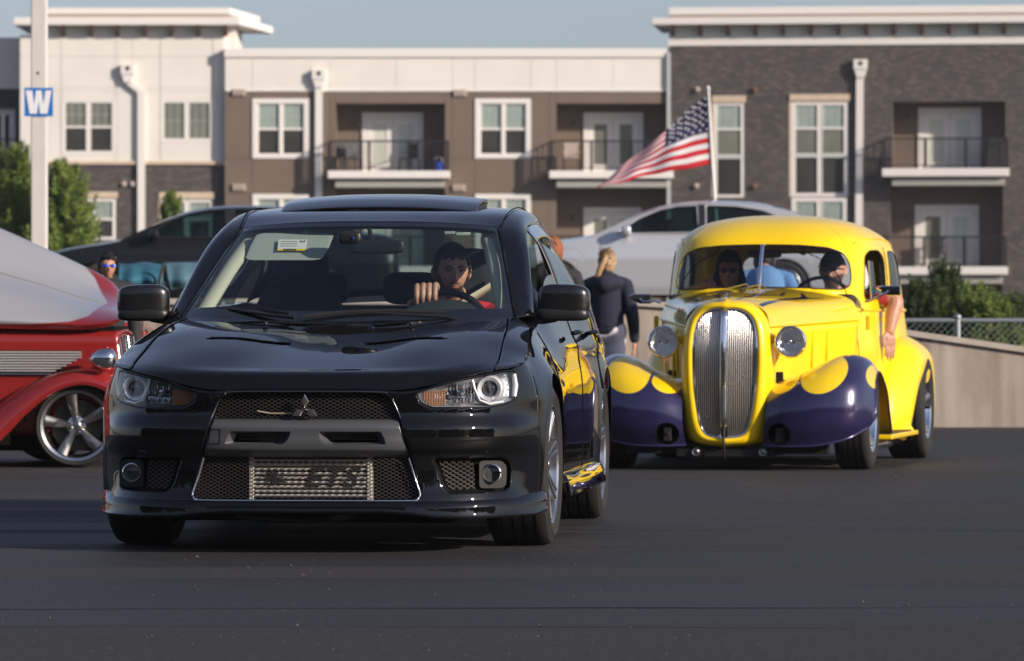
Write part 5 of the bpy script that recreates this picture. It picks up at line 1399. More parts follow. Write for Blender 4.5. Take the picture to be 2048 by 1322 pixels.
Hc = [(.345 + .072 * math.cos(a), .225 + .068 * math.sin(a)) for a in np.linspace(0, 2 * math.pi, 22, endpoint=False)]
fr_n = int(Fn.shape[0] * .5)
def ellm(p, c, r, rot):
    d = p - np.array(c); ca, sa = math.cos(rot), math.sin(rot); x = d[:, 0] * ca + d[:, 1] * sa; z = -d[:, 0] * sa + d[:, 1] * ca
    return (np.hypot(x / r[0], z / r[1]) - 1) * min(r)
def fmask(v):
    p = v[:, [0, 2]]; m_ = np.minimum(ellm(p, (.607, .588), (.143, .112), .42), ellm(p, (.365, .535), (.092, .058), .45))
    m_ = np.minimum(m_, ellm(p, (.880, .575), (.034, .078), .25)); m_ = np.where(v[:, 1] > .52, 1, m_)
    edge = .05 - (v[:, 1] - .85); 
    return np.where(v[:, 1] > .80, np.minimum(m_, .80 - v[:, 1]), m_)
v1, f1, r1 = cutgrid(Fn[:fr_n], [Hc], (0, 2))
G2 = Fn[fr_n - 1:]; nv_ = Fn.shape[1]
v2 = G2.reshape(-1, 3); f2 = [(i * nv_ + j, (i + 1) * nv_ + j, (i + 1) * nv_ + j + 1, i * nv_ + j + 1) for i in range(G2.shape[0] - 1) for j in range(nv_ - 1)]
allv = np.concatenate([v1, v2]); g = MB().add([tuple(p) for p in v1], f1); g.add([tuple(p) for p in v2], f2)
# rolled outer lip
mkv = fmask(allv)
for sx in (1, -1):
    h = MB(); h.v = [Vector((sx * p.x, p.y, p.z)) for p in g.v]; h.f = g.f if sx > 0 else [f[::-1] for f in g.f]; h.m = g.m
    h.build('front_fender', m_fm, yel, smooth=180, solid=0, attr=mkv)
    out = Fn[:, -1]; MB().tube([(sx * p[0], p[1], p[2]) for p in out[::4]], .007, 6).build('fender_lip', m_purp if False else mat('purple_paint', (.028, .020, .085), .22, .15, 1.0), yel, smooth=60)
    inn2 = [(p[0] - .03, p[1] + .0, p[2] - .02) for p in out]
    bot = Fn[0]; MB().tube([(sx * p[0], p[1], p[2]) for p in bot[::4]], .007, 6).build('fender_lip', mat('purple_paint', (.028, .020, .085), .22), yel, smooth=60)
    # bumper-iron opening
    A = [(sx * x, float(0), z) for x, z in Hc]
    fyy = lambda x, z: float(Fn[:fr_n].reshape(-1, 3)[np.argmin((Fn[:fr_n, :, 0].ravel() - x) ** 2 + (Fn[:fr_n, :, 2].ravel() - z) ** 2)][1])
    A = [(sx * x, fyy(x, z) - .002, z) for x, z in Hc]; B = [(sx * x, fyy(x, z) + .07, z) for x, z in Hc]
    gg_ = MB(); sew(gg_, A, B); gg_.add(B, [list(range(len(B)))]); gg_.build('bracket_hole', m_under, yel, smooth=40)
    q = MB().b2(sx * .345 - .022, sx * .345 + .022, -.02, .09, .18, .26); q.b2(sx * .345 - .04, sx * .345 + .04, .03, .05, .16, .20); q.lathe([(.0, -.03), (.011, -.03), (.013, -.02)], 8, 'y', (sx * .345, 0, .225)); q.build('bumper_iron', mat('iron', (.035, .033, .032), .5, .5), yel, bevel=.003)
    # inner apron from the hood side to the wheel
    MB().grid([[(sx * .27, .12, .60), (sx * .27, .12, .16)], [(sx * .33, .6, .60), (sx * .33, .6, .2)], [(sx * .6, 1.45, .60), (sx * .6, 1.45, .2)]]).build('apron', m_under, yel)
# headlamps on stalks
for sx in (1, -1):
    hl = bpy.data.objects.new('headlight', None); COL.objects.link(hl); hl.parent = yel; hl.location = (sx * .392, .12, .785)
    MB().lathe([(.0, .20), (.03, .195), (.06, .16), (.085, .10), (.093, .04), (.096, .0)], 36, 'y').build('bucket', m_yel, hl, smooth=180)
    MB().lathe([(.082, .012), (.083, -.008), (.090, -.017), (.098, -.010), (.099, .012), (.096, .02)], 40, 'y').build('ring', m_chrome, hl, smooth=60)
    MB().lathe([(.0, .062), (.03, .055), (.06, .032), (.082, .0)], 32, 'y').build('reflector', mat('lamp_bowl', (.92, .92, .91), .2, .9, bump=1.0, bscale=45), hl, smooth=180)
    MB().lathe([(.083, -.004), (.06, -.016), (.03, -.023), (.0, -.025)], 32, 'y').build('lens', m_clear, hl, smooth=180)
    q = MB().ell((0, .01, 0), (.016, .02, .016)); q.b2(-.03, .03, -.002, .004, -.004, .004); q.build('bulb', m_refl, hl, smooth=60)
    MB().tube([(-sx * .07, .06, .012), (-sx * .12, .09, .02), (-sx * .15, .10, .02)], [.032, .026, .034], 12).build('stalk', m_yel, hl, smooth=60)
# under the nose
m_fr = mat('frame_black', (.012, .011, .010), .55, .2, var=.5, vscale=20)
g = MB().b2(-.62, .62, .12, .22, .10, .16); g.b2(-.30, .30, .06, .14, .085, .13); g.tube([(-.6, .30, .16), (-.3, .27, .12), (.3, .27, .12), (.6, .30, .16)], .03); g.b2(-.40, .40, .3, 1.3, .12, .30); g.b2(-.55, .55, 1.3, 3.6, .14, .24)
g.tube([(-.28, .10, .11), (-.1, .08, .085), (.1, .08, .085), (.28, .10, .11)], .012); g.build('frame', m_fr, yel, smooth=40)
for x in (-.175, .235): MB().lathe([(.0, -.012), (.014, -.010), (.018, -.004), (.026, -.008), (.028, .01)], 16, 'y', (x, .05, .115)).build('tow_eye', m_satin, yel, smooth=60)
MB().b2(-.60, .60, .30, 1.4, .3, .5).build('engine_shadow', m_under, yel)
# running boards
for sx in (1, -1):
    x0, x1 = sorted((sx * .67, sx * .915))
    rb = MB().b2(x0, x1, .98, 2.42, .17, .20).build('running_board', m_yel, yel, bevel=.008)
    x0, x1 = sorted((sx * .69, sx * .885)); MB().b2(x0, x1, 1.1, 2.36, .2005, .206).build('rubber_mat', m_trimb, rb)
# rear fenders
RFn = []
for y, zt, k in ((2.12, .24, .12), (2.20, .40, .45), (2.35, .58, .75), (2.6, .745, .95), (2.9, .80, 1), (3.2, .76, 1), (3.5, .60, .9), (3.75, .38, .6), (3.85, .24, .3)):
    xi = .63; xo = .67 + .245 * k; zb = .16
    if 2.6 <= y <= 3.3: zb = .50
    RFn.append([(xi, y, zt), (xi + (xo - xi) * .45, y - .03 * k, zt + .012), (xi + (xo - xi) * .82, y - .02 * k, zt - (zt - zb) * .16), (xo, y, zt - (zt - zb) * .42), (xo + .004, y, zt - (zt - zb) * .75), (xo - .006, y, zb)])
g = MB().grid(net(RFn, 8, 8)); halfpart(g, 'rear_fender', m_yel, yel, smooth=180, solid=.005)
g = MB().add([(.66, 2.12, .2), (.66, 2.22, .2), (.90, 2.30, .2), (.66, 2.35, .55)], [(0, 1, 2), (0, 2, 3)]); g.build('gusset', m_yel, yel)
# wheels
for sx in (1, -1):
    wheel(yel, (sx * .750, .50, .318), sx, R=.318, W=.21, rr=.215, spokes=5, style='torq', m_rim=m_chrome, lip=.02, dish=.05)
    wheel(yel, (sx * .800, 2.92, .345), sx, R=.345, W=.25, rr=.215, spokes=5, style='torq', m_rim=m_chrome, lip=.02, dish=.05)
MB().tube([(.72, 1.6, .12), (.74, 2.3, .12), (.78, 2.55, .13)], .03, 12).build('side_exhaust', m_chrome, yel, smooth=60)
# peep mirrors
for sx, xm, zm in ((1, .815, 1.105), (-1, -.80, 1.055)):
    mo = bpy.data.objects.new('side_mirror', None); COL.objects.link(mo); mo.parent = yel
    MB().tube([(sx * .665, 1.62, 1.035), (sx * .70, 1.60, 1.045), (xm - sx * .03, 1.60, zm - .02), (xm, 1.61, zm)], [.010, .009, .008, .008], 8).build('mirror_arm', m_chrome, mo, smooth=60)
    MB().prism([(xm - .082, zm + .018), (xm - .04, zm + .034), (xm + .075, zm + .034), (xm + .075, zm - .030), (xm, zm - .030)][::1], 1.61, 1.64).build('mirror_head', m_chrome, mo, bevel=.006)
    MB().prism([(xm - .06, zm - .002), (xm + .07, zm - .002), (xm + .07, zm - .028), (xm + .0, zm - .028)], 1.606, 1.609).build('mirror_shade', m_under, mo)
# vent wing standing open in the driver's door
g = MB().add([(.675, 1.82, 1.06), (.68, 2.05, 1.06), (.655, 2.02, 1.30), (.650, 1.92, 1.30)], [(0, 1, 2, 3)]); g.build('vent_wing', m_glassd, yel, solid=.005)
g = MB().tube([(.675, 1.82, 1.06), (.68, 2.05, 1.06), (.655, 2.02, 1.30), (.650, 1.92, 1.30)], .006, 6, closed=True); g.build('vent_frame', m_chrome, yel, smooth=60)
# interior
m_seat = mat('seat_cloth', (.045, .04, .038), .85)
g = MB().b2(-.60, .60, 1.52, 1.75, .95, 1.085); g.build('dashboard', m_int, yel, bevel=.03)
for x in (-.3, .3):
    s_ = MB().grid(superell((x, 2.45, .85), (.27, .09, .28), .5), cv=True).build('front_seat', m_seat, yel, smooth=60)
MB().grid(superell((0, 3.25, .86), (.55, .1, .26), .4), cv=True).build('rear_seat', mat('seat_blue', (.10, .25, .50), .8), yel, smooth=60)
MB().b2(-.62, .62, 1.5, 3.6, .28, .34).build('floor', m_int, yel)
g = MB().grid([[tuple(Gc[i, j] * np.array([.97, 1, 1]) - np.array([0, 0, .02])) for i in range(0, NUc, 12)] for j in range(80, NVc, 6)]); g.mirror(); g.build('headliner', mat('headliner_dk', (.06, .06, .065), .9), yel, smooth=180)
sw = bpy.data.objects.new('steering_wheel', None); COL.objects.link(sw); sw.parent = yel; sw.location = (.335, 1.93, 1.02); sw.rotation_euler = (RAD(-22), 0, 0)
MB().tube([(math.cos(a) * .19, 0, math.sin(a) * .19) for a in np.linspace(0, 2 * math.pi, 36, endpoint=False)], .013, 8, closed=True).build('wheel_rim', m_trimb, sw, smooth=60)
g = MB().ell((0, 0, 0), (.04, .02, .04))
for a in (0, math.pi, -math.pi / 2): g.tube([(0, 0, 0), (math.cos(a) * .185, 0, math.sin(a) * .185)], .009, 6)
g.build('wheel_spokes', m_trimb, sw, smooth=60)
g = MB().grid(superell((0, 1.72, 1.345), (.11, .012, .026), .4), cv=True); g.tube([(0, 1.72, 1.36), (0, 1.70, 1.40)], .006); g.build('inside_mirror', m_trimb, yel, smooth=60)
# ------------------------------------------------------------------ parked saloons in the upper lot
def saloon(name, label, paint, loc, rz, glass, trimc=m_blackpl, group=None, wx=(.80, 3.72), detail=True):
    t = thing(name, label, 'car', loc, rz, group)
    xs_ = [0, .04, .15, .45, .9, 1.18, 1.6, 2.5, 3.5, 4.15, 4.55, 4.76, 4.82]
    top = [.55, .68, .76, .85, .92, .965, .985, 1.01, 1.04, 1.06, 1.04, .98, .70]
    hw_ = [.55, .70, .80, .88, .91, .915, .915, .915, .915, .90, .86, .78, .60]
    Lx = np.concatenate([np.linspace(0, .15, 10), np.linspace(.16, 4.66, 170), np.linspace(4.68, 4.82, 10)])
    T = pch(Lx, xs_, top); Wd_ = pch(Lx, xs_, hw_); low = np.full_like(Lx, .20)
    for c in wx: d = .36 ** 2 - (Lx - c) ** 2; low = np.where(d > 0, np.maximum(low, .32 + np.sqrt(np.maximum(d, 0))), low)
    vv = np.linspace(0, 1, 26); Z = low[:, None] + (T - low)[:, None] * vv
    Y_ = -Wd_[:, None] + .10 * np.clip((Z - .66) / .35, 0, 1) ** 2 + .012 * np.exp(-((Z - .78) / .05) ** 2) + .05 * np.clip((.3 - Z) / .2, 0, 1)
    X_ = Lx[:, None] + 0 * Z; side = np.stack([X_, Y_, Z], -1)
    def half(g, nm, m_, **k):
        g.build(nm, m_, t, **k); h = MB(); h.v = [Vector((p.x, -p.y, p.z)) for p in g.v]; h.f = [f[::-1] for f in g.f]; h.m = g.m; h.build(nm, m_, t, **k)
    i1, i2, i3 = [int(np.argmin(abs(Lx - q))) for q in (1.22, 2.52, 3.55)]
    for a, b, nm in ((0, i1, 'front_fender'), (i1, i2, 'door'), (i2, i3, 'door'), (i3, len(Lx) - 1, 'rear_quarter')):
        half(MB().grid(side[a:b + 1]), nm, paint, smooth=60)
    for i in (i1, i2, i3): half(MB().tube([tuple(q) for q in side[i, ::3]], .0035, 5), 'shut_line', m_under)
    half(MB().prism([(2.52, 1.0), (2.61, 1.0), (2.61, 1.385), (2.50, 1.385)], -.835, -.64).box((0, 0, -3), (0, 0, 0)) if False else MB().grid([[(x, -(.84 - .20 * q ** 1.35), 1.005 + .40 * q) for q in np.linspace(0, .97, 8)] for x in (2.515, 2.605)]), 'door_post', m_blackpl, smooth=60)
    i4 = int(np.argmin(abs(Lx - 4.2)))
    def deck(a, b, nm):
        rows = [[(Lx[i], Y_[i, -1] * (1 - q), T[i] + .045 * math.sin(q * math.pi / 2)) for q in (0, .25, .6, 1, 1.4, 1.75, 2)] for i in range(a, b + 1)]
        MB().grid(rows, flip=True).build(nm, paint, t, smooth=180)
    deck(0, i1, 'hood'); deck(i4, len(Lx) - 1, 'boot_lid')
    rx = [1.10, 1.35, 1.7, 2.0, 2.35, 2.75, 3.2, 3.65, 4.0, 4.3]; rz_ = [.965, 1.10, 1.265, 1.375, 1.44, 1.46, 1.445, 1.36, 1.22, 1.07]
    G = []
    for x in np.linspace(1.10, 4.3, 110):
        zt = float(pch(x, rx, rz_)); zb = float(pch(x, xs_, top)) - .005; row = []
        k = np.clip((zt - zb) / .42, 0, 1)
        for q in np.linspace(0, 1, 30): row.append((x, -(.825 - .20 * (q ** 1.35) * k), zb + (zt - .05 * k - zb) * q))
        G.append(row)
    G = np.array(G)
    W1 = roundpoly([(1.42, 1.005), (1.72, 1.205), (2.0, 1.325), (2.25, 1.372), (2.50, 1.385), (2.52, 1.02)], .03)
    W2 = roundpoly([(2.61, 1.02), (2.61, 1.385), (3.0, 1.375), (3.35, 1.32), (3.72, 1.17), (3.60, 1.05)], .03)
    v, f, r = cutgrid(G, [W1, W2], (0, 2)); half(MB().add([tuple(p) for p in v], f), 'pillar', paint, smooth=60, solid=-.005)
    for lo, hi in ((0, 2.56), (2.56, 9)):
        rr = [q for q in r if lo <= v[q[0]][0] < hi]; u_ = sorted({i for q in rr for i in q}); ix = {k: i for i, k in enumerate(u_)}
        half(MB().add([tuple(v[k] + np.array([0, .01, 0])) for k in u_], [[ix[i] for i in q] for q in rr]), 'window', glass, smooth=180)
    for P in (W1, W2):
        D = densify(P, .06); yy = lambda x, z: G[np.argmin(abs(G[:, 0, 0] - x))][np.argmin(abs(G[np.argmin(abs(G[:, 0, 0] - x)), :, 2] - z))][1]
        half(MB().tube([(x, yy(x, z) - .004, z) for x, z in D], .010, 5, closed=True), 'window_trim', trimc, smooth=60)
    def top_(a, b, nm, m_):
        rows = []
        for i in range(a, b + 1):
            p = G[i, -1]; rows.append([(p[0] + .03 * (1 - (1 - q) ** 2) * (-1 if i < 50 else 1) * 0, p[1] * (1 - q), p[2] + .05 * np.clip((p[2] - .95) / .42, 0, 1) * math.sin(min(q, 2 - q) * math.pi / 2)) for q in (0, .12, .35, .7, 1, 1.3, 1.65, 1.88, 2)])
        MB().grid(rows, flip=True).build(nm, m_, t, smooth=180)
    ia, ib = int(np.argmin(abs(G[:, 0, 0] - 1.98))), int(np.argmin(abs(G[:, 0, 0] - 3.5)))
    top_(0, ia, 'windshield', glass); top_(ia, ib, 'roof', paint); top_(ib, len(G) - 1, 'rear_window', glass)
    MB().b2(.25, 4.6, -.62, .62, .17, .62).build('chassis', m_under, t)
    MB().b2(1.2, 4.2, -.80, .80, .17, .34).build('floor', m_under, t)
    for c in wx:
        pts = [(c - .385 * math.cos(math.pi * k / 14), .31 + .40 * math.sin(math.pi * k / 14)) for k in range(15)]
        half(MB().grid([[(a, -.60, b), (a, -.88, b)] for a, b in pts]), 'wheel_liner', m_under, smooth=60)
        for sy in (-1, 1):
            w_ = wheel(t, (c, sy * .80, .325), 1, R=.325, W=.22, rr=.225, spokes=9, style='twin'); w_.rotation_euler = (0, 0, RAD(90) * sy)
    for sy in (-1, 1):
        mo = bpy.data.objects.new('side_mirror', None); COL.objects.link(mo); mo.parent = t
        MB().grid(superell((1.56, sy * .985, 1.045), (.065, .105, .065), .6), cv=True).build('mirror_shell', paint, mo, smooth=180)
        MB().tube([(1.56, sy * .86, .985), (1.56, sy * .93, 1.0)], .03, 8).build('mirror_arm', m_blackpl, mo, smooth=60)
        for x in (2.3, 3.35): MB().tube([(x, sy * .905, .88), (x + .02, sy * .935, .885), (x + .17, sy * .935, .885), (x + .19, sy * .905, .885)], .012, 6).build('door_handle', paint, t, smooth=60)
        MB().grid(superell((.22, sy * .70, .70), (.14, .12, .055), .7), cv=True).build('headlight', m_refl, t, smooth=180)
        MB().grid(superell((4.72, sy * .66, .88), (.08, .14, .06), .7), cv=True).build('tail_light', mat('tail_red', (.35, .01, .01), .2, coat=1), t, smooth=180)
        for x in (2.15, 3.3): MB().grid(superell((x, sy * .37, .85), (.09, .24, .35), .5), cv=True).build('seat', m_int, t, smooth=60)
    return t
m_silver = mat('silver_paint', (.56, .57, .585), .33, .5, .8)
m_blk2 = mat('black_metallic', (.006, .0065, .008), .4, .0, .55, spec=.1)
m_redp = mat('red_paint', (.42, .010, .012), .25, .1, 1.0)
m_gl2 = glassmat('saloon_glass', (.22, .33, .32), .75)
SY = 63.3
saloon('parked_car', 'silver saloon parked side-on above the wall, behind the yellow hot rod', m_silver, (-.06, SY, 1.07), 0, m_gl2, m_silver, 'saloons parked in the upper lot', wx=(.62, 3.62))
saloon('parked_car', 'black saloon parked side-on at the left, behind the red street rod', m_blk2, (-6.35, SY + .3, 1.02), RAD(4), m_gl2, m_blackpl, 'saloons parked in the upper lot')

# ------------------------------------------------------------------ light pole with the W sign
m_pole = mat('pole_cream', (.62, .58, .53), .55, var=.05, vscale=3, bump=.1, bscale=20)
PY = 50.0; p = at(79, 600, PY)
pole = thing('light_pole', 'cream square light pole carrying a blue W sign at the left', 'light pole', (p.x, PY, .45))
MB().b2(-.082, .082, -.082, .082, .3, 9.0).build('pole', m_pole, pole, bevel=.012)
MB().lathe([(.0, .0), (.25, 0), (.25, .55), (.22, .60), (.0, .60)], 20).build('base', m_conc2, pole, smooth=40)
MB().b2(-.9, .9, -.04, .04, 8.9, 9.0).build('arm', m_pole, pole)
for x in (-.95, .95): MB().b2(x - .25, x + .25, -.18, .18, 8.85, 9.05).build('lamp_head', m_pole, pole, bevel=.03)
zs_ = at(79, 205, PY).z - .45
sg = MB().b2(-.150, .150, -.090, -.083, zs_ - .15, zs_ + .15).build('sign', mat('sign_blue', (.012, .16, .48), .4), pole)
ltr = [(-.135, .122), (-.068, .122), (-.047, -.028), (-.026, .122), (.030, .122), (.050, -.028), (.072, .122), (.135, .122), (.092, -.122), (.016, -.122), (.000, .015), (-.018, -.122), (-.094, -.122)]
g = MB().prism([(x, zs_ + z) for x, z in ltr][::-1], -.0945, -.0905); g.build('letter', mat('sign_white', (.78, .78, .80), .4), sg)
for z in (3.9, 3.6): MB().b2(-.02, .004, -.0845, -.0825, at(66, 150, PY).z - .45 + (z - 3.9) * 1.0, at(66, 144, PY).z - .45 + (z - 3.9)).build('rust_spot', mat('rust', (.05, .035, .03), .8), pole)

# ------------------------------------------------------------------ flag flying above the silver car
FYY = 68.0
a0, a1 = at(1415, 180, FYY), at(1433, 470, FYY)
fl_ = thing('flag', 'stars and stripes flying left from a slim leaning white pole above the silver car', 'flag', (a1.x, FYY, 1.08))
o3 = np.array([a1.x, FYY, 1.08])
MB().tube([tuple(np.array(at(px, py, FYY)) - o3) for px, py in ((1444, 620), (1433, 450), (1424, 320), (1416.5, 178))], [.028, .026, .022, .018], 10).build('pole', mat('pole_white', (.72, .70, .67), .4), fl_, smooth=60)
MB().ell(tuple(np.array(at(1416, 176, FYY)) - o3), (.03, .03, .03)).build('finial', m_trim, fl_, smooth=180)
tc = cr([(1416, 190), (1375, 222), (1325, 268), (1262, 318), (1196, 373)], 16); bc = cr([(1425, 327), (1372, 338), (1318, 346), (1258, 360), (1196, 376)], 16)
nu = len(tc); NVf = 13 * 3
FG = np.zeros((nu, NVf + 1, 3))
for i in range(nu):
    u = i / (nu - 1)
    for j in range(NVf + 1):
        v_ = (j / NVf) ** (1 + .9 * (i / (nu - 1))); px = tc[i, 0] * (1 - v_) + bc[i, 0] * v_ ; py = tc[i, 1] * (1 - v_) + bc[i, 1] * v_
        dep = .05 * math.sin(u * 9 + v_ * 2.5) * u ** .6 + .022 * math.sin(u * 21 - v_ * 5) * u + .5 * u * (1 - v_) * .5
        py += 2.2 * math.sin(u * 22 + v_ * 3) * u
        FG[i, j] = np.array(at(px, py, FYY + dep)) - o3
m_fr_, m_fw, m_fb = mat('flag_red', (.52, .006, .018), .7), mat('flag_white', (.72, .70, .70), .7), mat('flag_blue', (.012, .015, .065), .7)
g = MB(); iu = int(nu * .47)
g.v = [Vector(p) for p in FG.reshape(-1, 3)]
for i in range(nu - 1):
    for j in range(NVf):
        st = j // 3; can = i < iu and st < 7
        g.f.append((i * (NVf + 1) + j, i * (NVf + 1) + j + 1, (i + 1) * (NVf + 1) + j + 1, (i + 1) * (NVf + 1) + j)); g.m.append(2 if can else (0 if st % 2 == 0 else 1))
g.build('cloth', [m_fr_, m_fw, m_fb], fl_, smooth=180, solid=.003)
g = MB()
for r in range(9):
    for c in range(6 if r % 2 == 0 else 5):
        u = ((c + .5) / 6 if r % 2 == 0 else (c + 1) / 6) * iu / (nu - 1) * (nu - 1); v_ = (r + .7) / 9.6 * 7 / 13 * NVf
        i, j = int(u), int(v_); c0 = FG[i, j]; du = (FG[i + 1, j] - c0); du /= np.linalg.norm(du); dv = (FG[i, j + 1] - c0); dv /= np.linalg.norm(dv)
        for k in (-1, 1):
            pts = []
            for q in range(10):
                a = math.pi * q / 5; rr = .022 if q % 2 == 0 else .010; pts.append(c0 + np.array([math.sin(a) * rr, .007 * k, math.cos(a) * rr]))
            g.add(pts + [c0 + np.array([0, .006 * k, 0])], [(q, (q + 1) % 10, 10) for q in range(10)])
tag(g.build('stars', m_fw, fl_), kind='stuff')

# ------------------------------------------------------------------ red street rod with a silver-flamed hood, side on
RY = 29.8; ro = at(160, 646, RY); ro.z = 0
red = thing('street_rod', 'deep red street rod with silver hood and chrome louvres, cut off by the left edge', 'car', ro)
def q_(px, py, dy): 
    p = at(px, py, RY + dy) - ro; return (p.x, p.y, p.z)
m_rod = mat('candy_red', (.30, .020, .017), .22, .25, 1.0)
m_rodh = maskmat('hood_paint', (.44, .44, .455), (.30, .020, .017), rough=.3, metal=.35, soft=.004)
lines = [(-.20, [(-230, 655), (-120, 655), (0, 657), (90, 659), (170, 659), (225, 650), (248, 634)]),
         (-.22, [(-230, 631), (-120, 632), (0, 634), (90, 640), (170, 645), (228, 640), (251, 628)]),
         (-.02, [(-230, 552), (-120, 568), (0, 588), (90, 606), (170, 622), (232, 624), (253, 618)]),
         (.32, [(-230, 478), (-120, 510), (0, 545), (90, 571), (170, 597), (232, 611), (254, 612)]),
         (.62, [(-230, 410), (-120, 446), (0, 488), (90, 527), (170, 568), (228, 592), (252, 604)]),
         (.86, [(-230, 370), (-120, 410), (0, 456), (90, 496), (168, 532), (222, 562), (247, 596)])]
NN = [[q_(px, py, dy) for px, py in L_] for dy, L_ in lines]
NN.append([(p[0] - .02, p[1] + .10, p[2] - .10) for p in NN[-1]])
Hg = net(NN, 12, 14)
# sharpen the centre crease a touch and mask the silver
poly = [(-600, 200), (166, 528), (190, 556), (203, 586), (216, 606), (196, 616), (176, 632), (140, 643), (60, 648), (-600, 646)]
flat = Hg.reshape(-1, 3); ppx = CX + (flat[:, 0] + ro.x) * F / (flat[:, 1] + RY); ppy = HY - (flat[:, 2] - H) * F / (flat[:, 1] + RY)
md = []
ins = inpoly(ppx, ppy, poly)
for k in range(len(flat)):
    qn = nearest(np.array([ppx[k], ppy[k]]), poly); d = math.hypot(qn[0] - ppx[k], qn[1] - ppy[k]) / 319; md.append(-d if ins[k] else d)
MB().grid(Hg, flip=True).build('hood', m_rodh, red, smooth=180, attr=md)
MB().tube([q_(px, py, .31) for px, py in ((-230, 478), (-120, 510), (0, 545), (90, 571), (170, 597), (214, 608))], .004, 6).build('hood_hinge_line', mat('crease_grey', (.40, .39, .39), .4, .5), red, smooth=60)
# body side below the hood
rows = [[q_(px, py, dy) for px in (-700, -420, -200, 0, 120, 205, 236)] for py, dy in ((662, -.14), (676, -.165), (700, -.17), (750, -.16), (800, -.15), (870, -.10))]
MB().grid(net(rows, 4, 4), flip=True).build('side_panel', m_rod, red, smooth=180, solid=-.004)
MB().b2(*[q_(-700, 0, 0)[0], q_(228, 0, 0)[0]], .0, 1.1, .35, .88).build('engine_bay', m_under, red)
m_louv = mat('louvre_bright', (.72, .70, .68), .3, .55)
for k in range(8):
    y = 703.5 + k * 5.4; xr = 163 - max(0, k - 2) * 10
    p0, p1 = q_(-420, y, -.185), q_(xr, y + 1, -.185); MB().tube([p0, p1], .0066, 6, flat=.9).build('louvre', m_louv, red, smooth=60)
MB().tube([q_(-230, 747, -.18), q_(108, 748, -.18)], .005, 6).build('louvre_trim', m_chrome, red, smooth=60)
MB().add([q_(-230, 700, -.176), q_(166, 701, -.176), q_(110, 748, -.176), q_(-230, 747, -.176)], [(3, 2, 1, 0)]).build('louvre_backing', m_under, red)
# front fender
top_l = [(-60, 850), (-20, 818), (30, 781), (88, 750), (162, 733), (216, 741), (252, 764), (276, 800)]
bot_l = [(-30, 905), (14, 866), (52, 826), (108, 783), (166, 768), (222, 786), (256, 820), (268, 852)]
rows = []
for a, b in zip(top_l, bot_l):
    a, b = np.array(a), np.array(b); rows.append([q_(*a, -.10), q_(*(a * .85 + b * .15), -.26), q_(*(a * .5 + b * .5), -.33), q_(*(a * .12 + b * .88), -.35), q_(*b, -.33), q_(*(b + (b - a) * .06), -.26)])
MB().grid(net(rows, 10, 6)).build('front_fender', m_rod, red, smooth=180)
MB().tube([q_(*b, -.34) for b in cr(bot_l, 6)], .008, 6).build('fender_lip', m_rod, red, smooth=60)
pts = [(q_(160, 850, 0)[0] + .335 * math.cos(a), .27 + .33 * math.sin(a)) for a in np.linspace(math.pi, 0, 16)]
MB().grid([[(x, -.30, z), (x, .25, z)] for x, z in pts]).build('wheel_liner', m_under, red, smooth=60)
MB().b2(-2.4, .25, -.05, 1.2, .10, .36).build('frame', m_under, red)
MB().b2(-3.0, -.42, -.22, .3, .14, .22).build('running_board', m_under, red)
# lower body swelling into the cabin, mostly outside the frame
rows = [[q_(px, py, dy) for px in (-900, -600, -300, -120, -30)] for py, dy in ((760, -.16), (800, -.2), (840, -.22), (880, -.22), (905, -.16))]
MB().grid(net(rows, 4, 4), flip=True).build('cowl_side', m_rod, red, smooth=180, solid=-.004)
MB().grid(superell((-2.35, .55, 1.06), (1.02, .64, .46), .5, 20, 32, lambda p: [p[0] + .25 * max(0, p[2]), p[1] * (1 - .25 * max(0, p[2])), p[2]]), cv=True).build('cabin', m_rod, red, smooth=180)
for x0, x1 in ((-2.15, -1.75), (-2.75, -2.30)): MB().b2(x0, x1, -.065, -.02, 1.10, 1.36).build('side_window', m_frit, red, bevel=.02)
MB().grid(superell((-3.35, .55, .78), (.45, .70, .38), .6), cv=True).build('boot', m_rod, red, smooth=180)
MB().b2(-3.3, -1.1, .02, 1.1, .30, .90).build('body_core', m_rod, red, bevel=.05)
MB().grid(superell((-2.95, -.02, .50), (.50, .26, .32), .7), cv=True).build('rear_fender', m_rod, red, smooth=180)
w3_ = wheel(red, (-2.95, -.22, .31), 1, R=.31, W=.24, rr=.23, spokes=5, style='torq', lip=.02); w3_.rotation_euler = (0, 0, -RAD(90))
# grille shell, bars, bullet headlight
rows = [[q_(px, py, dy) for px, py, dy in ((212, 668, -.10), (228, 664, -.06), (254, 660, .10), (268, 668, .3))], [q_(px, py, dy) for px, py, dy in ((208, 690, -.16), (218, 690, -.16), (232, 684, -.05), (236, 690, .2))], [q_(px, py, dy) for px, py, dy in ((206, 740, -.16), (216, 740, -.17), (228, 736, -.06), (232, 740, .2))]]
MB().grid(net(rows, 6, 6)).build('grille_shell', m_rod, red, smooth=180, solid=.01)
for k in range(9):
    a, b = q_(222 + k * 5.5, 674 - .3 * k, -.10 + .05 * k), q_(232 + k * 6.0, 752 + k * 1.5, -.14 + .05 * k); MB().tube([a, b], .0055, 6).build('grille_bar', m_gbar, red, smooth=60)
MB().add([q_(218, 676, -.05), q_(262, 672, .32), q_(284, 760, .32), q_(228, 756, -.05)], [(0, 1, 2, 3)]).build('grille_backing', m_under, red)
hb2 = q_(206, 718, -.34)
g = MB().grid(superell(hb2, (.085, .066, .066), .9, 18, 24, lambda p: [p[0], p[1] * (1 + .3 * p[0] / .085), p[2] * (1 + .3 * p[0] / .085)]), cv=True); g.build('headlight', m_chrome, red, smooth=180)
MB().tube([hb2, (hb2[0], hb2[1] + .2, hb2[2] - .05)], .018, 8).build('headlight_bar', m_chrome, red, smooth=60)
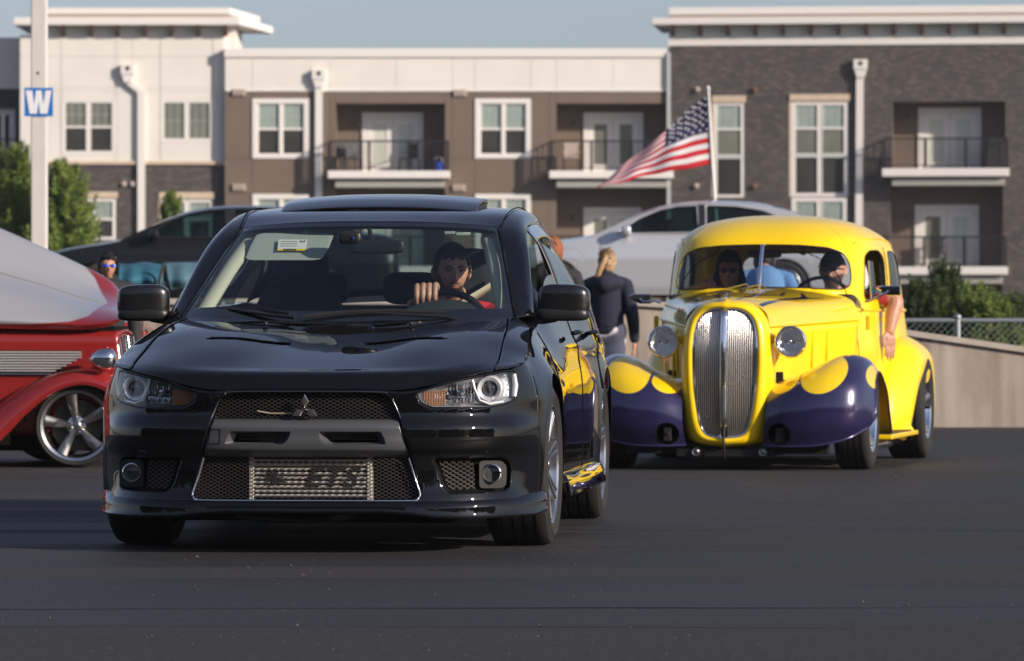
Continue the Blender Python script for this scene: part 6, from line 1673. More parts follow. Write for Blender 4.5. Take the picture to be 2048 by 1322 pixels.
wc = q_(160, 850, 0)
w1 = wheel(red, (wc[0], -.20, .262), 1, R=.262, W=.19, rr=.222, spokes=5, style='torq', lip=.020, m_rim=m_alloy, dish=.035); w1.rotation_euler = (RAD(10), 0, -RAD(90))
w2 = wheel(red, (wc[0] - .31, 1.25, .262), 1, R=.262, W=.19, rr=.20, spokes=5, style='torq', lip=.02, m_rim=m_alloy); w2.rotation_euler = (0, 0, -RAD(78))

# ------------------------------------------------------------------ clutter between the cars at the left
CY = 36.5
tc_ = thing('canopy', 'low teal fabric canopy stretched between thin poles, seen over the red street rod hood', 'canopy', at(320, 646, CY) - Vector((0, 0, H)))
c0 = np.array(at(320, 646, CY)); c0[2] = 0
def w3(px, py, dy=0): return tuple(np.array(at(px, py, CY + dy)) - c0)
m_teal = mat('teal_fabric', (.016, .105, .155), .75, var=.25, vscale=5); m_teal2 = mat('teal_fabric_light', (.07, .16, .20), .75, var=.2, vscale=5)
rows = []
for i, px in enumerate(np.linspace(236, 326, 14)):
    u = i / 13; rows.append([w3(px, 527 + 2 * math.sin(u * 8), .5), w3(px + 1, 540 + 1.5 * math.sin(u * 14), .12 + .012 * math.sin(u * 17)), w3(px, 558 + 3 * math.sin(u * 9), -.02 + .02 * math.sin(u * 13 + 1)), w3(px - 1, 572 + 5 * math.sin(u * 3.1), .02)])
MB().grid(net(rows, 2, 5)).build('cloth_panel', m_teal, tc_, smooth=180, solid=.006)
rows = []
for i, px in enumerate(np.linspace(330, 420, 14)):
    u = i / 13; rows.append([w3(px, 526 - u * 2, .5), w3(px + 2, 538 + 1.5 * math.sin(u * 12), .12 + .012 * math.sin(u * 15)), w3(px + 5, 556 + 3 * math.sin(u * 7), -.02 + .02 * math.sin(u * 11 + 1)), w3(px + 10 * (1 - u), 582 - 8 * u, .02)])
MB().grid(net(rows, 2, 5)).build('cloth_panel', m_teal2, tc_, smooth=180, solid=.006)
for a, b in (((329, 524), (318, 562)), ((318, 560), (352, 720)), ((262, 566), (276, 860)), ((284, 600), (296, 860)), ((398, 580), (404, 860))):
    MB().tube([w3(*a, -.06), w3(*b, -.06)], .011, 6).build('pole', mat('pole_bronze', (.16, .12, .10), .4, .6), tc_, smooth=60)
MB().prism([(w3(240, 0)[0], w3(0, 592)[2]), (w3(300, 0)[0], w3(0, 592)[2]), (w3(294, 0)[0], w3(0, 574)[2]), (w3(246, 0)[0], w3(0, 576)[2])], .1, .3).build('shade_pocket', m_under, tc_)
bx = thing('picnic_bag', 'purple and grey bag hanging beneath the teal canopy', 'bag', at(316, 646, CY + .3) - Vector((0, 0, H)))
p0 = np.array(at(316, 646, CY + .3)); p0[2] = 0
def w4(px, py): q = np.array(at(px, py, CY + .3)) - p0; return (q[0], q[2])
MB().prism([w4(284, 556), w4(316, 566), w4(330, 562), w4(326, 590), w4(296, 592)], -.08, .08).build('pouch', mat('bag_grey', (.30, .31, .33), .8), bx, bevel=.02)
MB().prism([w4(296, 593), w4(334, 572), w4(336, 606), w4(300, 610)], -.10, .10).build('bag_body', mat('bag_purple', (.06, .02, .17), .7), bx, bevel=.02)
MB().prism([w4(240, 584), w4(256, 584), w4(254, 612), w4(242, 612)], -.10, .10).build('side_pocket', mat('bag_purple', (.06, .02, .17), .7), bx, bevel=.02)
m_gl3 = glassmat('red_car_glass', (.40, .5, .55), 1.0)
rc = at(312, 646, 38.6)
rcar = saloon('parked_car', 'bright red low car parked beneath the teal canopy, glimpsed behind the black mirror', m_redp, (rc.x + .95, 38.9, 0), RAD(180), m_gl3)
rcar.scale = (.84, .88, .82)
# ------------------------------------------------------------------ people
def skinmat(name, base, lip, hairc, beard=0.0):
    m = mat(name, base, .5, var=.10, vscale=60, bump=.06, bscale=300)
    n = m.node_tree.nodes; L = m.node_tree.links; b = n['Principled BSDF']
    src = b.inputs['Base Color'].links[0].from_socket
    for at_n, col in (('lips', lip), ('beard', hairc)):
        a = n.new('ShaderNodeAttribute'); a.attribute_name = at_n
        mx = n.new('ShaderNodeMix'); mx.data_type = 'RGBA'; L.new(a.outputs['Fac'], mx.inputs['Factor']); L.new(src, mx.inputs['A']); mx.inputs['B'].default_value = (*col, 1)
        src = mx.outputs['Result']
    L.new(src, b.inputs['Base Color'])
    
    return m
def gs(x, y, cx, cy, sx, sy): return np.exp(-((x - cx) / sx) ** 2 - ((y - cy) / sy) ** 2)
def head_grid(w=.076, d=.098, h=.118, jaw=.80):
    """head facing -y, origin at its centre; x right, z up; metres"""
    nu, nv = 72, 96
    th = np.linspace(0.001, math.pi - .001, nu)[:, None]; ph = np.linspace(0, 2 * math.pi, nv, endpoint=False)[None]
    X = np.sin(th) * np.sin(ph); Y = -np.sin(th) * np.cos(ph); Z = np.cos(th) + 0 * ph
    zz = Z * h; jawf = np.where(zz < 0, 1 - (1 - jaw) * np.clip(-zz / h, 0, 1) ** 1.2, 1)
    x = X * w * jawf; y = Y * d * np.where(Y > 0, 1.0, .90) * np.where(zz < -.02, 1 - .10 * np.clip((-zz - .02) / h, 0, 1), 1)
    z = zz
    f = np.clip(-Y, 0, 1) ** .6          # only the face side
    y = y - f * .022 * gs(x, z, 0, -.018, .010, .022)          # nose ridge
    y = y - f * .012 * gs(x, z, 0, -.034, .013, .010)          # nose tip
    y = y - f * .006 * (gs(x, z, .012, -.038, .006, .006) + gs(x, z, -.012, -.038, .006, .006))
    y = y + f * .011 * (gs(x, z, .031, .006, .016, .010) + gs(x, z, -.031, .006, .016, .010))     # eye sockets
    y = y - f * .006 * (gs(x, z, .030, .026, .022, .008) + gs(x, z, -.030, .026, .022, .008))     # brow
    y = y - f * .007 * gs(x, z, 0, -.060, .022, .006) - f * .007 * gs(x, z, 0, -.071, .018, .006)   # lips
    y = y + f * .005 * gs(x, z, 0, -.0655, .024, .0025)
    y = y - f * .010 * gs(x, z, 0, -.098, .022, .018)          # chin
    y = y - f * .004 * (gs(x, z, .045, -.025, .016, .018) + gs(x, z, -.045, -.025, .016, .018))   # cheekbones
    return np.stack([x, y, z], -1)
def ears(g, M, w=.076):
    for s_ in (-1, 1):
        q = MB(); q.M = M
        g2 = MB(); g2.M = M
        c = Vector((s_ * (w + .004), .008, -.010))
        R_ = Matrix.Translation(c) @ Euler((RAD(-8), 0, RAD(-s_ * 28))).to_matrix().to_4x4()
        o = g.M; g.M = M @ R_
        g.ell((0, 0, 0), (.006, .017, .031), 8, 12); g.tube([(s_ * .006, .0 + .017 * math.cos(a), .006 + .024 * math.sin(a)) for a in np.linspace(-1.2, 3.4, 9)], .004, 6)
        g.M = o
def union(parts, name, mt, parent, vox=.005, smooth_it=3, keep=None):
    o = parts.build(name, mt, parent)
    r = o.modifiers.new('r', 'REMESH'); r.mode = 'VOXEL'; r.voxel_size = vox; r.use_smooth_shade = True
    s_ = o.modifiers.new('s', 'SMOOTH'); s_.factor = .5; s_.iterations = smooth_it
    return evalmesh(o)
def paint_face(o, Mh, beard=1.0, lips=1.0):
    """lip and beard colour from the position on the head"""
    inv_ = Mh.inverted(); me = o.data; co = np.zeros(len(me.vertices) * 3); me.vertices.foreach_get('co', co); co = co.reshape(-1, 3)
    A = np.array(inv_); p = co @ A[:3, :3].T + A[:3, 3]
    x, y, z = p.T; front = y < -.035
    lp = front * np.clip(1.6 * gs(x, z, 0, -.066, .024, .0085) ** 2 * 1.3, 0, 1) * lips
    jawl = ((z < -.045) & (z > -.16) & (y < .015) & (np.abs(x) < .09)).astype(float) * np.clip((-z - .040) / .02, 0, 1) * np.clip((.125 + z) / .02 + .3, 0, 1)
    side = ((z < .0) & (y > -.045) & (y < .004) & (np.abs(x) > .05)).astype(float) * np.clip((-z) / .03, 0, 1)
    cheek = gs(np.abs(x), z, .034, -.045, .020, .022)
    bd = np.clip(np.maximum(jawl * (1 - cheek), side * .9), 0, 1); mous = front * gs(x, z, 0, -.052, .028, .006)
    bd = np.clip(1.3 * np.maximum(bd, mous * .9) * (1 - np.clip(lp * 1.5, 0, 1)), 0, 1) * beard
    for nme, v in (('lips', lp), ('beard', bd)):
        a = me.attributes.new(nme, 'FLOAT', 'POINT'); a.data.foreach_set('value', v.astype(np.float32))
def limb(g, pts, rs_, n=12):
    P = cr(pts, 5); Rr = np.interp(np.linspace(0, len(pts) - 1, len(P)), range(len(pts)), rs_); g.tube([tuple(p) for p in P], list(Rr), n)
    for p, r in ((P[0], Rr[0]), (P[-1], Rr[-1])): g.ell(tuple(p), (r, r, r), 8, 10)
def Mhead(c, yaw=0, pitch=0, roll=0, s=1.0):
    return Matrix.Translation(Vector(c)) @ Euler((RAD(pitch), RAD(roll), RAD(yaw)), 'XYZ').to_matrix().to_4x4() @ Matrix.Diagonal((s, s, s, 1))
def add_head(g, M, **k): o = g.M; g.M = M; g.grid(head_grid(**k), cv=True); g.M = o; ears(g, M)
m_eye = mat('eye_white', (.42, .40, .38), .25, coat=.5); m_iris = mat('iris', (.035, .02, .012), .15, coat=1)
def eyes(M, parent, browm):
    for s_ in (-1, 1):
        g = MB(); g.M = M; g.ell((s_ * .031, -.074, .004), (.0125, .010, .0075), 8, 12); e = g.build('eye', m_eye, parent, smooth=180)
        g = MB(); g.M = M; g.ell((s_ * .031, -.0830, .004), (.0052, .0025, .0056), 6, 10); g.build('iris', m_iris, e, smooth=180)
        g = MB(); g.M = M; g.tube([(s_ * .015, -.088, .010), (s_ * .031, -.0895, .0135), (s_ * .047, -.080, .007)], [.0012, .0022, .0012], 6); g.build('eyelid', browm, e, smooth=180)
        g = MB(); g.M = M; g.tube([(s_ * .012, -.0935, .024), (s_ * .030, -.0945, .029), (s_ * .050, -.080, .023)], [.0032, .0042, .0020], 6, flat=.8); g.build('eyebrow', browm, parent, smooth=180)
def hand(g, wrist, dirv, up, curl, s=1.0, thumb=1):
    """palm and five bent fingers; dirv along the hand, up = back of the hand"""
    d = Vector(dirv).normalized(); u = Vector(up); u = (u - d * u.dot(d)).normalized(); r = d.cross(u).normalized()
    w0 = Vector(wrist)
    for k in range(6):
        t = k / 5; c = w0 + d * (.012 + .075 * t) * s; g.ell(c, (.028 * s, .028 * s, .028 * s), 6, 8) if False else None
    for k, off in enumerate((-.033, -.011, .011, .032)):
        a = w0 + d * .01 * s + r * off * .6 * s; b = w0 + d * .085 * s + r * off * s
        g.tube([tuple(a), tuple((a + b) / 2 + u * .004), tuple(b)], [.0155 * s, .0150 * s, .0115 * s], 8)
        ln = (.036, .042, .039, .030)[k] * s; p = b; ang = curl * .55; seg = [tuple(p - d * .01)]
        for q, L_ in enumerate((1.0, .72, .58)):
            dd = d * math.cos(ang) - u * math.sin(ang); p = p + dd * ln * L_; seg.append(tuple(p)); ang += curl * (.9 if q == 0 else .6)
        g.tube(seg, [.0092 * s, .0088 * s, .0080 * s, .0070 * s], 8); g.ell(seg[-1], (.0070 * s,) * 3, 6, 8)
    b = w0 + d * .02 * s + r * thumb * .028 * s
    p1 = b + (d * .6 + r * thumb * .8).normalized() * .034 * s; p2 = p1 + (d * .95 - u * .35 * curl).normalized() * .030 * s; p3 = p2 + (d * .7 - u * .5 * curl - r * thumb * .2).normalized() * .024 * s
    g.tube([tuple(b), tuple(p1), tuple(p2), tuple(p3)], [.015 * s, .0120 * s, .0105 * s, .0085 * s], 8); g.ell(tuple(p3), (.0085 * s,) * 3, 6, 8)

# --- driver of the black sedan
sk1 = skinmat('skin_driver', (.46, .245, .155), (.36, .13, .09), (.030, .018, .013))
m_hair = mat('hair_dark', (.010, .008, .007), .5, var=.4, vscale=90, stretch=(1, 1, 4))
Me = Matrix.Translation((-.805, 18.45, 0)) @ Matrix.Rotation(-RAD(5.4), 4, 'Z')
dr = thing('person', 'bearded young man in a red T-shirt driving the black sedan, hand on the wheel', 'person', Me @ Vector((.34, 2.35, .50)), -RAD(5.4))
def L_(x, y, z): return (x - .34, y - 2.35, z - .50)      # sedan coordinates -> person
def ev_at(px, py, y):
    c, s_ = math.cos(RAD(5.4)), math.sin(RAD(5.4)); k = (px - CX) / F; x = (k * (18.45 + y * c) + .805 - y * s_) / (c + k * s_); Yw = 18.45 - x * s_ + y * c
    return (x, y, H + (HY - py) / F * Yw)
hc = ev_at(904, 543, 2.17); Mh = Mhead(L_(*hc), yaw=16, pitch=3, roll=0, s=.94)
g = MB(); add_head(g, Mh, w=.074)
nk = L_(hc[0] + .006, hc[1] + .05, hc[2] - .10)
limb(g, [nk, L_(hc[0] + .01, 2.27, .955), L_(.36, 2.30, .88)], [.052, .056, .075])
limb(g, [L_(.36, 2.32, .86), L_(.36, 2.30, .70), L_(.36, 2.30, .52)], [.15, .155, .15], 16)
limb(g, [L_(.20, 2.28, .90), L_(.36, 2.30, .925), L_(.53, 2.28, .905)], [.065, .075, .068])
# right arm (image left) up to the wheel, left arm down
wr = ev_at(850, 612, 1.90)
limb(g, [L_(.20, 2.27, .895), L_(.13, 2.12, .76), L_(.17, 2.02, .78), L_(wr[0], wr[1] + .06, wr[2] - .02)], [.052, .043, .038, .028])
limb(g, [L_(.53, 2.27, .895), L_(.575, 2.15, .74), L_(.52, 1.98, .74), L_(.46, 1.90, .80)], [.052, .044, .036, .027])
hand(g, L_(wr[0], wr[1] + .045, wr[2] - .01), (-.1, -.25, 1.0), (0, -1.0, -.3), -.0, .98, thumb=-1) if False else None
# fist closed over the rim: four fingers seen from the front, knuckles on top
for k in range(4):
    px = 833 + k * 12.2; a = ev_at(px + 1, 611 - (0, 2, 3, 2)[k], 1.835); b = ev_at(px, 592, 1.815); c_ = ev_at(px + 1, 573 - (0, 2, 2, 3)[k], 1.84); e = ev_at(px + 4, 577, 1.89); f_ = ev_at(px * .5 + 852 * .5, 602, 1.93)
    limb(g, [L_(*a), L_(*b), L_(*c_), L_(*e), L_(*f_)], [.0105, .0118, .0128, .0135, .018], 10)
t0 = ev_at(846, 604, 1.92); t1 = ev_at(826, 603, 1.88); t2 = ev_at(818, 606, 1.85)
limb(g, [L_(*t0), L_(*t1), L_(*t2)], [.015, .0115, .0095], 10)
limb(g, [L_(*ev_at(866, 578, 1.89)), L_(*ev_at(868, 592, 1.90)), L_(*ev_at(862, 606, 1.93))], [.016, .020, .024], 10)
hand(g, L_(.46, 1.91, .80), (-.3, -.6, .5), (0, .5, .8), .9, 1.0, thumb=-1)
body = union(g, 'body', sk1, dr, .0036, 2); paint_face(body, Mh, 1.0)
eyes(Mh, dr, m_hair)
# hair: short, high hairline
def hair_cap(M, parent, m_, top=.012, front=.062, back=-.06, sides=.0, vol=1.0, nm='hair', seed=1, w=.076):
    H_ = head_grid(w=w); rs = np.random.RandomState(seed); nu, nv = H_.shape[:2]; V_ = H_.reshape(-1, 3)
    nrm = V_ / np.array([w, .098, .118]) ** 2; nrm /= np.linalg.norm(nrm, axis=1)[:, None]
    ang = np.arctan2(V_[:, 0], -V_[:, 1]); fr_ = np.cos(ang)
    lim = np.where(fr_ > .55, front, np.where(fr_ > -.15, sides + (front - sides) * np.clip((fr_ - .25) / .3, 0, 1), back + (sides - back) * np.clip((fr_ + .6) / .45, 0, 1)))
    lim = lim + rs.normal(0, .0035, len(V_)) + .003 * np.sin(V_[:, 0] * 160)
    thick = (top * vol * np.clip((V_[:, 2] - lim) / .02 + .25, 0, 1) * (1 + .5 * np.clip(V_[:, 2] / .118, 0, 1)) + rs.normal(0, .0014, len(V_)))
    O = V_ + nrm * thick[:, None]
    g = MB(); g.M = M; ok = (V_[:, 2] > lim).reshape(nu, nv)
    g.add([tuple(p) for p in O], [(i * nv + j, (i + 1) * nv + j, (i + 1) * nv + (j + 1) % nv, i * nv + (j + 1) % nv) for i in range(nu - 1) for j in range(nv) if ok[i, j] or ok[i + 1, j]])
    return g.build(nm, m_, parent, smooth=180, solid=.004)
hair_cap(Mh, dr, m_hair, .012, .064, -.055, -.005, w=.074)
def strands(M, parent, m_, n, ln, w=.076, zmin=.045, tie=None, seed=2, wd=.0022):
    rs = np.random.RandomState(seed); g = MB(); g.M = M; k = 0
    while k < n:
        v = rs.normal(0, 1, 3); v /= np.linalg.norm(v); p = v * np.array([w, .098, .118])
        lim = zmin if v[1] < -.2 else (-.01 if v[1] < .35 else -.06)
        if p[2] < lim: continue
        k += 1; nn = v / np.array([w, .098, .118]); nn /= np.linalg.norm(nn); a = p + nn * .011
        if tie is not None: d = np.array(tie) - a; L1 = np.linalg.norm(d) * .9
        else: d = np.array([rs.normal(0, .35) + .3, -.35 + rs.normal(0, .3), .25 - 1.0 * (v[1] > -.1)]); L1 = ln * rs.uniform(.6, 1.2)
        d = d - nn * np.dot(d, nn) * .85; d /= np.linalg.norm(d); sd = np.cross(d, nn); sd /= np.linalg.norm(sd)
        q = [a, a + d * L1 * .5 + nn * .005, a + d * L1 - nn * (.004 if tie is None else L1 * .25)]
        g.add([tuple(q[0] - sd * wd), tuple(q[0] + sd * wd), tuple(q[1] + sd * wd), tuple(q[1] - sd * wd), tuple(q[2])], [(0, 1, 2, 3), (3, 2, 4)])
    return tag(g.build('hair_strands', m_, parent), kind='stuff')
strands(Mh, dr, m_hair, 900, .026, w=.074, zmin=.070)
# T-shirt
m_tee = mat('tee_red', (.55, .025, .035), .8, var=.12, vscale=14, bump=.3, bscale=22)
g = MB()
limb(g, [L_(.36, 2.32, .865), L_(.36, 2.30, .70), L_(.36, 2.30, .52)], [.158, .166, .165], 18)
limb(g, [L_(.19, 2.28, .897), L_(.36, 2.30, .925), L_(.54, 2.28, .902)], [.074, .083, .078])
limb(g, [L_(.20, 2.27, .895), L_(.15, 2.16, .80)], [.068, .062]); limb(g, [L_(.53, 2.27, .90), L_(.565, 2.17, .79)], [.070, .064])
union(g, 'tee_shirt', m_tee, dr, .007, 3)
g = MB(); limb(g, [L_(.30, 2.25, .48), L_(.28, 1.95, .52), L_(.28, 1.75, .50), L_(.27, 1.55, .32)], [.085, .075, .06, .045]); limb(g, [L_(.44, 2.25, .48), L_(.47, 1.95, .52), L_(.47, 1.75, .50), L_(.45, 1.55, .32)], [.085, .075, .06, .045])
union(g, 'trousers', mat('denim_dark', (.02, .025, .05), .8), dr, .012, 2)
# seat belt over the shoulder, part of the car
g = MB(); P = [ev_at(1010, 552, 2.42), ev_at(985, 571, 2.30), ev_at(955, 590, 2.205), ev_at(925, 608, 2.14), ev_at(880, 640, 2.10)]
P = cr(P, 5); g.grid([[(p[0] + .012, p[1], p[2] + .026), (p[0] - .012, p[1] - .003, p[2] - .026)] for p in P]); g.build('seat_belt', mat('belt_webbing', (.33, .30, .21), .7), evo, smooth=180, solid=.002)

# --- occupants of the yellow car
My = Matrix.Translation((1.29, 28.95, 0)) @ Matrix.Rotation(-RAD(11.4), 4, 'Z')
def ye_at(px, py, y):
    a = RAD(11.4); c, s_ = math.cos(a), math.sin(a); k = (px - CX) / F; x = (k * (28.95 + y * c) - 1.29 - y * s_) / (c + k * s_); Yw = 28.95 - x * s_ + y * c
    return (x, y, H + (HY - py) / F * Yw)
sk2 = skinmat('skin_rod_driver', (.47, .235, .155), (.42, .16, .12), (.30, .25, .22)); sk3 = skinmat('skin_passenger', (.46, .24, .17), (.45, .12, .10), (.05, .03, .02))
m_cap = mat('cap_black', (.012, .012, .014), .8); m_sung = mat('sunglass_black', (.006, .006, .007), .08, coat=1)
def shades(M, parent, m_=m_sung):
    o = bpy.data.objects.new('sunglasses', None); COL.objects.link(o); o.parent = parent
    for s_ in (-1, 1):
        g = MB(); g.M = M; g.ell((s_ * .031, -.094, .003), (.027, .008, .017), 8, 14); g.build('lens', m_, o, smooth=180)
        g = MB(); g.M = M; g.tube([(s_ * .055, -.088, .008), (s_ * .078, -.04, .006), (s_ * .082, .01, .002)], .003, 6); g.build('temple', m_, o)
# driver, arm hanging out of the window
hd = ye_at(1665, 540, 2.12); pd = thing('person', 'older man in cap and flowered shirt driving the yellow hot rod, arm hanging out', 'person', My @ Vector((.42, 2.30, .45)), -RAD(11.4))
def P2(p): return (p[0] - .42, p[1] - 2.30, p[2] - .45)
Mh2 = Mhead(P2(hd), yaw=-8, pitch=-2, s=1.02)
g = MB(); add_head(g, Mh2, w=.080, jaw=.86)
limb(g, [P2((hd[0], hd[1] + .05, hd[2] - .10)), P2((.44, 2.26, 1.0))], [.062, .072])
limb(g, [P2((.43, 2.28, .98)), P2((.42, 2.30, .75)), P2((.42, 2.30, .50))], [.15, .18, .18], 16)
limb(g, [P2((.25, 2.26, 1.01)), P2((.44, 2.28, 1.02)), P2((.62, 2.26, 1.01))], [.075, .08, .075])
sh, elb, wri = P2((.62, 2.26, 1.01)), P2(ye_at(1790, 600, 2.18)), P2(ye_at(1779, 662, 2.10))
limb(g, [sh, P2((.68, 2.20, 1.07)), elb, tuple((np.array(elb) * .5 + np.array(wri) * .5)), wri], [.066, .062, .054, .050, .033])
hand(g, wri, (.05, -.08, -1), (.75, -.65, 0), .16, 1.05, thumb=1)
limb(g, [P2((.25, 2.26, 1.0)), P2((.2, 2.1, .88)), P2((.25, 1.98, 1.0))], [.06, .048, .032]); hand(g, P2((.25, 1.98, 1.0)), (0, -.4, .9), (0, -.8, -.4), 1.0, 1.0, thumb=1)
b2 = union(g, 'body', sk2, pd, .0045, 2); paint_face(b2, Mh2, .25)
shades(Mh2, pd)
cap = MB(); cap.M = Mh2; Hh = head_grid(w=.080); V_ = Hh.reshape(-1, 3); nu, nv = Hh.shape[:2]; ok = (V_[:, 2] > .030).reshape(nu, nv)
cap.add([tuple(p * np.array([1.10, 1.09, 1.05])) for p in V_], [(i * nv + j, (i + 1) * nv + j, (i + 1) * nv + (j + 1) % nv, i * nv + (j + 1) % nv) for i in range(nu - 1) for j in range(nv) if ok[i, j]])
co = cap.build('cap', m_cap, pd, smooth=180, solid=.004)
q = MB(); q.M = Mh2; q.grid([[(x, -.085 - .055 * t * math.sqrt(max(0, 1 - (x / .08) ** 2)) + .02 * (x / .07) ** 2, .034 - .012 * t - 2.0 * x * x) for t in np.linspace(0, 1, 5)] for x in np.linspace(-.072, .072, 13)]); q.build('peak', m_cap, co, smooth=180, solid=.004)
def flower_mat():
    m = mat('flowered_shirt', (.30, .02, .03), .8); n = m.node_tree.nodes; L = m.node_tree.links
    v = n.new('ShaderNodeTexVoronoi'); v.inputs['Scale'].default_value = 16; tc = n.new('ShaderNodeTexCoord'); L.new(tc.outputs['Object'], v.inputs['Vector'])
    r = n.new('ShaderNodeValToRGB'); r.color_ramp.interpolation = 'CONSTANT'; e = r.color_ramp.elements
    e[0].color = (.38, .03, .035, 1); e[1].position = .35; e[1].color = (.05, .22, .28, 1)
    for p_, c_ in ((.55, (.45, .05, .05, 1)), (.72, (.45, .38, .30, 1)), (.85, (.04, .03, .05, 1))): k = e.new(p_); k.color = c_
    s_ = n.new('ShaderNodeSeparateColor'); L.new(v.outputs['Color'], s_.inputs[0]); L.new(s_.outputs[0], r.inputs[0]); L.new(r.outputs[0], n['Principled BSDF'].inputs['Base Color']); return m
g = MB(); limb(g, [P2((.43, 2.28, .99)), P2((.42, 2.30, .75)), P2((.42, 2.30, .50))], [.165, .19, .19], 18); limb(g, [P2((.24, 2.26, 1.02)), P2((.44, 2.28, 1.03)), P2((.62, 2.26, 1.02))], [.085, .092, .085])
limb(g, [sh, P2((.68, 2.20, 1.07)), tuple(np.array(elb) * .35 + np.array(P2((.68, 2.20, 1.07))) * .65)], [.078, .076, .070]); limb(g, [P2((.25, 2.26, 1.0)), P2((.21, 2.14, .91))], [.075, .068])
union(g, 'shirt', flower_mat(), pd, .008, 3)
g = MB(); limb(g, [P2((.36, 2.25, .50)), P2((.33, 1.9, .55)), P2((.33, 1.7, .40))], [.09, .08, .06]); limb(g, [P2((.5, 2.25, .50)), P2((.5, 1.9, .55)), P2((.5, 1.7, .40))], [.09, .08, .06]); union(g, 'trousers', mat('khaki', (.12, .10, .07), .8), pd, .014, 2)
# passenger
hp = ye_at(1458, 542, 2.15); pp = thing('person', 'passenger with long dark hair and black sunglasses, hand raised, in the yellow hot rod', 'person', My @ Vector((-.22, 2.30, .45)), -RAD(11.4))
def P3(p): return (p[0] + .22, p[1] - 2.30, p[2] - .45)
Mh3 = Mhead(P3(hp), yaw=6, s=1.0)
g = MB(); add_head(g, Mh3, w=.072, jaw=.80); limb(g, [P3((hp[0], hp[1] + .05, hp[2] - .1)), P3((hp[0], 2.26, 1.0))], [.048, .055])
limb(g, [P3((hp[0], 2.28, .96)), P3((hp[0], 2.30, .75)), P3((hp[0], 2.30, .5))], [.13, .15, .16], 16); limb(g, [P3((hp[0] - .16, 2.26, .99)), P3((hp[0], 2.28, 1.0)), P3((hp[0] + .16, 2.26, .99))], [.06, .07, .06])
hw2 = ye_at(1392, 578, 1.98); limb(g, [P3((hp[0] - .17, 2.26, .98)), P3(ye_at(1362, 596, 2.05)), P3(hw2)], [.052, .044, .028]); hand(g, P3(hw2), (.75, -.1, .45), (-.2, -.5, .8), .95, .95, thumb=-1)
limb(g, [P3((hp[0] + .17, 2.26, .98)), P3((hp[0] + .22, 2.1, .85)), P3((hp[0] + .1, 1.98, .8))], [.052, .044, .028]); hand(g, P3((hp[0] + .1, 1.98, .8)), (-.7, -.3, 0), (0, -.2, 1), .6, .95)
b3 = union(g, 'body', sk3, pp, .0045, 2); paint_face(b3, Mh3, 0, .9); shades(Mh3, pp)
hair_cap(Mh3, pp, m_hair, .016, .056, -.11, -.10, w=.072, seed=3)
g = MB(); 
for s_ in (-1, 1): limb(g, [(Mh3 @ Vector((s_ * .07, .03, .02)))[:], (Mh3 @ Vector((s_ * .085, .03, -.06)))[:], (Mh3 @ Vector((s_ * .09, .02, -.15)))[:]], [.022, .028, .018])
union(g, 'long_hair', m_hair, pp, .006, 2)
g = MB(); limb(g, [P3((hp[0], 2.28, .97)), P3((hp[0], 2.30, .75)), P3((hp[0], 2.30, .5))], [.14, .16, .17], 18); limb(g, [P3((hp[0] - .16, 2.26, .99)), P3((hp[0], 2.28, 1.0)), P3((hp[0] + .16, 2.26, .99))], [.069, .078, .069]); union(g, 'top', mat('top_black', (.014, .013, .014), .8), pp, .008, 3)

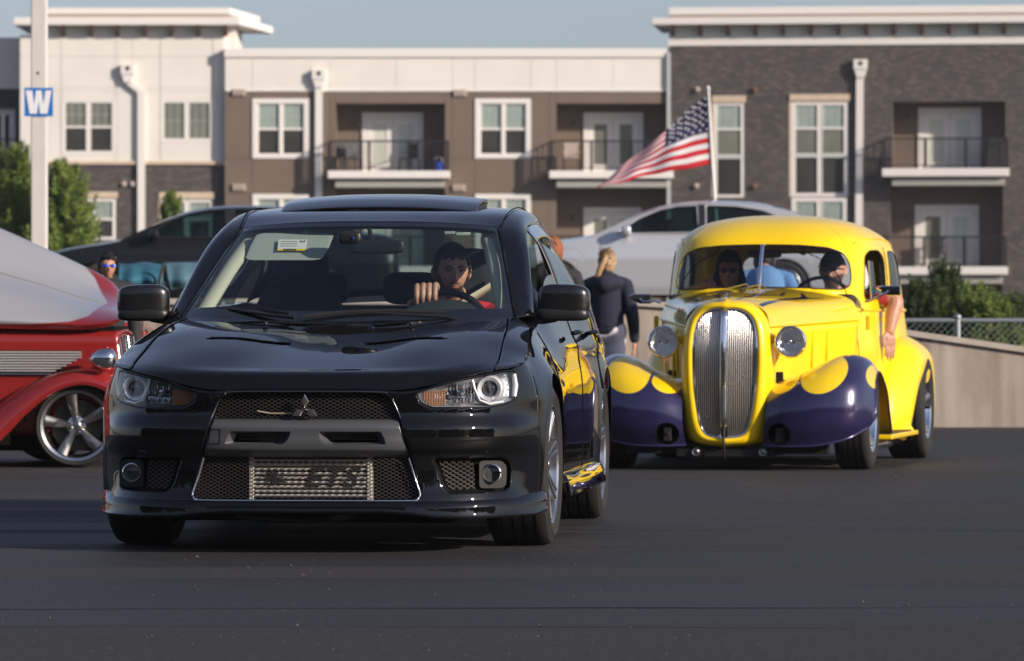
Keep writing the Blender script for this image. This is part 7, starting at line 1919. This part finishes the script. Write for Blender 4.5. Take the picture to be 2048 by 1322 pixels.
# --- standing figures
def stander(label, x, y, h, top_m, trou_m, skin, hair_m, yaw=180, hood=False, pony=False, bend=0.0, arms=None, shoe_m=None, base_z=0.0, cap=True):
    k = h / 1.72
    t = thing('person', label, 'person', (x, y, base_z), RAD(yaw))
    S = lambda a, b, c: (a * k, b * k - math.sin(bend) * max(0, c - .92) * k, (c if c < .92 else .92 + (c - .92) * math.cos(bend)) * k)
    Mh_ = Mhead(S(0, -.015, 1.60), yaw=0, pitch=-math.degrees(bend) * .6, s=k * .97)
    g = MB(); add_head(g, Mh_, w=.074)
    limb(g, [S(0, .02, 1.52), S(0, .015, 1.43)], [.05 * k, .06 * k]); limb(g, [S(0, 0, 1.36), S(0, .0, 1.12), S(0, 0, .98)], [.125 * k, .115 * k, .13 * k], 16)
    limb(g, [S(-.15, 0, 1.40), S(0, 0, 1.42), S(.15, 0, 1.40)], [.06 * k, .07 * k, .06 * k])
    for s_ in (-1, 1):
        limb(g, [S(s_ * .085, 0, .95), S(s_ * .095, -.01, .52), S(s_ * .10, .02, .09)], [.09 * k, .058 * k, .038 * k]); limb(g, [S(s_ * .10, .02, .05), S(s_ * .105, -.12, .035)], [.038 * k, .03 * k])
        sh_, el, wr_ = S(s_ * .19, 0, 1.38), S(s_ * .245, .02, 1.10), S(s_ * .255, -.05, .86)
        limb(g, [sh_, el, wr_], [.052 * k, .042 * k, .027 * k]); hand(g, wr_, (0, -.12, -1), (s_, .2, 0), .35, .92 * k, thumb=-s_ if False else (1 if s_ > 0 else -1))
    b = union(g, 'body', skin, t, .008, 2); paint_face(b, Mh_, 0, .8)
    g = MB(); limb(g, [S(0, 0, 1.35), S(0, .0, 1.15), S(0, 0, 1.01)], [.155 * k, .160 * k, .165 * k], 18); limb(g, [S(-.15, 0, 1.395), S(0, 0, 1.42), S(.15, 0, 1.395)], [.078 * k, .085 * k, .078 * k])
    for s_ in (-1, 1): limb(g, [S(s_ * .18, 0, 1.385), S(s_ * .25, .02, 1.10), S(s_ * .258, -.045, .885)], [.075 * k, .064 * k, .050 * k])
    if hood: limb(g, [S(-.10, .09, 1.42), S(0, .15, 1.40), S(.10, .09, 1.42)], [.065 * k, .085 * k, .065 * k]); limb(g, [S(-.08, .02, 1.47), S(.0, .07, 1.50), S(.08, .02, 1.47)], [.035 * k] * 3)
    union(g, 'hoodie' if hood else 'shirt', top_m, t, .011, 3)
    g = MB(); limb(g, [S(-.06, 0, .95), S(.06, 0, .95)], [.135 * k, .135 * k], 16)
    for s_ in (-1, 1): limb(g, [S(s_ * .085, 0, .93), S(s_ * .095, -.01, .52), S(s_ * .10, .02, .08)], [.105 * k, .070 * k, .052 * k])
    union(g, 'trousers', trou_m, t, .012, 3)
    for s_ in (-1, 1): MB().grid(superell(S(s_ * .102, -.045, .045), (.048 * k, .135 * k, .045 * k), .7, 10, 18), cv=True).build('shoe', shoe_m or m_trim, t, smooth=180)
    hair_cap(Mh_, t, hair_m, .016, .060, -.085, -.03, seed=5, w=.074)
    strands(Mh_, t, hair_m, 500, .05, w=.074, zmin=.055, tie=(.0, .115, .05) if pony else None, seed=8, wd=.003)
    if pony:
        g = MB(); P = [Mh_ @ Vector(q) for q in ((.0, .098, .055), (.0, .135, .035), (.04, .150, -.05), (.075, .145, -.14), (.11, .13, -.23))]
        limb(g, [tuple(p) for p in P], [.016, .023, .027, .023, .006]); g.ell(tuple(Mh_ @ Vector((0, .10, .06))), (.028, .022, .024)); union(g, 'ponytail', hair_m, t, .006, 1)
    return t
m_navy = mat('navy_fleece', (.012, .014, .032), .9, var=.2, vscale=9, bump=.35, bscale=14)
m_ljean = mat('light_jeans', (.62, .58, .60), .85, var=.15, vscale=10)
m_blond = mat('hair_blond', (.40, .25, .13), .55, var=.45, vscale=70, stretch=(4, 4, .5)); m_ging = mat('hair_ginger', (.24, .075, .022), .7, var=.3, vscale=60)
gx_ = at(1214, 646, 39.4).x
stander('young woman with blond ponytail and navy hoodie walking away between the two cars', gx_, 39.4, 1.50, m_navy, m_ljean, sk2, m_blond, yaw=168, hood=True, pony=True)
gx_ = at(1106, 646, 36.0).x
stander('ginger-haired person in black, only the back of the head showing over the sedan roof', gx_, 36.0, 1.545, mat('shirt_black', (.012, .012, .013), .8), mat('denim_dark', (.02, .025, .05), .8), sk2, m_ging, yaw=190)
gx_ = at(1537, 646, 38.0).x
stander('person in a light blue shirt bending over, seen through the yellow hot rod windows', gx_, 38.2, 1.70, mat('shirt_blue', (.11, .24, .46), .8, var=.1, vscale=6), mat('denim_dark', (.02, .025, .05), .8), sk2, m_hair, yaw=180, bend=.75)
gx_ = at(214, 646, 35.2).x
pl_ = stander('person with mirrored blue sunglasses peering over the red street rod hood', gx_, 35.2, 1.42, mat('shirt_black', (.012, .012, .013), .8), mat('denim_dark', (.02, .025, .05), .8), sk2, m_hair, yaw=16)
k_ = 1.42 / 1.72; Mh_ = Mhead((0, -.015 * k_, 1.60 * k_), s=k_ * .97); shades(Mh_, pl_, mat('sunglass_blue', (.02, .10, .75), .12, .7, coat=1))
# ------------------------------------------------------------------ thin evening haze
hz_ = MB().b2(-60, 60, -3, 175, -1.6, 19.0)
m = bpy.data.materials.new('haze'); m.use_nodes = True; n = m.node_tree.nodes; n.remove(n['Principled BSDF'])
v = n.new('ShaderNodeVolumePrincipled'); v.inputs['Color'].default_value = (.95, .95, .97, 1); v.inputs['Density'].default_value = .00028; v.inputs['Anisotropy'].default_value = .3
m.node_tree.links.new(v.outputs[0], n['Material Output'].inputs['Volume'])
tag(hz_.build('haze', m), kind='stuff')
# ------------------------------------------------------------------ beyond the camera: unseen belt of trees, added to darken reflections in paint and glass
rs = np.random.RandomState(77)
cl = []
for k in range(150):
    a = RAD(rs.uniform(-100, 100)); r = rs.uniform(60, 80)
    cx_, cy_ = math.sin(a) * r, -math.cos(a) * r * .8; hgt = rs.uniform(12, 18)
    for j in range(90):
        th = rs.uniform(0, 6.28); q = rs.uniform(0, 1); rad_ = 3.6 * math.sqrt(max(.05, 1 - (q * 1.05 - .45) ** 2 * 2.2))
        cl.append((cx_ + math.cos(th) * rad_ * rs.uniform(.3, 1), cy_ + math.sin(th) * rad_ * rs.uniform(.3, 1), hgt * (.05 + q * .95)))
cl = np.array(cl); n = len(cl) * 6
P = np.repeat(cl, 6, 0) + rs.normal(0, .9, (n, 3)); a = rs.normal(0, .8, (n, 3)); b = rs.normal(0, .8, (n, 3))
V_ = np.stack([P, P + a, P + b], 1).reshape(-1, 3); V_[:, 2] = np.maximum(V_[:, 2], .02)
g = MB(); g.v = [Vector(p) for p in V_]; g.f = [(3 * i, 3 * i + 1, 3 * i + 2) for i in range(n)]; g.m = [0] * n
tag(g.build('reflection_tree_belt', mat('reflection_belt_leaves', (.045, .065, .025), .7)), kind='stuff')
